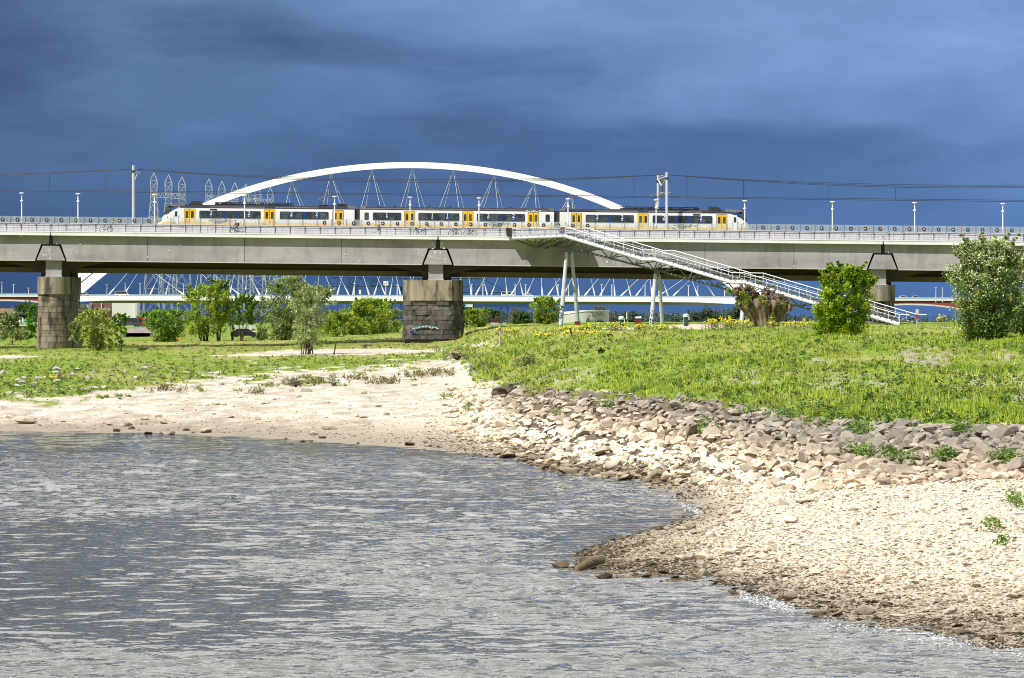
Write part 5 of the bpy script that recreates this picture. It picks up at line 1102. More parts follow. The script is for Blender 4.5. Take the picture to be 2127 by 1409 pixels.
# far street lamps on the arch bridge and its approaches
LP2 = [(4, 588, 'first from the left edge'), (28, 592, 'second from the left edge'), (59, 599, 'short one just left of the stone pier'), (222, 592, 'beside the arch leg'), (260, 589.5, 'tallest left of the lattice gantries'), (291, 590, 'just left of the lattice gantries'), (351, 589, 'before the lattice gantry legs'), (381, 590, 'left of the tall windblown tree'), (736, 590, 'under the blue crane trolley'),
       (825, 592, 'just left of the broad stone pier'), (980, 591, 'just right of the broad stone pier'), (1003, 591, 'right of the broad pier, second one'), (1070, 591, 'above the blue crane legs'), (1092, 592, 'right of the blue crane legs'), (1159, 592, 'at the first leg of the staircase'), (1181, 593, 'between the legs of the first stair support'),
       (1250, 592, 'left of a slanted cable right of the first stair legs'), (1271, 593, 'between two cable sockets right of the round hall'), (1340, 593, 'left of the second stair legs'), (1430, 594, 'right of the second stair legs'), (1449, 595, 'beside the last cable'), (1505, 597, 'last before the pollard tree'), (1944, 598, 'left of two over the red arch on the right'), (1957.5, 599, 'right of two over the red arch on the right')]
fl = None
for px, pt, w in LP2:
    far = 1 if 160 < px < 1600 else 0; b = AP(px, dtop(px) + (0 if px < 1700 else 5.5), 6 if px % 2 else -6); hgt = (dtop(px) + (0 if px < 1700 else 5.5) - pt) * b.y / F
    m = MB(); m.tube(b + Vector((0, 0, -.3)), b + Vector((0, 0, hgt)), .20, .14, 6); m.box(b.x - .5, b.x + .5, b.y - .2, b.y + .2, b.z + hgt, b.z + hgt + .18); tag(m.build('street_lamp', STEELW, None, b), 'far bridge street lamp, ' + w, 'street lamp', 'street lamps on the far bridge')
# brick approach viaducts at both ends
BR = mat('dark_red_brick', (.27, .052, .045), (.21, .042, .038), .2, .85); AC = mat('cream_arch_ring', (.66, .63, .56), None, .1, .7)
def viaduct(label, centers, hs, yt, crown, drop, x0, x1, wid=12):
    Yv = 1655.0; o = P((x0 + x1) / 2, 640, Yv); o.z = 3.5; r = empty('brick_viaduct', o, label, 'viaduct')
    def arc(px):
        c = min(centers, key=lambda q: abs(q - px)); d = min(1, abs(px - c) / hs); return crown + drop * (1 - math.sqrt(max(0, 1 - d * d * .9)))
    pxs = np.arange(x0, x1 + .1, 6.0); m = MB(); rg = MB(); sf = MB()
    for a, b in zip(pxs[:-1], pxs[1:]):
        A, B, C, D = P(a, yt + 3, Yv - wid), P(b, yt + 3, Yv - wid), P(b, arc(b), Yv - wid), P(a, arc(a), Yv - wid); back = Vector((0, 2 * wid, 0))
        m.hexa([D, C, C + back, D + back, A, B, B + back, A + back]); up = Vector((0, 0, .0)); dn = Vector((0, -.25, -.62)); k = Vector((0, .3, 0))
        rg.hexa([D + dn, C + dn, C + dn + k, D + dn + k, D + Vector((0, -.25, 0)), C + Vector((0, -.25, 0)), C + Vector((0, .05, 0)), D + Vector((0, .05, 0))])
    m.build('spandrel_wall', BR, r, o); rg.build('arch_ring', AC, r, o); d = MB(); a, b = P(x0, yt + 3, Yv), P(x1, yt + 3, Yv); d.box(a.x, b.x, Yv - wid - .5, Yv + wid + .5, a.z, a.z + .55); d.build('deck_edge', AW, r, o)
    d = MB(); a, b = P(x0, yt - 1.6, Yv), P(x1, yt - 1.6, Yv); d.box(a.x, b.x, Yv - wid - .3, Yv - wid - .1, a.z - .3, a.z + .45); d.build('railing', AG, r, o)
    for c in centers:
        for s in (-1, 1):
            p = P(c + s * hs, 650, Yv); q = MB(); q.box(p.x - 2.2, p.x + 2.2, Yv - wid, Yv + wid, 2.5, P(0, arc(c + s * hs), Yv - wid).z + 1.0); q.build('viaduct_pier', AC, r, o)
viaduct('dark red approach viaduct with cream arch left of the slender pier', [8, -262, -530], 134, 614.0, 622.5, 26, -660, 122); viaduct('dark red approach viaduct with cream arch at the right, behind the bushes', [1888, 2158, 2430], 134, 622.0, 631.0, 30, 1753, 2560)
m = MB(); vs = []
# vehicles on the far bridge
CARP = [mat('car_white', (.7, .7, .7), None, 1, .3), mat('car_silver', (.4, .42, .44), None, 1, .3), mat('car_glass', (.03, .04, .05), None, 1, .1)]
def car(px, py, Y, label, m0, L=4.3, h=1.45, name='parked_car', wd=1.75, van=False):
    b = P(px, py, Y); r = empty(name, b, label, 'car'); m = MB(); m.prism([(-L / 2, .25), (L / 2, .25), (L / 2, .72), (L * .36, .82), (-L * .46, .86), (-L / 2, .75)], 0, wd); m.build('body', m0, r)
    t = [(-L * .48, .86), (-L * .46, h), (L * .30, h), (L * .40, .86)] if van else [(-L * .42, .86), (-L * .28, h), (L * .12, h), (L * .30, .84)]
    m = MB(); m.prism(t, .12, wd - .12); m.build('cabin', m0, r); m = MB(); m.prism([(t[0][0] + .25, .9), (t[1][0] + .1, h - .12), (t[2][0] - .05, h - .12), (t[3][0] - .25, .9)], .09, .118); m.build('side_window', CARP[2], r)
    for x in (-L * .31, L * .31):
        for y in (.05, wd - .25): m = MB(); m.tube((x, y, .32), (x, y + .2, .32), .32, n=12); m.build('wheel', BLACK, r)
    return r
car(253, 615.2, 1650, 'white van on the far bridge beside the arch leg', CARP[0], 6.0, 2.0, 'delivery_van', van=True); car(175, 615.2, 1650, 'silver car on the far bridge between the arch legs', CARP[1]); car(1055, 616.5, 1655, 'white van on the far bridge between two cable sockets', CARP[0], 5.6, 2.0, 'delivery_van', van=True); car(1097, 617.0, 1655, 'white car on the far bridge over the green bush', CARP[0])
car(1878, 621.9, 1646, 'white car on the red viaduct right of the stair pier', CARP[0]); car(1904, 621.9, 1646, 'silver car on the red viaduct, right of the white one', CARP[1])
car(508, 701.2, 640, 'black car with light roof gleam parked behind the trees', mat('car_black', (.02, .02, .025), None, 1, .25), 4.4, 1.35); car(271, 678.5, 900, 'dark van on the quay by the white slab', mat('car_dark', (.06, .07, .09), None, 1, .3), 4.6, 1.9, 'delivery_van', van=True); car(293, 678.5, 905, 'red van on the quay right of the white slab', mat('car_red', (.42, .03, .03), None, 1, .3), 4.4, 1.8, 'delivery_van', van=True)
# ------------------------------------------------------------------ lattice gantries
LATT = mat('pale_lattice_steel', (.36, .40, .46), None, .5, .5)
def mastlat(pk, yp, Y, w0, base, spread, r=.13):
    """one pointed lattice mast: widest shoulder, waist, splayed legs"""
    m = MB(); lv = [(yp, .02), (yp + 16, w0), (yp + 36, w0 * .86), (yp + 60, w0 * .92), (yp + 90, w0 * 1.12), (450, w0 * 1.3), (500, w0 * 1.65), (550, w0 * 2.1), (600, w0 * 2.5), (base, w0 * 2.9)]
    lv = [l for i, l in enumerate(lv) if i < 5 and l[0] < 448 or i >= 5]
    ring = []
    for py, w in lv:
        c = P(pk, py, Y); hw = w * Y / F; ring.append([c + Vector((a * hw, b * hw, 0)) for a, b in ((-1, -1), (1, -1), (1, 1), (-1, 1))])
    for A, B in zip(ring[:-1], ring[1:]):
        n = max(1, int(round((A[0] - B[0]).length / max(3.2, (B[0] - B[1]).length * 1.0))))
        for j in range(n):
            P0 = [A[k].lerp(B[k], j / n) for k in range(4)]; P1 = [A[k].lerp(B[k], (j + 1) / n) for k in range(4)]
            for k in range(4):
                k2 = (k + 1) % 4; m.tube(P0[k], P1[k], r, n=4, cap=False)
                if (P1[k] - P1[k2]).length > .8: m.tube(P0[k], P1[k2], r * .6, n=4, cap=False); m.tube(P0[k2], P1[k], r * .6, n=4, cap=False); m.tube(P1[k], P1[k2], r * .6, n=4, cap=False)
    return m
for lb, pk, Y, w0, yb in (('pale lattice gantry with three pointed masts left of the train cab', [(319.5, 359.5), (350, 363.3), (378, 367.3)], 1800., 7.4, 404), ('pale lattice gantry half behind the left end of the arch', [(433.8, 372), (461, 376.6), (488, 379.5)], 1850., 7.0, 411), ('pale lattice gantry seen through the arch above the left carriage', [(510.5, 382), (536, 388), (561.5, 389)], 1900., 6.4, 416)):
    o = P(pk[1][0], 655, Y); r = empty('lattice_gantry', o, lb, 'lattice gantry', 'lattice gantries of the substation')
    for p, y in pk: mastlat(p, y, Y, w0, 657, 1).build('lattice_mast', LATT, r, o)
    m = MB(); a, b = pk[0][0] - 5, pk[2][0] + 5; n = 9
    for dy in (-2.2, 2.2):
        for k in range(n):
            u, v = a + (b - a) * k / n, a + (b - a) * (k + 1) / n; s = .07
            T = lambda p, q: P(p, yb + q + (p - a) * s, Y + dy)
            m.tube(T(u, -5), T(v, -5), .16, n=4, cap=False); m.tube(T(u, 5), T(v, 5), .16, n=4, cap=False); m.tube(T(u, -5), T((u + v) / 2, 5), .12, n=4, cap=False); m.tube(T((u + v) / 2, 5), T(v, -5), .12, n=4, cap=False)
    m.build('crossbeam', LATT, r, o)
# ------------------------------------------------------------------ blue gantry crane and containers
YC = 1850.0; o = P(1047, 684, YC); CR = empty('gantry_crane', o, 'blue container gantry crane beyond the white bridge deck', 'crane')
def bar(m, a, b, r, Y=YC): m.tube(P(a[0], a[1], Y), P(b[0], b[1], Y), r, n=6)
m = MB(); zt0 = lambda p: 576 + (p - 690) * .003
for dy in (-3, 3):
    bar(m, (688, 576.5), (1000, 578), .34, YC + dy); bar(m, (672, 594), (1000, 595.5), .34, YC + dy)
    for k in range(24): p = 676 + k * 13.4; bar(m, (p, 594), (p + 6.7, 577), .15, YC + dy); bar(m, (p + 6.7, 577), (p + 13.4, 594), .15, YC + dy)
m.build('boom', BLUEST, CR, o)
m = MB(); A, B = P(956, 639, YC), P(1098, 631, YC); m.box(A.x, B.x, YC - 3, YC + 3, A.z, B.z); m.build('main_girder', BLUEST, CR, o)
m = MB(); bar(m, (955, 607), (1056, 607.5), .3); bar(m, (1000, 578), (1056, 607.5), .25); m.build('upper_rail', BLUEST, CR, o)
for p, w in ((1041.5, .32), (1054.5, .32)): m = MB(); a, b = P(p, 686, YC), P(p, 638, YC); m.box(a.x - w, a.x + w, YC - 2.6, YC - 1.8, a.z, b.z); m.box(a.x - w, a.x + w, YC + 1.8, YC + 2.6, a.z, b.z); m.build('leg', BLUEST, CR, o)
m = MB(); a, b = P(833.5, 694, YC), P(833.5, 592, YC); m.box(a.x - .45, a.x + .45, YC - .4, YC + .4, a.z, b.z); m.build('leg', BLUEST, CR, o)
m = MB(); a, b = P(725, 612, YC), P(744, 590, YC); m.box(a.x, b.x, YC - 4.2, YC - 3.2, a.z, b.z); a, b = P(718, 604, YC), P(726, 577, YC); m.hexa([Vector((a.x, YC - 4, a.z)), Vector((a.x + 1, YC - 4, a.z)), Vector((a.x + 1, YC - 3.3, a.z)), Vector((a.x, YC - 3.3, a.z)), Vector((b.x, YC - 4, b.z)), Vector((b.x + 1.2, YC - 4, b.z)), Vector((b.x + 1.2, YC - 3.3, b.z)), Vector((b.x, YC - 3.3, b.z))]); a, b = P(768, 590, YC), P(788, 580, YC); m.box(a.x, b.x, YC - 4, YC - 3.2, a.z, b.z); m.build('trolley_cab', BLUEST, CR, o)
m = MB(); a, b = P(745.5, 611.5, YC - 4.5), P(750, 602.5, YC - 4.5); m.box(a.x, b.x, YC - 4.9, YC - 4.3, a.z, b.z); m.build('control_box', WHITE, CR, o)
def sign(label, px0, px1, py0, py1, Y, draw, post=None):
    a, b = P(px0, py1, Y), P(px1, py0, Y); c = Vector(((a.x + b.x) / 2, Y, a.z)); r = empty('sign_board', c, label, 'sign'); m = MB(); m.box(a.x, b.x, Y, Y + .3, a.z, b.z); m.build('board', WHITE, r, c)
    m = MB(); draw(m, (a.x + b.x) / 2, (a.z + b.z) / 2, Y - .03); m.build('lettering', [mat('sign_blue', (.03, .16, .36), None, 1, .5), mat('sign_dark', (.04, .05, .07), None, 1, .5)], r, c)
    if post: m = MB(); m.tube((c.x, Y + .2, a.z), (c.x, Y + .2, P(0, post, Y).z), .25, n=6); m.build('post', STEELW, r, c)
sign('white sign with blue letters on the crane girder', 967, 982.3, 630.6, 637.7, YC - 3.4, lambda m, x, z, y: add_text(m, 'BCTN', 1.35, (x, y, z), 0, .9))
sign('white square sign with a tick before the crane boom', 796.5, 806.5, 584.4, 593, YC - 5, lambda m, x, z, y: (stroke(m, [(x - .55, z), (x - .2, z - .4), (x + .6, z + .55)], .2, y, 1)), 612)
def container(px0, px1, py0, py1, Y, c, lb, mark=None):
    a, b = P(px0, py1, Y), P(px1, py0, Y); m = MB(); m.box(a.x, b.x, Y, Y + 2.4, a.z, b.z)
    k = a.x + .1
    while k < b.x - .12: m.box(k, k + .09, Y - .05, Y + .001, a.z + .1, b.z - .1); k += .22
    o = tag(m.build('shipping_container', mat('container_paint', c, None, .6, .5), None, (a.x, Y, a.z)), lb, 'container', 'containers beside the crane legs')
    if mark: t = MB(); add_text(t, mark, (b.z - a.z) * .42, ((a.x + b.x) / 2, Y - .08, (a.z + b.z) / 2 - .1)); t.build('lettering', mat('container_print', (.04, .05, .12), None, 1, .6), o, (a.x, Y, a.z))
container(1021, 1040, 662.3, 670.4, 905, (.13, .025, .035), 'dark maroon container stacked on the white ones'); container(1019, 1028.6, 670.6, 684, 905, (.62, .62, .62), 'white container, left one under the maroon one'); container(1029, 1036.5, 670.6, 684, 905, (.60, .58, .54), 'off white container, right one under the maroon one'); container(1043, 1048.2, 671, 676.2, 908, (.62, .63, .63), 'small white container between the crane legs'); container(1042, 1055.6, 676.4, 685, 905, (.03, .04, .09), 'navy container at the foot of the crane legs'); container(1056.2, 1068.3, 671, 686, 903, (.60, .16, .06), 'orange container right of the crane legs', 'hw'); container(1049.5, 1052.6, 671.3, 676.2, 909, (.50, .14, .06), 'small orange red container behind the navy one')
# ------------------------------------------------------------------ buildings beyond
def block(m, px0, px1, py0, py1, Y, d=10., mi=0): a, b = P(px0, py1, Y), P(px1, py0, Y); m.box(a.x, b.x, Y, Y + d, a.z, b.z, mi); return m
CREAM = mat('cream_render', (.46, .44, .40), (.40, .385, .35), .3, .8); PALE = mat('pale_slab_concrete', (.66, .645, .61), (.58, .57, .54), .03, .75); RED = mat('brown_red_cladding', (.17, .075, .07), None, .1, .7); WDK = mat('dark_window', (.025, .03, .035), None, 1, .2)
o = P(258, 684, 1640); r = empty('slab_building', o, 'plain windowless white slab building under the far bridge deck', 'building'); block(MB(), 232.5, 281, 629.8, 684, 1640).build('wall', PALE, r, o); block(MB(), 281.1, 285, 629.5, 684, 1637, 13).build('corner_strip', STEELW, r, o); block(MB(), 262, 276, 673, 678.5, 1639.6, .2).build('window', WDK, r, o)
o = P(208, 684, 1650); r = empty('office_building', o, 'brown red building with white mullions left of the white slab', 'building'); block(MB(), 184, 232, 629.5, 684, 1650).build('wall', RED, r, o)
for p in (189, 210.5): block(MB(), p - .8, p + .8, 629.5, 642, 1649.4, .4).build('mullion', PALE, r, o)
for q in (641.6, 648.5): block(MB(), 195, 228, q, q + 1.2, 1649.2, .4).build('ledge', PALE, r, o)
for k in range(6): block(MB(), 186 + k * 7.4, 191.5 + k * 7.4, 643.5, 647.6, 1649.5, .3).build('window', WDK, r, o)
o = P(163, 690, 1600); r = empty('bridge_abutment', o, 'grey concrete abutment with leaning dark wall right of the slender pier', 'abutment'); block(MB(), 140, 184, 633, 650, 1600).build('bearing_block', CONC, r, o)
m = MB(); A = [P(140, 650.2, 1604), P(180, 650.2, 1604), P(166, 692, 1600), P(140, 692, 1600)]; m.prism([(p.x, p.z) for p in A], 1600, 1612); m.build('wall', mat('dark_grey_wall', (.13, .125, .13), None, .1, .8), r, o); block(MB(), 140, 157, 651, 676, 1598.5, 1.4).build('wall_panel', PALE, r, o); block(MB(), 144.5, 149, 663, 669, 1598, .4).build('window', WDK, r, o); block(MB(), 160, 176, 631, 640, 1599, .8).build('bearing', DARKST, r, o)
Yr = 1200.; o = P(1220, 690, Yr); r = empty('round_hall', o, 'low cream curved hall with scattered square windows behind the stair legs', 'building')
m = MB(); ctr = P(1216, 640, Yr + 9); A, B = 7.0, 9.0; pts = [(ctr.x + A * math.cos(t), ctr.y + B * math.sin(t)) for t in np.linspace(0, 2 * math.pi, 49)[:-1]]
ztp = P(0, 645.5, Yr).z; zbt = P(0, 690, Yr).z; n = len(pts); vs = [(x, y, zbt) for x, y in pts] + [(x, y, ztp - (.95 * max(0, (ctr.x - x) / A)) - .25) for x, y in pts]; m.add(vs, [list(range(n - 1, -1, -1)), list(range(n, 2 * n))] + [(i, (i + 1) % n, n + (i + 1) % n, n + i) for i in range(n)]); m.build('wall', CREAM, r, o)
m = MB(); pr = [(ctr.x + (A + .15) * math.cos(t), ctr.y + (B + .15) * math.sin(t)) for t in np.linspace(0, 2 * math.pi, 49)[:-1]]; vs = [(x, y, ztp - (.95 * max(0, (ctr.x - x) / A)) - .24) for x, y in pr] + [(x, y, ztp - (.55 * max(0, (ctr.x - x) / A)) + .12) for x, y in pr]; m.add(vs, [list(range(n - 1, -1, -1)), list(range(n, 2 * n))] + [(i, (i + 1) % n, n + (i + 1) % n, n + i) for i in range(n)]); m.build('roof_rim', PALE, r, o)
def on_wall(px, py):
    x = (px - CX) * (Yr) / F; t = -math.acos(max(-1, min(1, (x - ctr.x) / A))); y = ctr.y + B * math.sin(t); return Vector((x, y, P(0, py, y).z))
for px, py in ((1223.2, 656.4), (1230, 651.3), (1232, 656.2), (1234.3, 655), (1238, 655), (1241.7, 650.3), (1241.8, 653.3), (1244.8, 653.8), (1247.5, 650.3), (1249.3, 653), (1251.3, 652), (1254.8, 650.8), (1251.4, 655.6), (1257.5, 655.3)):
    c = on_wall(px, py); MB().box(c.x - .12, c.x + .12, c.y - .12, c.y + .2, c.z - .12, c.z + .12).build('window', WDK, r, o)
c = on_wall(1247, 669); m = MB(); m.box(c.x - .95, c.x + 1.0, c.y - 1.0, c.y + 1.2, zbt, c.z + .4); m.build('entrance', WDK, r, o)
c = on_wall(1224, 667); m = MB(); y = c.y - .28; u = c.x + .3
stroke(m, [(c.x - .95, c.z - .55), (c.x - .75, c.z + .15), (c.x - .35, c.z + 1.0), (c.x - .2, c.z + .2), (c.x - .3, c.z - .5), (c.x - .9, c.z - .6)], .28, y)
for k in range(4): stroke(m, [(u + k * .34, c.z - .35), (u + .08 + k * .34, c.z + .12), (u + .22 + k * .34, c.z + .02), (u + .24 + k * .34, c.z - .35)], .11, y)
stroke(m, [(u + 1.5, c.z + .5), (u + 1.46, c.z - .1), (u + 1.7, c.z - .4)], .16, y); m.build('lettering', mat('sign_green', (.015, .10, .05), None, 1, .6), r, o)
o = P(30, 700, 900); r = empty('riverside_pavilion', o, 'low dark pavilion with ochre and flat roof at the left edge behind bushes', 'building'); block(MB(), -60, 62, 651.5, 668, 905).build('wall', mat('pavilion_dark_wall', (.05, .045, .045), None, .2, .8), r, o); m = MB(); A = [P(-60, 641, 903), P(15, 641, 903), P(20, 650.5, 903), P(-60, 650.5, 903)]; m.prism([(p.x, p.z) for p in A], 903, 914); m.build('roof', mat('ochre_roof', (.40, .29, .15), None, .3, .8), r, o); block(MB(), 20.5, 37, 649, 651.2, 902, 9).build('roof', mat('flat_grey_roof', (.35, .30, .28), None, .3, .8), r, o); block(MB(), -60, 64, 651.3, 654.2, 901, 5).build('eaves', mat('dark_eaves', (.04, .035, .04), None, .3, .8), r, o)
for k in range(5): block(MB(), -20 + k * 9, -15 + k * 9, 656, 664, 904.6, .3).build('window', PALE, r, o)
o = P(-10, 700, 860); r = empty('terrace_wall', o, 'pale terrace edge with white railing left of the slender pier', 'wall'); block(MB(), -80, 73, 677.5, 690, 880, 2).build('wall', mat('olive_bank_wall', (.26, .24, .12), (.16, .17, .07), .3, .9), r, o); block(MB(), -80, 73, 676.3, 677.6, 879.5, 2.6).build('coping', PALE, r, o)
m = MB()
for k in range(38): block(m, -78 + k * 4, -77.5 + k * 4, 669, 676.3, 879.6, .1)
block(m, -80, 73, 669, 669.7, 879.6, .1); block(m, -80, 73, 672.6, 673.1, 879.6, .1); m.build('railing', STEELW, r, o)
UM = [(41, 'w', 'white closed parasol, left of two before the pavilion'), (47.5, 'w', 'white closed parasol, right of two before the pavilion'), (53, 'g', 'green parasol, left of three before the pavilion'), (60, 'g', 'green parasol, middle of three before the pavilion'), (67, 'g', 'green parasol, right of three, touching the slender pier')]
UW = mat('parasol_white', (.72, .72, .70), None, 1, .7); UG = mat('parasol_green', (.02, .26, .10), None, 1, .7)
for p, k, lb in UM:
    b = P(p, 676, 888); r = empty('parasol', b, lb, 'parasol'); m = MB(); m.tube((0, 0, 0), (0, 0, 1.5), .04, n=6); m.build('pole', STEELW, r); m = MB(); m.lathe([(.06, .55), (.26, .7), (.2, 1.2), (.03, 1.75)] if k == 'w' else [(.42, .95), (.36, 1.05), (.15, 1.4), (.02, 1.55)], (0, 0, 0), 8); m.build('canopy', UW if k == 'w' else UG, r)
o = P(280, 708, 700); r = empty('quay_wall', o, 'weathered grey stone quay wall between two bushes', 'wall'); m = MB(); rr = random.Random(3)
block(MB(), 255, 312, 692, 708, 700, 3).build('wall', mat('quay_dark', (.11, .10, .09), (.07, .065, .06), .4, .9), r, o); m = MB(); A = [P(268, 681.5, 712), P(314, 681.5, 712), P(318, 692, 700), P(262, 692, 700)]; m.add([A[0], A[1], A[2], A[3], A[0] + Vector((0, 0, -3)), A[1] + Vector((0, 0, -3)), A[2] + Vector((0, 0, -3)), A[3] + Vector((0, 0, -3))], [(0, 1, 2, 3), (4, 7, 6, 5), (0, 4, 5, 1), (1, 5, 6, 2), (2, 6, 7, 3), (3, 7, 4, 0)]); m.build('stone_slope', mat('quay_stone', (.24, .21, .18), (.10, .09, .08), 1.2, .9, stretch=(1, 1, 2), detail=8), r, o)
block(MB(), 262, 316, 679.4, 681.3, 712, 6).build('coping', CONC, r, o)
r = empty('panel_fence', P(508, 685, 820), 'pale grey panel fence behind the slim tree', 'fence')
for k in range(9): q = MB(); block(q, 483 + k * 5.7, 488 + k * 5.7, 674.8 + (k % 3) * .5, 685, 820, .2); q.build('panel', [PALE, STEELW, CONCL][k % 3], r, r.location)
o = P(525, 699, 650); r = empty('low_kiosk', o, 'low grey white kiosk by the black car behind the trees', 'kiosk'); block(MB(), 516, 534, 691.5, 699, 650, 4).build('wall', CONC, r, o); block(MB(), 514.5, 535.5, 688.8, 691.4, 649.5, 5).build('roof', PALE, r, o)
for p0, p1, lb in ((313, 319, 'short yellow barrier left under the round bush'), (360, 384, 'long yellow barrier right of the round bush')):
    b = P((p0 + p1) / 2, 706.5, 640); r = empty('barrier', b, lb, 'barrier'); a, c = (p0 - (p0 + p1) / 2) * 640 / F, (p1 - (p0 + p1) / 2) * 640 / F; MB().box(a, c, -.05, .05, .12, .30).build('beam', mat('barrier_yellow', (.65, .42, .02), None, 1, .5), r)
    for x in (a + .08, c - .08): MB().box(x - .04, x + .04, -.04, .04, -.3, .119).build('foot', DARKST, r)
# ------------------------------------------------------------------ bushes and trees
BARK = mat('dark_bark', (.10, .075, .05), (.055, .045, .03), 3, .9, bump=.02)
LM = {}
def leafmat(key, c1, c2, tint):
    if key not in LM: LM[key] = mat('leaves_' + key, c1, c2, .9, .55, spec=.35, island=.42, trans=.34, tint=tint)
    return LM[key]
LEAF = {'olive': ((.26, .33, .05), (.40, .45, .09), (.38, .38, .10)), 'yellowgreen': ((.25, .36, .025), (.42, .50, .05), (.14, .24, .025)), 'bright': ((.14, .28, .02), (.26, .42, .035), (.08, .17, .018)), 'deep': ((.07, .15, .03), (.12, .22, .04), (.045, .09, .02)),
        'grey': ((.25, .33, .11), (.40, .48, .19), (.15, .22, .06)), 'pale': ((.36, .43, .17), (.52, .58, .27), (.22, .29, .09)), 'hawthorn': ((.25, .39, .012), (.46, .57, .03), (.10, .20, .01)), 'blossom': ((.11, .20, .02), (.20, .30, .04), (.72, .74, .48)),
        'far': ((.065, .10, .06), (.10, .135, .08), (.05, .075, .05)), 'bare': ((.16, .14, .14), (.22, .20, .19), (.12, .11, .11))}  # 'far' greens are muted: distance haze is put into the leaf colour
def bush(name, label, cat, px, pyb, pyt, hw, Y, key, shape='round', n=150, per=26, leaf=.16, stems=9, sparse=0.0, lean=0.0, group=None, seed=1, low=.02, zground=None, sprigs=10, hwy=None, tintmul=1.0, crs=.235):
    per = int(per * 1.45); rg = np.random.default_rng(seed); X = (px - CX) * Y / F; zg0 = gz(X, Y) if zground is None else zground
    zb = CAMZ + (HY - pyb) * Y / F; z0 = zb; zt_ = CAMZ + (HY - pyt) * Y / F; H = zt_ - z0; wd = hw * Y / F; r = empty(name, (X, Y, z0 - .05), label, cat, group)
    t = rg.uniform(low, 1, n) ** (.9); prof = {'round': lambda u: np.sqrt(np.clip(1 - ((u - .52) / .54) ** 2, .02, 1)), 'vase': lambda u: np.clip(.30 + .95 * u, 0, 1) * np.sqrt(np.clip(1 - np.clip((u - .62) / .42, 0, 1) ** 2, .02, 1)), 'column': lambda u: np.clip(.55 + .6 * np.sin(u * 2.7), .2, 1) * np.sqrt(np.clip(1 - np.clip((u - .7) / .34, 0, 1) ** 2, .03, 1)), 'mound': lambda u: np.sqrt(np.clip(1 - (u / 1.02) ** 2.4, .02, 1))}[shape]
    ang = rg.uniform(0, 2 * math.pi, n); rad = rg.uniform(.12, 1, n) ** .5 * prof(t) * (1 + .30 * np.sin(3 * ang + seed) * np.sin(7 * t + seed * 1.7) + rg.normal(0, .07, n))
    c = np.stack([X + wd * rad * np.cos(ang) + lean * wd * t, Y + (hwy or .8) * wd * rad * np.sin(ang), z0 + H * t * .97], -1)
    cr = wd * crs * rg.uniform(.55, 1.25, n) * (1 - .35 * t); cr = np.minimum(cr, H * .14)
    if sprigs:
        ks = rg.choice(n, sprigs); u = rg.uniform(.78, 1.0, sprigs); a = rg.uniform(0, 6.28, sprigs)
        for k in range(sprigs):
            base = np.array([X + wd * .85 * prof(np.array([u[k]]))[0] * math.cos(a[k]) + lean * wd, Y + .5 * wd * math.sin(a[k]), z0 + H * u[k] * .93]); d = np.array([math.cos(a[k]) * .75 + lean, 0, .9]); L = H * rg.uniform(.07, .17)
            for q in range(5): c = np.vstack([c, base + d * L * q / 4]); cr = np.r_[cr, .035 * wd + .03]
    global RNG
    keep = RNG; RNG = rg
    v, f = leaf_cloud(c, cr, per, leaf, leaf * .52, .8); RNG = keep
    tn = np.repeat(np.clip(rg.normal(.35, .3, len(c)), 0, 1), per * 4) if key != 'blossom' else np.clip(np.repeat(rg.uniform(0, 1, len(c) * per) < np.repeat(np.clip((c[:, 2] - z0) / H * .50 + .04, .04, .46), per), 4).astype(float), 0, 1)
    me = np_mesh('crown', v - np.array([X, Y, z0 - .05]), f, [leafmat(key, *LEAF[key])], attrs={'tint': tn * tintmul}); link('crown', me, r)
    m = MB(); js = rg.choice(n, min(stems, n), replace=False)
    for q, j in enumerate(js):
        tip = Vector(c[j]); b = Vector((X + rg.normal(0, wd * .12), Y + rg.normal(0, wd * .1), min(z0 - .15, zg0 - .1))); mid = b.lerp(tip, .45); mid.z += H * .06; mid.x = b.x + (tip.x - b.x) * .34
        r0 = .022 * H * rg.uniform(.5, 1.0) * .55; m.path([b, mid, tip], [r0, r0 * .6, r0 * .15], 5)
    m.build('stem', BARK, r, (X, Y, z0 - .05)); return r
B = bush
B('riverside_bush', 'grey green bush at the far left edge behind the bank', 'bush', 22, 706, 652, 30, 590, 'grey', 'mound', 110, 24, .17, 8, seed=11)
B('riverside_bush', 'small deep green tree touching the left side of the slender pier', 'tree', 64, 692, 630, 14, 800, 'bright', 'column', 70, 20, .22, 5, seed=12); B('riverside_bush', 'small dark tree beside the pavilion under the left arch', 'tree', 44, 668, 632, 11, 1000, 'deep', 'round', 60, 18, .26, 4, seed=13)
B('riverside_bush', 'low grey green shrub on the bank at the left of the slender pier', 'bush', 58, 706, 690, 18, 600, 'grey', 'mound', 50, 18, .16, 4, seed=14)
B('willow_bush', 'yellow olive bush of many stems just right of the slender pier', 'bush', 200, 723, 644, 44, 526, 'olive', 'vase', 170, 26, .15, 14, seed=21); B('willow_bush', 'dull tan twiggy bush grown into the right side of the yellow olive one', 'bush', 228, 722, 660, 22, 524, 'olive', 'vase', 60, 16, .13, 9, seed=22, sprigs=4)
B('willow_bush', 'slender fresh green sapling right of the yellow olive bush', 'bush', 250, 722, 651, 13, 522, 'bright', 'column', 50, 24, .15, 6, seed=23); B('willow_bush', 'small grey green shrub at the foot of the yellow olive bush, by the pier', 'bush', 158, 716, 672, 16, 528, 'grey', 'mound', 50, 20, .15, 4, seed=24)
B('round_bush', 'rounded dense green bush left of the tall windblown tree', 'bush', 344, 716, 643, 50, 604, 'bright', 'vase', 190, 28, .16, 14, seed=31, sprigs=5)
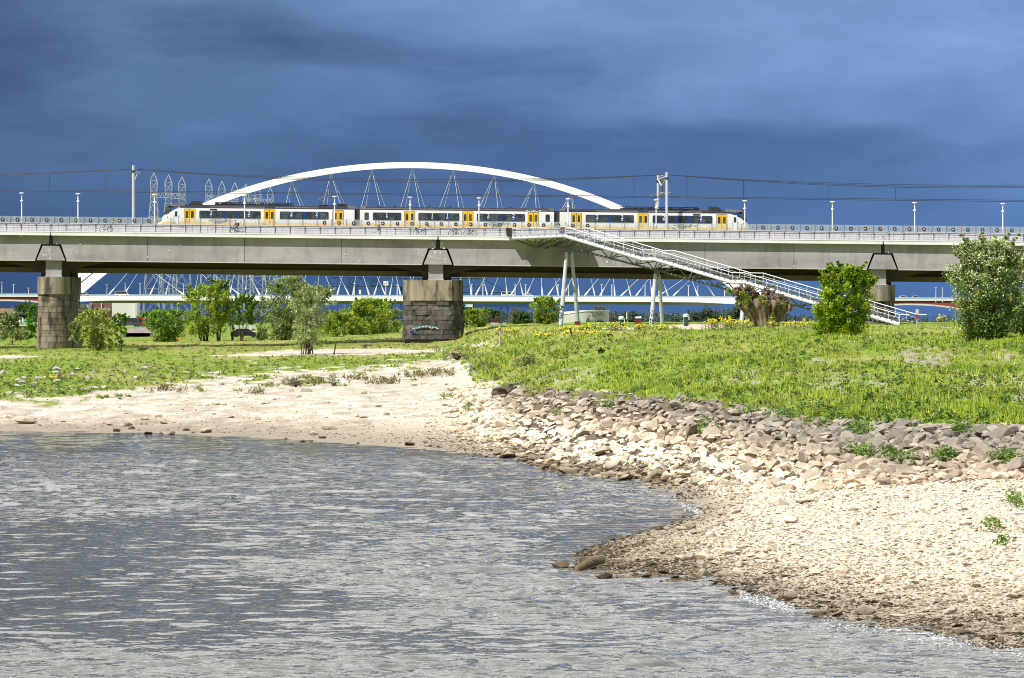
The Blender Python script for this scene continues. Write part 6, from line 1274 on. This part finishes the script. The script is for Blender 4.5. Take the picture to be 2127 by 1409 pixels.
B('windblown_tree', 'tall bright green windblown tree of many stems under the left carriage', 'tree', 426, 714, 590, 52, 610, 'yellowgreen', 'column', 230, 28, .17, 14, lean=.12, seed=41, low=.12); B('windblown_tree', 'pointed green top growing out of the right side of the windblown tree', 'tree', 455, 712, 578, 24, 612, 'bright', 'column', 110, 28, .17, 6, lean=.1, seed=42, low=.3)
B('slim_tree', 'slim dark green tree of bare stems right of the windblown tree', 'tree', 502, 714, 611, 26, 608, 'bright', 'column', 100, 26, .17, 9, lean=.15, seed=43, low=.38); B('slim_tree', 'thin blue green tree between the windblown and the slim one', 'tree', 484, 712, 622, 14, 615, 'grey', 'column', 50, 20, .16, 5, seed=44, low=.3)
B('willow_tree', 'broad grey green willow reaching up to the bridge girder', 'tree', 592, 716, 574, 52, 610, 'grey', 'vase', 260, 28, .17, 16, lean=.08, seed=51, low=.08); B('willow_tree', 'second rounded top of the grey green willow on its right side', 'tree', 628, 714, 588, 26, 612, 'grey', 'column', 110, 26, .17, 6, seed=52, low=.35); B('willow_tree', 'grey haze of thin foliage left of the broad grey green willow', 'tree', 545, 714, 622, 20, 618, 'grey', 'column', 60, 22, .16, 5, seed=54)
B('front_willow', 'pale silvery willow bush in front, standing on the sand strip', 'bush', 640, 739, 592, 44, 492, 'pale', 'vase', 210, 28, .13, 16, lean=.22, seed=53, low=.12, sprigs=22)
B('low_shrub', 'small yellow green shrub at the foot of the broad willow', 'bush', 545, 704, 682, 12, 640, 'olive', 'mound', 40, 18, .16, 3, seed=55)
B('green_thicket', 'wide lime green thicket left of the broad stone pier', 'bush', 768, 697, 622, 60, 625, 'yellowgreen', 'mound', 260, 28, .18, 12, seed=61); B('green_thicket', 'lower lime and orange tinged thicket behind the silvery willow', 'bush', 705, 698, 650, 44, 620, 'yellowgreen', 'mound', 150, 26, .17, 8, seed=62); B('pale_sapling', 'pale sapling between lime thicket and broad stone pier', 'bush', 820, 694, 644, 14, 640, 'pale', 'column', 50, 20, .17, 4, seed=63)
B('pale_sapling', 'grey green top showing behind the right end of the lime thicket', 'bush', 806, 694, 626, 16, 660, 'grey', 'column', 50, 20, .17, 4, seed=64)
B('yellow_bush', 'yellow green spiky bush just right of the broad stone pier', 'bush', 992, 690, 641, 27, 610, 'yellowgreen', 'vase', 120, 26, .15, 8, seed=71, sprigs=16); B('dark_bush', 'dark green bush behind the spiky yellow green one', 'bush', 972, 690, 642, 18, 900, 'deep', 'round', 70, 20, .24, 4, seed=72); B('dark_bush', 'small dark round tree left of the crane legs', 'tree', 1027, 676, 645, 11, 1000, 'deep', 'round', 60, 20, .26, 3, seed=73)
B('stair_bush', 'bright green bush behind the first staircase leg', 'bush', 1131, 680, 617, 36, 588, 'yellowgreen', 'vase', 180, 26, .15, 10, seed=81); B('dark_bush', 'dark blue green bush left of the one behind the staircase leg', 'bush', 1082, 688, 650, 22, 800, 'deep', 'mound', 90, 22, .22, 4, seed=82)
B('hawthorn_bush', 'bright green leafy hawthorn in front of the staircase', 'bush', 1752, 709, 556, 56, 330, 'hawthorn', 'column', 420, 44, .10, 14, lean=.12, seed=92, low=.02, sprigs=54); B('hawthorn_bush', 'low left skirt of the bright green hawthorn', 'bush', 1722, 706, 640, 38, 331, 'hawthorn', 'mound', 150, 40, .10, 5, seed=93)
B('blossoming_hawthorn', 'large cream blossoming hawthorn bush at the right edge', 'bush', 2050, 714, 498, 70, 310, 'blossom', 'round', 640, 46, .10, 16, lean=.06, seed=94, low=.0, sprigs=64); B('blossoming_hawthorn', 'second crown of the blossoming hawthorn cut by the right edge', 'bush', 2128, 705, 520, 52, 318, 'blossom', 'round', 260, 44, .10, 8, seed=95)
for n, (px, pyb, w, h, lb) in enumerate(((1276, 683, 5, 6, 'left of two tiny ball shrubs on the crest'), (1268, 684, 5, 6, 'tiny shrub touching the left ball shrub on the crest'), (1266 + 1, 700, 8, 4, 'flat dark clump below the crest'), (1237, 683, 5, 4, 'low clump right of the red drum'), (1222, 687, 6, 5, 'low clump under the green letters'), (1250, 735, 11, 9, 'dark clump on the green slope'), (1098, 760, 18, 12, 'dark brown clump at the top end of the sand'), (1330, 1, 1, 1, ''))):
    if lb: B('small_shrub', 'small dark green shrub, ' + lb, 'shrub', px, pyb, pyb - h * 1.4, w, max(200, min(560, seen(px, pyb)[0][1])), 'deep', 'mound', 26, 18, .06, 3, seed=100 + n, sprigs=0)
B('bare_tree', 'hazy leafless grey tree behind the round hall', 'tree', 1246, 676, 635, 18, 1350, 'bare', 'round', 150, 20, .16, 7, seed=110, sprigs=0, zground=4.5); B('bare_tree', 'low grey leafless thicket right of the round hall', 'tree', 1275, 680, 655, 18, 1350, 'bare', 'mound', 90, 18, .2, 4, seed=111, sprigs=0, zground=4.5); B('bare_tree', 'grey leafless trees beyond the crane legs', 'tree', 1072, 684, 640, 16, 1500, 'bare', 'round', 90, 16, .22, 4, seed=112, sprigs=0, zground=4.5)
B('far_tree', 'dark round tree in the far line, left of the second stair legs', 'tree', 1312, 680, 648, 24, 1300, 'far', 'round', 110, 20, .34, 3, seed=113, sprigs=0, zground=5); B('far_tree', 'broad green wooded mound between the second stair legs and the pollard', 'tree', 1468, 682, 646, 40, 1500, 'far', 'mound', 190, 22, .4, 3, seed=114, sprigs=0, zground=5); B('far_tree', 'taller dark wood close left of the pollard tree', 'tree', 1545, 682, 636, 44, 1900, 'far', 'mound', 190, 22, .5, 3, seed=115, sprigs=0, zground=5)
B('far_tree', 'dark green hedge right of the white slab building', 'tree', 303, 686, 651, 24, 1000, 'bright', 'mound', 120, 20, .26, 3, seed=116, sprigs=0, zground=4.2)
# far woods: one mass along the horizon
rgf = np.random.default_rng(77); cs = []; rs_ = []
for px in np.arange(-700, 2900, 7):
    Yw = rgf.uniform(1900, 2500); top_ = np.interp(px, [-700, 0, 300, 700, 950, 1060, 1180, 1270, 1340, 1420, 1520, 1600, 1700, 1800, 1990, 2127, 2900], [640, 645, 650, 650, 642, 648, 655, 652, 652, 654, 645, 650, 664, 668, 662, 655, 650]) + rgf.normal(0, 2.2)
    for k in range(6): py = top_ + 3 + k * 6; Z = CAMZ + (HY - py) * Yw / F; cs.append(((px + rgf.normal(0, 4) - CX) * Yw / F, Yw, Z)); rs_.append(rgf.uniform(1.6, 3.2))
v, f = leaf_cloud(np.array(cs), np.array(rs_), 22, .75, .5, .8)
tag(link('woods', np_mesh('woods', v, f, [leafmat('far', *LEAF['far'])], attrs={'tint': np.repeat(rgf.uniform(0, 1, len(cs)), 88)})), 'far dark woods along the horizon', None, None, 'stuff')
# ------------------------------------------------------------------ pollard tree
p0 = P(1590, 686, 430); p0.z = gz(p0.x, p0.y); PB = mat('pollard_bark', (.23, .165, .095), (.05, .036, .024), 3.2, .9, bump=.10, bscale=3, stretch=(1, 1, .35), detail=8); PO = empty('pollard_tree', p0, 'thick brown pollard willow stump with knobbly heads by the staircase', 'tree'); rp_ = random.Random(6)
K = lambda px, py, dy=0: P(px, py, 430 + dy)
m = MB()
for q in range(30):
    u = (q + .5) / 30; fr = -1 if q % 3 else 1; a = 1573 + 38 * u + rp_.uniform(-2, 2); b = 1532 + 108 * u + rp_.uniform(-4, 4); dy = fr * (1.15 * math.sqrt(max(.05, 1 - (2 * u - 1) ** 2))) + rp_.uniform(-.15, .15)
    yb = 634 - 10 * math.sin(math.pi * u) + rp_.uniform(-6, 6); A = K(a - (u - .5) * -6, 692, dy * 1.0); B1 = K(a + (b - a) * .10, 672, dy * .82); C = K(a + (b - a) * .38, 656, dy * .8); D = K(b, yb, dy * 1.2); r = rp_.uniform(.30, .42)
    m.path([A, B1, C, C.lerp(D, .55), D], [r * 1.15, r, r * .95, r, r * 1.1], 8)
m.build('trunk', PB, PO, p0, smooth=True)
heads = [(1526, 608, .72), (1537, 603, .8), (1552, 600, .75), (1562, 606, .7), (1536, 622, .8), (1546, 634, .75), (1558, 622, .85), (1572, 620, .85), (1586, 618, .9), (1592, 608, .75), (1600, 624, .9), (1612, 622, .85), (1622, 620, .8), (1630, 628, .8), (1640, 638, .72), (1628, 642, .7), (1618, 634, .7), (1543, 612, .7), (1606, 611, .6), (1571, 632, .7)]
hd = MB(); sp = []
for k, (px, py, s) in enumerate(heads):
    c = K(px, py, rp_.uniform(-1.2, .8)); V, Fc = hull(22, s * .62, s * .6, s * .5, 300 + k); hd.add([Vector(x) + c for x in V], [list(x) for x in Fc])
    for j in range(13):
        d = Vector((rp_.gauss(0, 1), rp_.gauss(-.3, 1), rp_.gauss(.35, .8))).normalized(); b = c + d * s * .45; e = c + d * s * rp_.uniform(.62, .82) + Vector((0, 0, rp_.uniform(0, .12))); hd.path([b, b.lerp(e, .5), e], [.17 * s, .14 * s, rp_.uniform(.10, .15) * s], 6); sp.append(e)
hd.build('branch_head', PB, PO, p0)
ct = []; rr_ = []
for px, py, n in ((1516, 607, 6), (1520, 603, 4), (1541, 610, 10), (1546, 616, 9), (1530, 630, 7), (1552, 625, 6), (1556, 618, 6), (1580, 622, 4), (1590, 632, 4), (1628, 630, 5), (1604, 655, 7), (1606, 662, 5), (1545, 637, 3)):
    for k in range(n): ct.append(K(px + rp_.gauss(0, 3), py + rp_.gauss(0, 3), -1.8)); rr_.append(.2)
v, f = leaf_cloud(np.array([list(c) for c in ct]), np.array(rr_), 22, .09, .05, .8); link('shoots', np_mesh('shoots', v - np.array(p0), f, [leafmat('yellowgreen', *LEAF['yellowgreen'])], attrs={'tint': np.repeat(rgf.uniform(0, 1, len(ct)), 88)}), PO)
# ------------------------------------------------------------------ root stumps, logs, driftwood, wooden blocks
WOOD = mat('weathered_wood', (.26, .20, .14), (.14, .10, .07), 3, .9, bump=.03, stretch=(.4, 1, 1)); DRIFT = mat('wet_driftwood', (.14, .105, .045), (.07, .05, .02), 2.5, .75, bump=.04, bscale=8, detail=7)
def roots(px, py, wpx, lb, seed):
    b = at(px, py); s = wpx * b.y / F * .5; r = random.Random(seed); o = empty('root_stump', b, lb, 'tree stump'); m = MB(); V, Fc = hull(24, s * .6, s * .5, s * .45, seed); m.add([Vector(x) + Vector((0, 0, s * .4)) for x in V], [list(x) for x in Fc]); m.build('stump', BARK, o); m = MB()
    for k in range(16):
        a = r.uniform(0, 6.28); e = Vector((math.cos(a) * s * r.uniform(.6, 1.1), math.sin(a) * s * .7, s * r.uniform(.0, 1.0))); m.path([Vector((0, 0, s * .4)), e * .6 + Vector((0, 0, s * .25)), e], [s * .14, s * .09, s * .04], 5)
    m.build('roots', BARK, o)
roots(614, 804, 36, 'brown root stump with green weeds, left of two at the top of the sand', 31); roots(693, 803, 20, 'upright brown root stump, right of two at the top of the sand', 32); roots(950, 747, 34, 'brown tangle of roots at the edge of the grass left of the post', 33)
def log(name, lb, cat, px0, py0, px1, py1, r0, r1, m_, lift=.0, n=10):
    a, b = at(px0, py0), at(px1, py1); a.z += r0 * .6 + lift; b.z += r1 * .6 + lift; m = MB(); rq = random.Random(int(px0)); k = 7; m.path([a.lerp(b, i / k) + Vector((0, rq.uniform(-.03, .03), rq.uniform(-.03, .03) + .04 * math.sin(i))) for i in range(k + 1)], [r0 * .8] + [r0 + (r1 - r0) * i / k for i in range(1, k)] + [r1 * .82], n); o = m.build(name, m_, None, a); tag(o, lb, cat); return o
def spit(px, py): Y = CAMZ * F / (py - HY); return Vector(((px - CX) * Y / F, Y, 0))
a, b = spit(1193, 1188), spit(1252, 1183); b.z = .16; m = MB(); L = [a + Vector((0, 0, -.06)), a.lerp(b, .12) + Vector((0, 0, .06)), a.lerp(b, .35) + Vector((0, 0, .13)), a.lerp(b, .65) + Vector((0, 0, .2)), a.lerp(b, .9) + Vector((0, 0, .2)), b + Vector((0, 0, .12))]; m.path(L, [.04, .11, .15, .17, .16, .12], 12)
tag(m.build('driftwood_log', DRIFT, None, a), 'thick mossy log lying in the water at the end of the spit', 'log')
s0 = at(1046, 822); o = empty('fallen_trunk', s0, 'hollow fallen trunk with roots lying on top of the riprap', 'log'); m = MB(); A, Bq = at(1026, 826), at(1062, 816); A.z += .25; Bq.z += .4; m.path([A, A.lerp(Bq, .5), Bq], [.30, .36, .30], 14); m.build('trunk', BARK, o, s0); m = MB()
for k in range(14): e = Vector((rp_.uniform(-1.0, 1.0), rp_.uniform(-.6, .4), rp_.uniform(.2, .8))); m.path([Vector((.2, 0, .5)), e * .7 + Vector((.2, 0, .2)), e], [.14, .09, .05], 5)
m.build('roots', BARK, o)
log('grey_beam', 'long grey beam resting on the stones behind the hollow trunk', 'beam', 1058, 806, 1086, 797, .16, .13, WOOD, .15, 6); log('wooden_plank', 'flat brown plank lying among tan boulders of the riprap', 'plank', 1308, 893, 1345, 882, .14, .12, WOOD, .22, 4); log('driftwood_stick', 'thin dark stick on the middle of the beach', 'stick', 543, 841, 560, 838, .05, .04, WOOD); log('driftwood_stick', 'thin dark stick lying higher on the beach, right of another', 'stick', 567, 831, 582, 829, .05, .04, WOOD)
log('driftwood_log', 'dark burnt log with pale ends in the grass left of the round bush', 'log', 288, 728, 306, 726, .22, .2, BARK); log('driftwood_log', 'pale grey log at the upper edge of the sand strip', 'log', 752, 721, 770, 720, .25, .18, WOOD)
for px, py, lb in ((906, 724, 'brown wooden block at the right end of the sand strip'), (949, 727, 'brown wooden block in grass beyond the sand strip'), (605, 814, 'dark flat stone kerb, left of two on the upper sand'), (636, 814, 'dark long stone kerb, right of two on the upper sand')):
    b = at(px, py); s = b.y / F; w = 22 if px == 636 else 10; m = MB(); m.box(b.x - w * s / 2, b.x + w * s / 2, b.y - .3, b.y + .3, b.z - .1, b.z + 4.4 * s); m.box(b.x - w * s / 2 + .04, b.x + w * s / 2 - .04, b.y - .26, b.y + .26, b.z + 4.4 * s + .001, b.z + 4.4 * s + .05); tag(m.build('wooden_block' if px > 800 else 'stone_kerb', WOOD if px > 800 else GREYROCK, None, b), lb, 'block')
# ------------------------------------------------------------------ posts, bins and signs on the bank
def post(name, lb, cat, px, pyt, pyb, r, m_, Y=None, lean=0.0, extra=None, n=8):
    b = at(px, pyb) if Y is None else Vector(((px - CX) * Y / F, Y, CAMZ + (HY - pyb) * Y / F)); Y = b.y; h = (pyb - pyt) * Y / F; ro = empty(name, b, lb, cat); m = MB(); m.tube((0, 0, -.4), (lean, 0, h), r, r * .9, n); m.build('pole', m_, ro)
    if extra: extra(ro, h)
    return ro
post('marker_post', 'dark leaning post with twigs on the sand strip', 'post', 692.5, 709, 737, .10, BARK, None, .32); post('marker_post', 'black leaning post on the green crest near the first stair leg', 'post', 1190, 680, 698, .09, BLACK, None, -.25)
def ring(ro, h): m = MB(); m.lathe([(.09, h - .30), (.12, h - .28), (.12, h - .06), (.05, h)], (0, 0, 0), 10); m.build('red_band', mat('faded_red', (.36, .10, .08), None, 2, .6), ro); m = MB(); m.lathe([(.11, h + .001), (.10, h + .10), (.04, h + .13)], (0, 0, 0), 10); m.build('white_cap', CONCL, ro)
post('signal_post', 'slim grey post with red band and white cap right of the broad pier', 'post', 1038, 675, 716, .085, GALV, None, 0, ring)
for px, a, b, lb in ((1354, 661, 685, 'thin grey fence post by the second stair leg'), (1552, 668, 687, 'thin grey post just left of the pollard tree'), (1652, 656, 684, 'black post between pollard and hawthorn')): post('fence_post', lb, 'post', px, a, b, .055 if px != 1652 else .09, GALV if px != 1652 else BLACK, 430)
for px, a, b, lb in ((1365.5, 693.5, 702, 'short dark stump post on the green crest, left of two'), (1481, 695.5, 701.5, 'short dark stump post on the green crest, right of two')): post('stump_post', lb, 'post', px, a, b, .10, BARK)
def board(ro, h): MB().box(-.16, .16, -.08, -.03, h - 1.1, h - .1).build('board', DARKST, ro); MB().box(-.14, -.03, -.10, -.081, h - 1.0, h - .15).build('white_strip', WHITE, ro)
post('sign_post', 'grey post with narrow black and white board left of the red drum with white lid', 'sign', 1303, 647, 678, .07, GALV, 520, 0, board)
def board2(ro, h): MB().box(-.17, .17, -.1, -.05, h - .55, h).build('white_board', CONCL, ro); MB().box(-.14, .14, -.1, -.05, h - .95, h - .56).build('red_board', mat('sign_red', (.30, .03, .03), None, 1, .5), ro)
post('sign_post', 'white and red sign on a post at the foot of the staircase', 'sign', 1905, 643, 679, .05, GALV, 420, 0, board2)
GRN = mat('bin_dark_green', (.02, .07, .05), None, 1, .45); HOOD = mat('bin_pale_hood', (.45, .58, .52), None, 1, .5); DRUM = mat('drum_red', (.17, .02, .03), (.13, .02, .025), 2, .5)
def binx(ro, h):
    m = MB(); m.box(.06, .52, -.22, .22, h - 1.45, h - .35); m.box(.09, .49, -.24, -.221, h - 1.3, h - .6); m.build('bin_body', GRN, ro); m = MB(); m.lathe([(.36, h - .30), (.34, h - .08), (.2, h + .08), (.03, h + .1)], (.24, 0, 0), 12); m.build('hood', HOOD, ro); MB().box(.45, .62, -.2, .2, h - .62, h - .30).build('flap', WHITE, ro)
post('litter_bin', 'dark green litter bin with pale hood left of the black and white sign post', 'litter bin', 1286.5, 658.5, 684, .06, GALV, 470, 0, binx); post('litter_bin', 'dark green litter bin with pale hood on a post right of the second stair legs', 'litter bin', 1420.5, 653.5, 681, .06, GALV, 470, 0, binx)
for px, pt, pb, w, lb, lid in ((1199.5, 668.8, 681.5, 11.2, 'plain dark red drum at the second tube of the first stair leg', 0), (1326, 662.5, 684, 13.0, 'dark red box with white lid behind yellow flowers', 1)):
    Y = 500.; b = Vector(((px - CX) * Y / F, Y, CAMZ + (HY - pb - 3) * Y / F)); ro = empty('red_drum', b, lb, 'bin'); w2 = w * Y / F / 2; h = (pb + 3 - pt) * Y / F; m = MB(); m.plan([(-w2, -.4), (w2, -.4), (w2, .4), (-w2, .4)], 0, h, 0, [(-w2 * .97, -.4), (w2 * 1.03, -.4), (w2 * 1.03, .4), (-w2 * .97, .4)]); m.build('body', DRUM, ro); MB().box(-w2 - .04, w2 + .06, -.44, .44, h + .001, h + (.08 if not lid else .06)).build('rim', DARKST if not lid else BLACK, ro)
    if lid: m = MB(); m.prism([(-w2, h + .061), (w2, h + .061), (w2 * .9, h + .30), (-w2 * .9, h + .26)], -.40, .40); m.build('lid', WHITE, ro); MB().box(-w2 + .1, w2 - .1, -.42, -.401, h * .55, h * .62).build('slot', mat('slot_red', (.45, .05, .05), None, 1, .5), ro)
# ------------------------------------------------------------------ bicycles, people, a bird
def bicycle(px, lb, face=1, crate=False, Y=547.0, s=1.0, frame=None, origin=None):
    x = lx(px, Y); z = deck_z(x) - .02; r = empty('bicycle', (x, Y, z), lb, 'bicycle', 'bicycles along the parapet'); R = .35; wb = .54
    for sx_ in (-wb, wb):
        m = MB(); m.path([(sx_ + R * math.cos(t), 0, R + R * math.sin(t)) for t in np.linspace(0, 2 * math.pi, 25)], .042, 6); w = m.build('wheel', BLACK, r); q = MB()
        for k in range(8): t = k * math.pi / 4; q.tube((sx_, 0, R), (sx_ + (R - .02) * math.cos(t), 0, R + (R - .02) * math.sin(t)), .006, n=4)
        q.build('spokes', GALV, w)
    f = MB(); f.tube((-wb * face, 0, R), (-.08 * face, 0, .30), .034, n=6); f.tube((-.08 * face, 0, .30), (-.2 * face, 0, .84), .036, n=6); f.tube((-.08 * face, 0, .30), (.36 * face, 0, .78), .040, n=6); f.tube((-.17 * face, 0, .74), (.36 * face, 0, .82), .036, n=6); f.tube((-wb * face, 0, R), (-.17 * face, 0, .74), .028, n=6); f.tube((wb * face, 0, R), (.33 * face, 0, .95), .036, n=6); f.build('frame', frame or BLACK, r)
    m = MB(); m.path([(.20 * face, -.28, 1.03), (.33 * face, -.16, 1.04), (.34 * face, .16, 1.04), (.20 * face, .28, 1.03)], .018, 6); m.build('handlebar', BLACK, r); m = MB(); m.hexa([(-.36 * face, -.09, .86), (-.08 * face, -.03, .86), (-.08 * face, .03, .86), (-.36 * face, .09, .86), (-.36 * face, -.10, .92), (-.08 * face, -.03, .91), (-.08 * face, .03, .91), (-.36 * face, .10, .92)]); m.build('saddle', BLACK, r)
    if crate: MB().box(-.62 if face > 0 else .3, -.3 if face > 0 else .62, -.2, .2, .68, 1.05).build('pannier', BLACK, r)
    return r
PYB = 545.8
bicycle(220.5, 'black bicycle with light blue seat tube leaning left of the train', 1, False, PYB, frame=mat('pale_blue_frame', (.12, .22, .32), None, 2, .4)); bicycle(871.5, 'black bicycle with a dark pannier left of the bridge joint', 1, True, PYB); bicycle(945.5, 'black bicycle, left of a pair right of the bridge joint', -1, False, PYB); bicycle(977, 'black bicycle, right of a pair right of the bridge joint', 1, False, PYB); bicycle(490.5, 'dark bicycle ridden by the person with a backpack', -1, False, 545.9)
def figure(name, lb, loc, J, E, rad, mats, parts):
    root = empty(name, loc, lb, 'person'); me = bpy.data.meshes.new('body'); me.from_pydata([Vector(j) for j in J], E, []); me.materials.append(mats[0]); o = link('body', me, root); sk = o.modifiers.new('skin', 'SKIN'); sk.use_smooth_shade = True; sb = o.modifiers.new('sub', 'SUBSURF'); sb.levels = 1; sb.render_levels = 1
    for i, rr in enumerate(rad): me.skin_vertices[0].data[i].radius = (rr, rr)
    me.skin_vertices[0].data[0].use_root = True
    for nm, mb, m_ in parts: mb.build(nm, m_, root)
    return root
SKIN = mat('skin', (.42, .26, .18), None, 2, .6); CLD = mat('dark_cloth', (.03, .03, .04), (.05, .05, .055), 6, .85); HAIR = mat('dark_hair', (.04, .03, .02), None, 5, .8); CLO = mat('olive_jacket', (.22, .20, .10), None, 5, .85); NAVY = mat('navy_shorts', (.03, .05, .11), None, 5, .85); WSH = mat('white_cloth', (.6, .6, .6), None, 4, .8)
def ell(c, a, b, h, seed=0, n=10):
    m = MB(); m.lathe([(a * math.sin(math.pi * k / 8) + 1e-4, -h * math.cos(math.pi * k / 8)) for k in range(9)], c, n); return m
def tubep(pts, rs, n=8): m = MB(); m.path(pts, rs, n); return m
# runner heading right, one foot kicked back
x = lx(787, 547.2); loc = (x, 545.9, deck_z(x) - .02)
J = [(0, 0, .95), (.02, 0, 1.2), (.05, 0, 1.42), (.06, 0, 1.54), (.08, 0, 1.68), (.02, -.19, 1.40), (-.14, -.24, 1.16), (.10, -.22, 1.06), (.08, .19, 1.40), (.20, .24, 1.15), (.38, .2, 1.30), (.01, -.10, .90), (.22, -.10, .55), (.12, -.10, .12), (.24, -.10, .05), (0, .10, .90), (-.10, .10, .50), (-.46, .10, .46), (-.55, .10, .36)]
E = [(0, 1), (1, 2), (2, 3), (3, 4), (2, 5), (5, 6), (6, 7), (2, 8), (8, 9), (9, 10), (0, 11), (11, 12), (12, 13), (13, 14), (0, 15), (15, 16), (16, 17), (17, 18)]
figure('person', 'runner in dark top and navy shorts jogging along the cycle path', loc, J, E, [.13, .13, .13, .055, .085, .06, .045, .035, .06, .045, .035, .09, .065, .04, .035, .09, .065, .04, .035], [SKIN],
       [('shirt', tubep([(0, 0, .98), (.02, 0, 1.2), (.05, 0, 1.46)], [.15, .165, .15], 10), CLD), ('vest_panel', tubep([(.07, -.13, 1.0), (.10, -.14, 1.4)], [.05, .05], 6), WSH), ('shorts', tubep([(0, -.09, .98), (.16, -.10, .62)], [.13, .105], 8), NAVY), ('shorts', tubep([(0, .09, .98), (-.08, .10, .6)], [.13, .105], 8), NAVY), ('hair', ell((.06, 0, 1.73), .10, .1, .09), HAIR), ('shoe', ell((.22, -.10, .05), .11, .1, .05), CLD), ('shoe', ell((-.53, .10, .38), .09, .1, .07), CLD)])
x = lx(490.5, 547.0); loc = (x, 545.9, deck_z(x) - .02)
J = [(.28, 0, .98), (.16, 0, 1.2), (.02, 0, 1.42), (-.03, 0, 1.52), (-.08, 0, 1.65), (.0, -.19, 1.40), (-.1, -.24, 1.2), (-.24, -.25, 1.08), (.0, .19, 1.40), (-.1, .24, 1.2), (-.24, .25, 1.08), (.24, -.10, .95), (-.14, -.11, .72), (.02, -.12, .28), (-.12, -.12, .22), (.24, .10, .95), (-.04, .11, .60), (.14, .12, .20), (0, .12, .14)]
figure('person', 'cyclist in olive jacket with dark backpack riding left', loc, J, E, [.13, .13, .13, .055, .085, .06, .045, .035, .06, .045, .035, .09, .07, .045, .035, .09, .07, .045, .035], [SKIN],
       [('jacket', tubep([(.28, 0, .95), (.16, 0, 1.2), (.02, 0, 1.46)], [.15, .17, .15], 10), CLO), ('sleeve', tubep([(0, -.19, 1.42), (-.1, -.24, 1.2), (-.22, -.25, 1.09)], [.075, .06, .05], 8), CLO), ('sleeve', tubep([(0, .19, 1.42), (-.1, .24, 1.2), (-.22, .25, 1.09)], [.075, .06, .05], 8), CLO), ('trousers', tubep([(.26, -.1, .96), (-.14, -.11, .72), (.02, -.12, .30)], [.12, .085, .06], 8), CLD), ('trousers', tubep([(.26, .1, .96), (-.04, .11, .60), (.14, .12, .24)], [.12, .085, .06], 8), CLD), ('backpack', ell((.36, 0, 1.25), .17, .15, .24), BLACK), ('hair', ell((-.05, 0, 1.70), .105, .1, .10), HAIR), ('shoe', ell((-.06, -.12, .22), .11, .1, .05), CLD), ('shoe', ell((.06, .12, .14), .11, .1, .05), CLD)])
b = P(1369, 650.5, 480); m = MB(); m.lathe([(.005, -.16), (.05, -.08), (.06, .0), (.045, .1), (.02, .16)], (0, 0, 0), 8); bd = empty('bird', b, 'dark bird flying between the tubes of the second stair legs', 'bird', rot=(.4, 1.1, .2)); m.build('body', BLACK, bd); m = MB(); m.hexa([(-.02, .02, -.06), (-.05, .42, -.16), (-.05, .42, -.12), (-.02, .02, .07), (.0, .02, -.06), (-.04, .42, -.16), (-.04, .42, -.12), (.0, .02, .07)]); m.build('wing', BLACK, bd); m = MB(); m.hexa([(-.02, -.02, -.06), (.16, -.36, -.16), (.16, -.36, -.12), (-.02, -.02, .07), (0, -.02, -.06), (.17, -.36, -.16), (.17, -.36, -.12), (0, -.02, .07)]); m.build('wing', BLACK, bd)
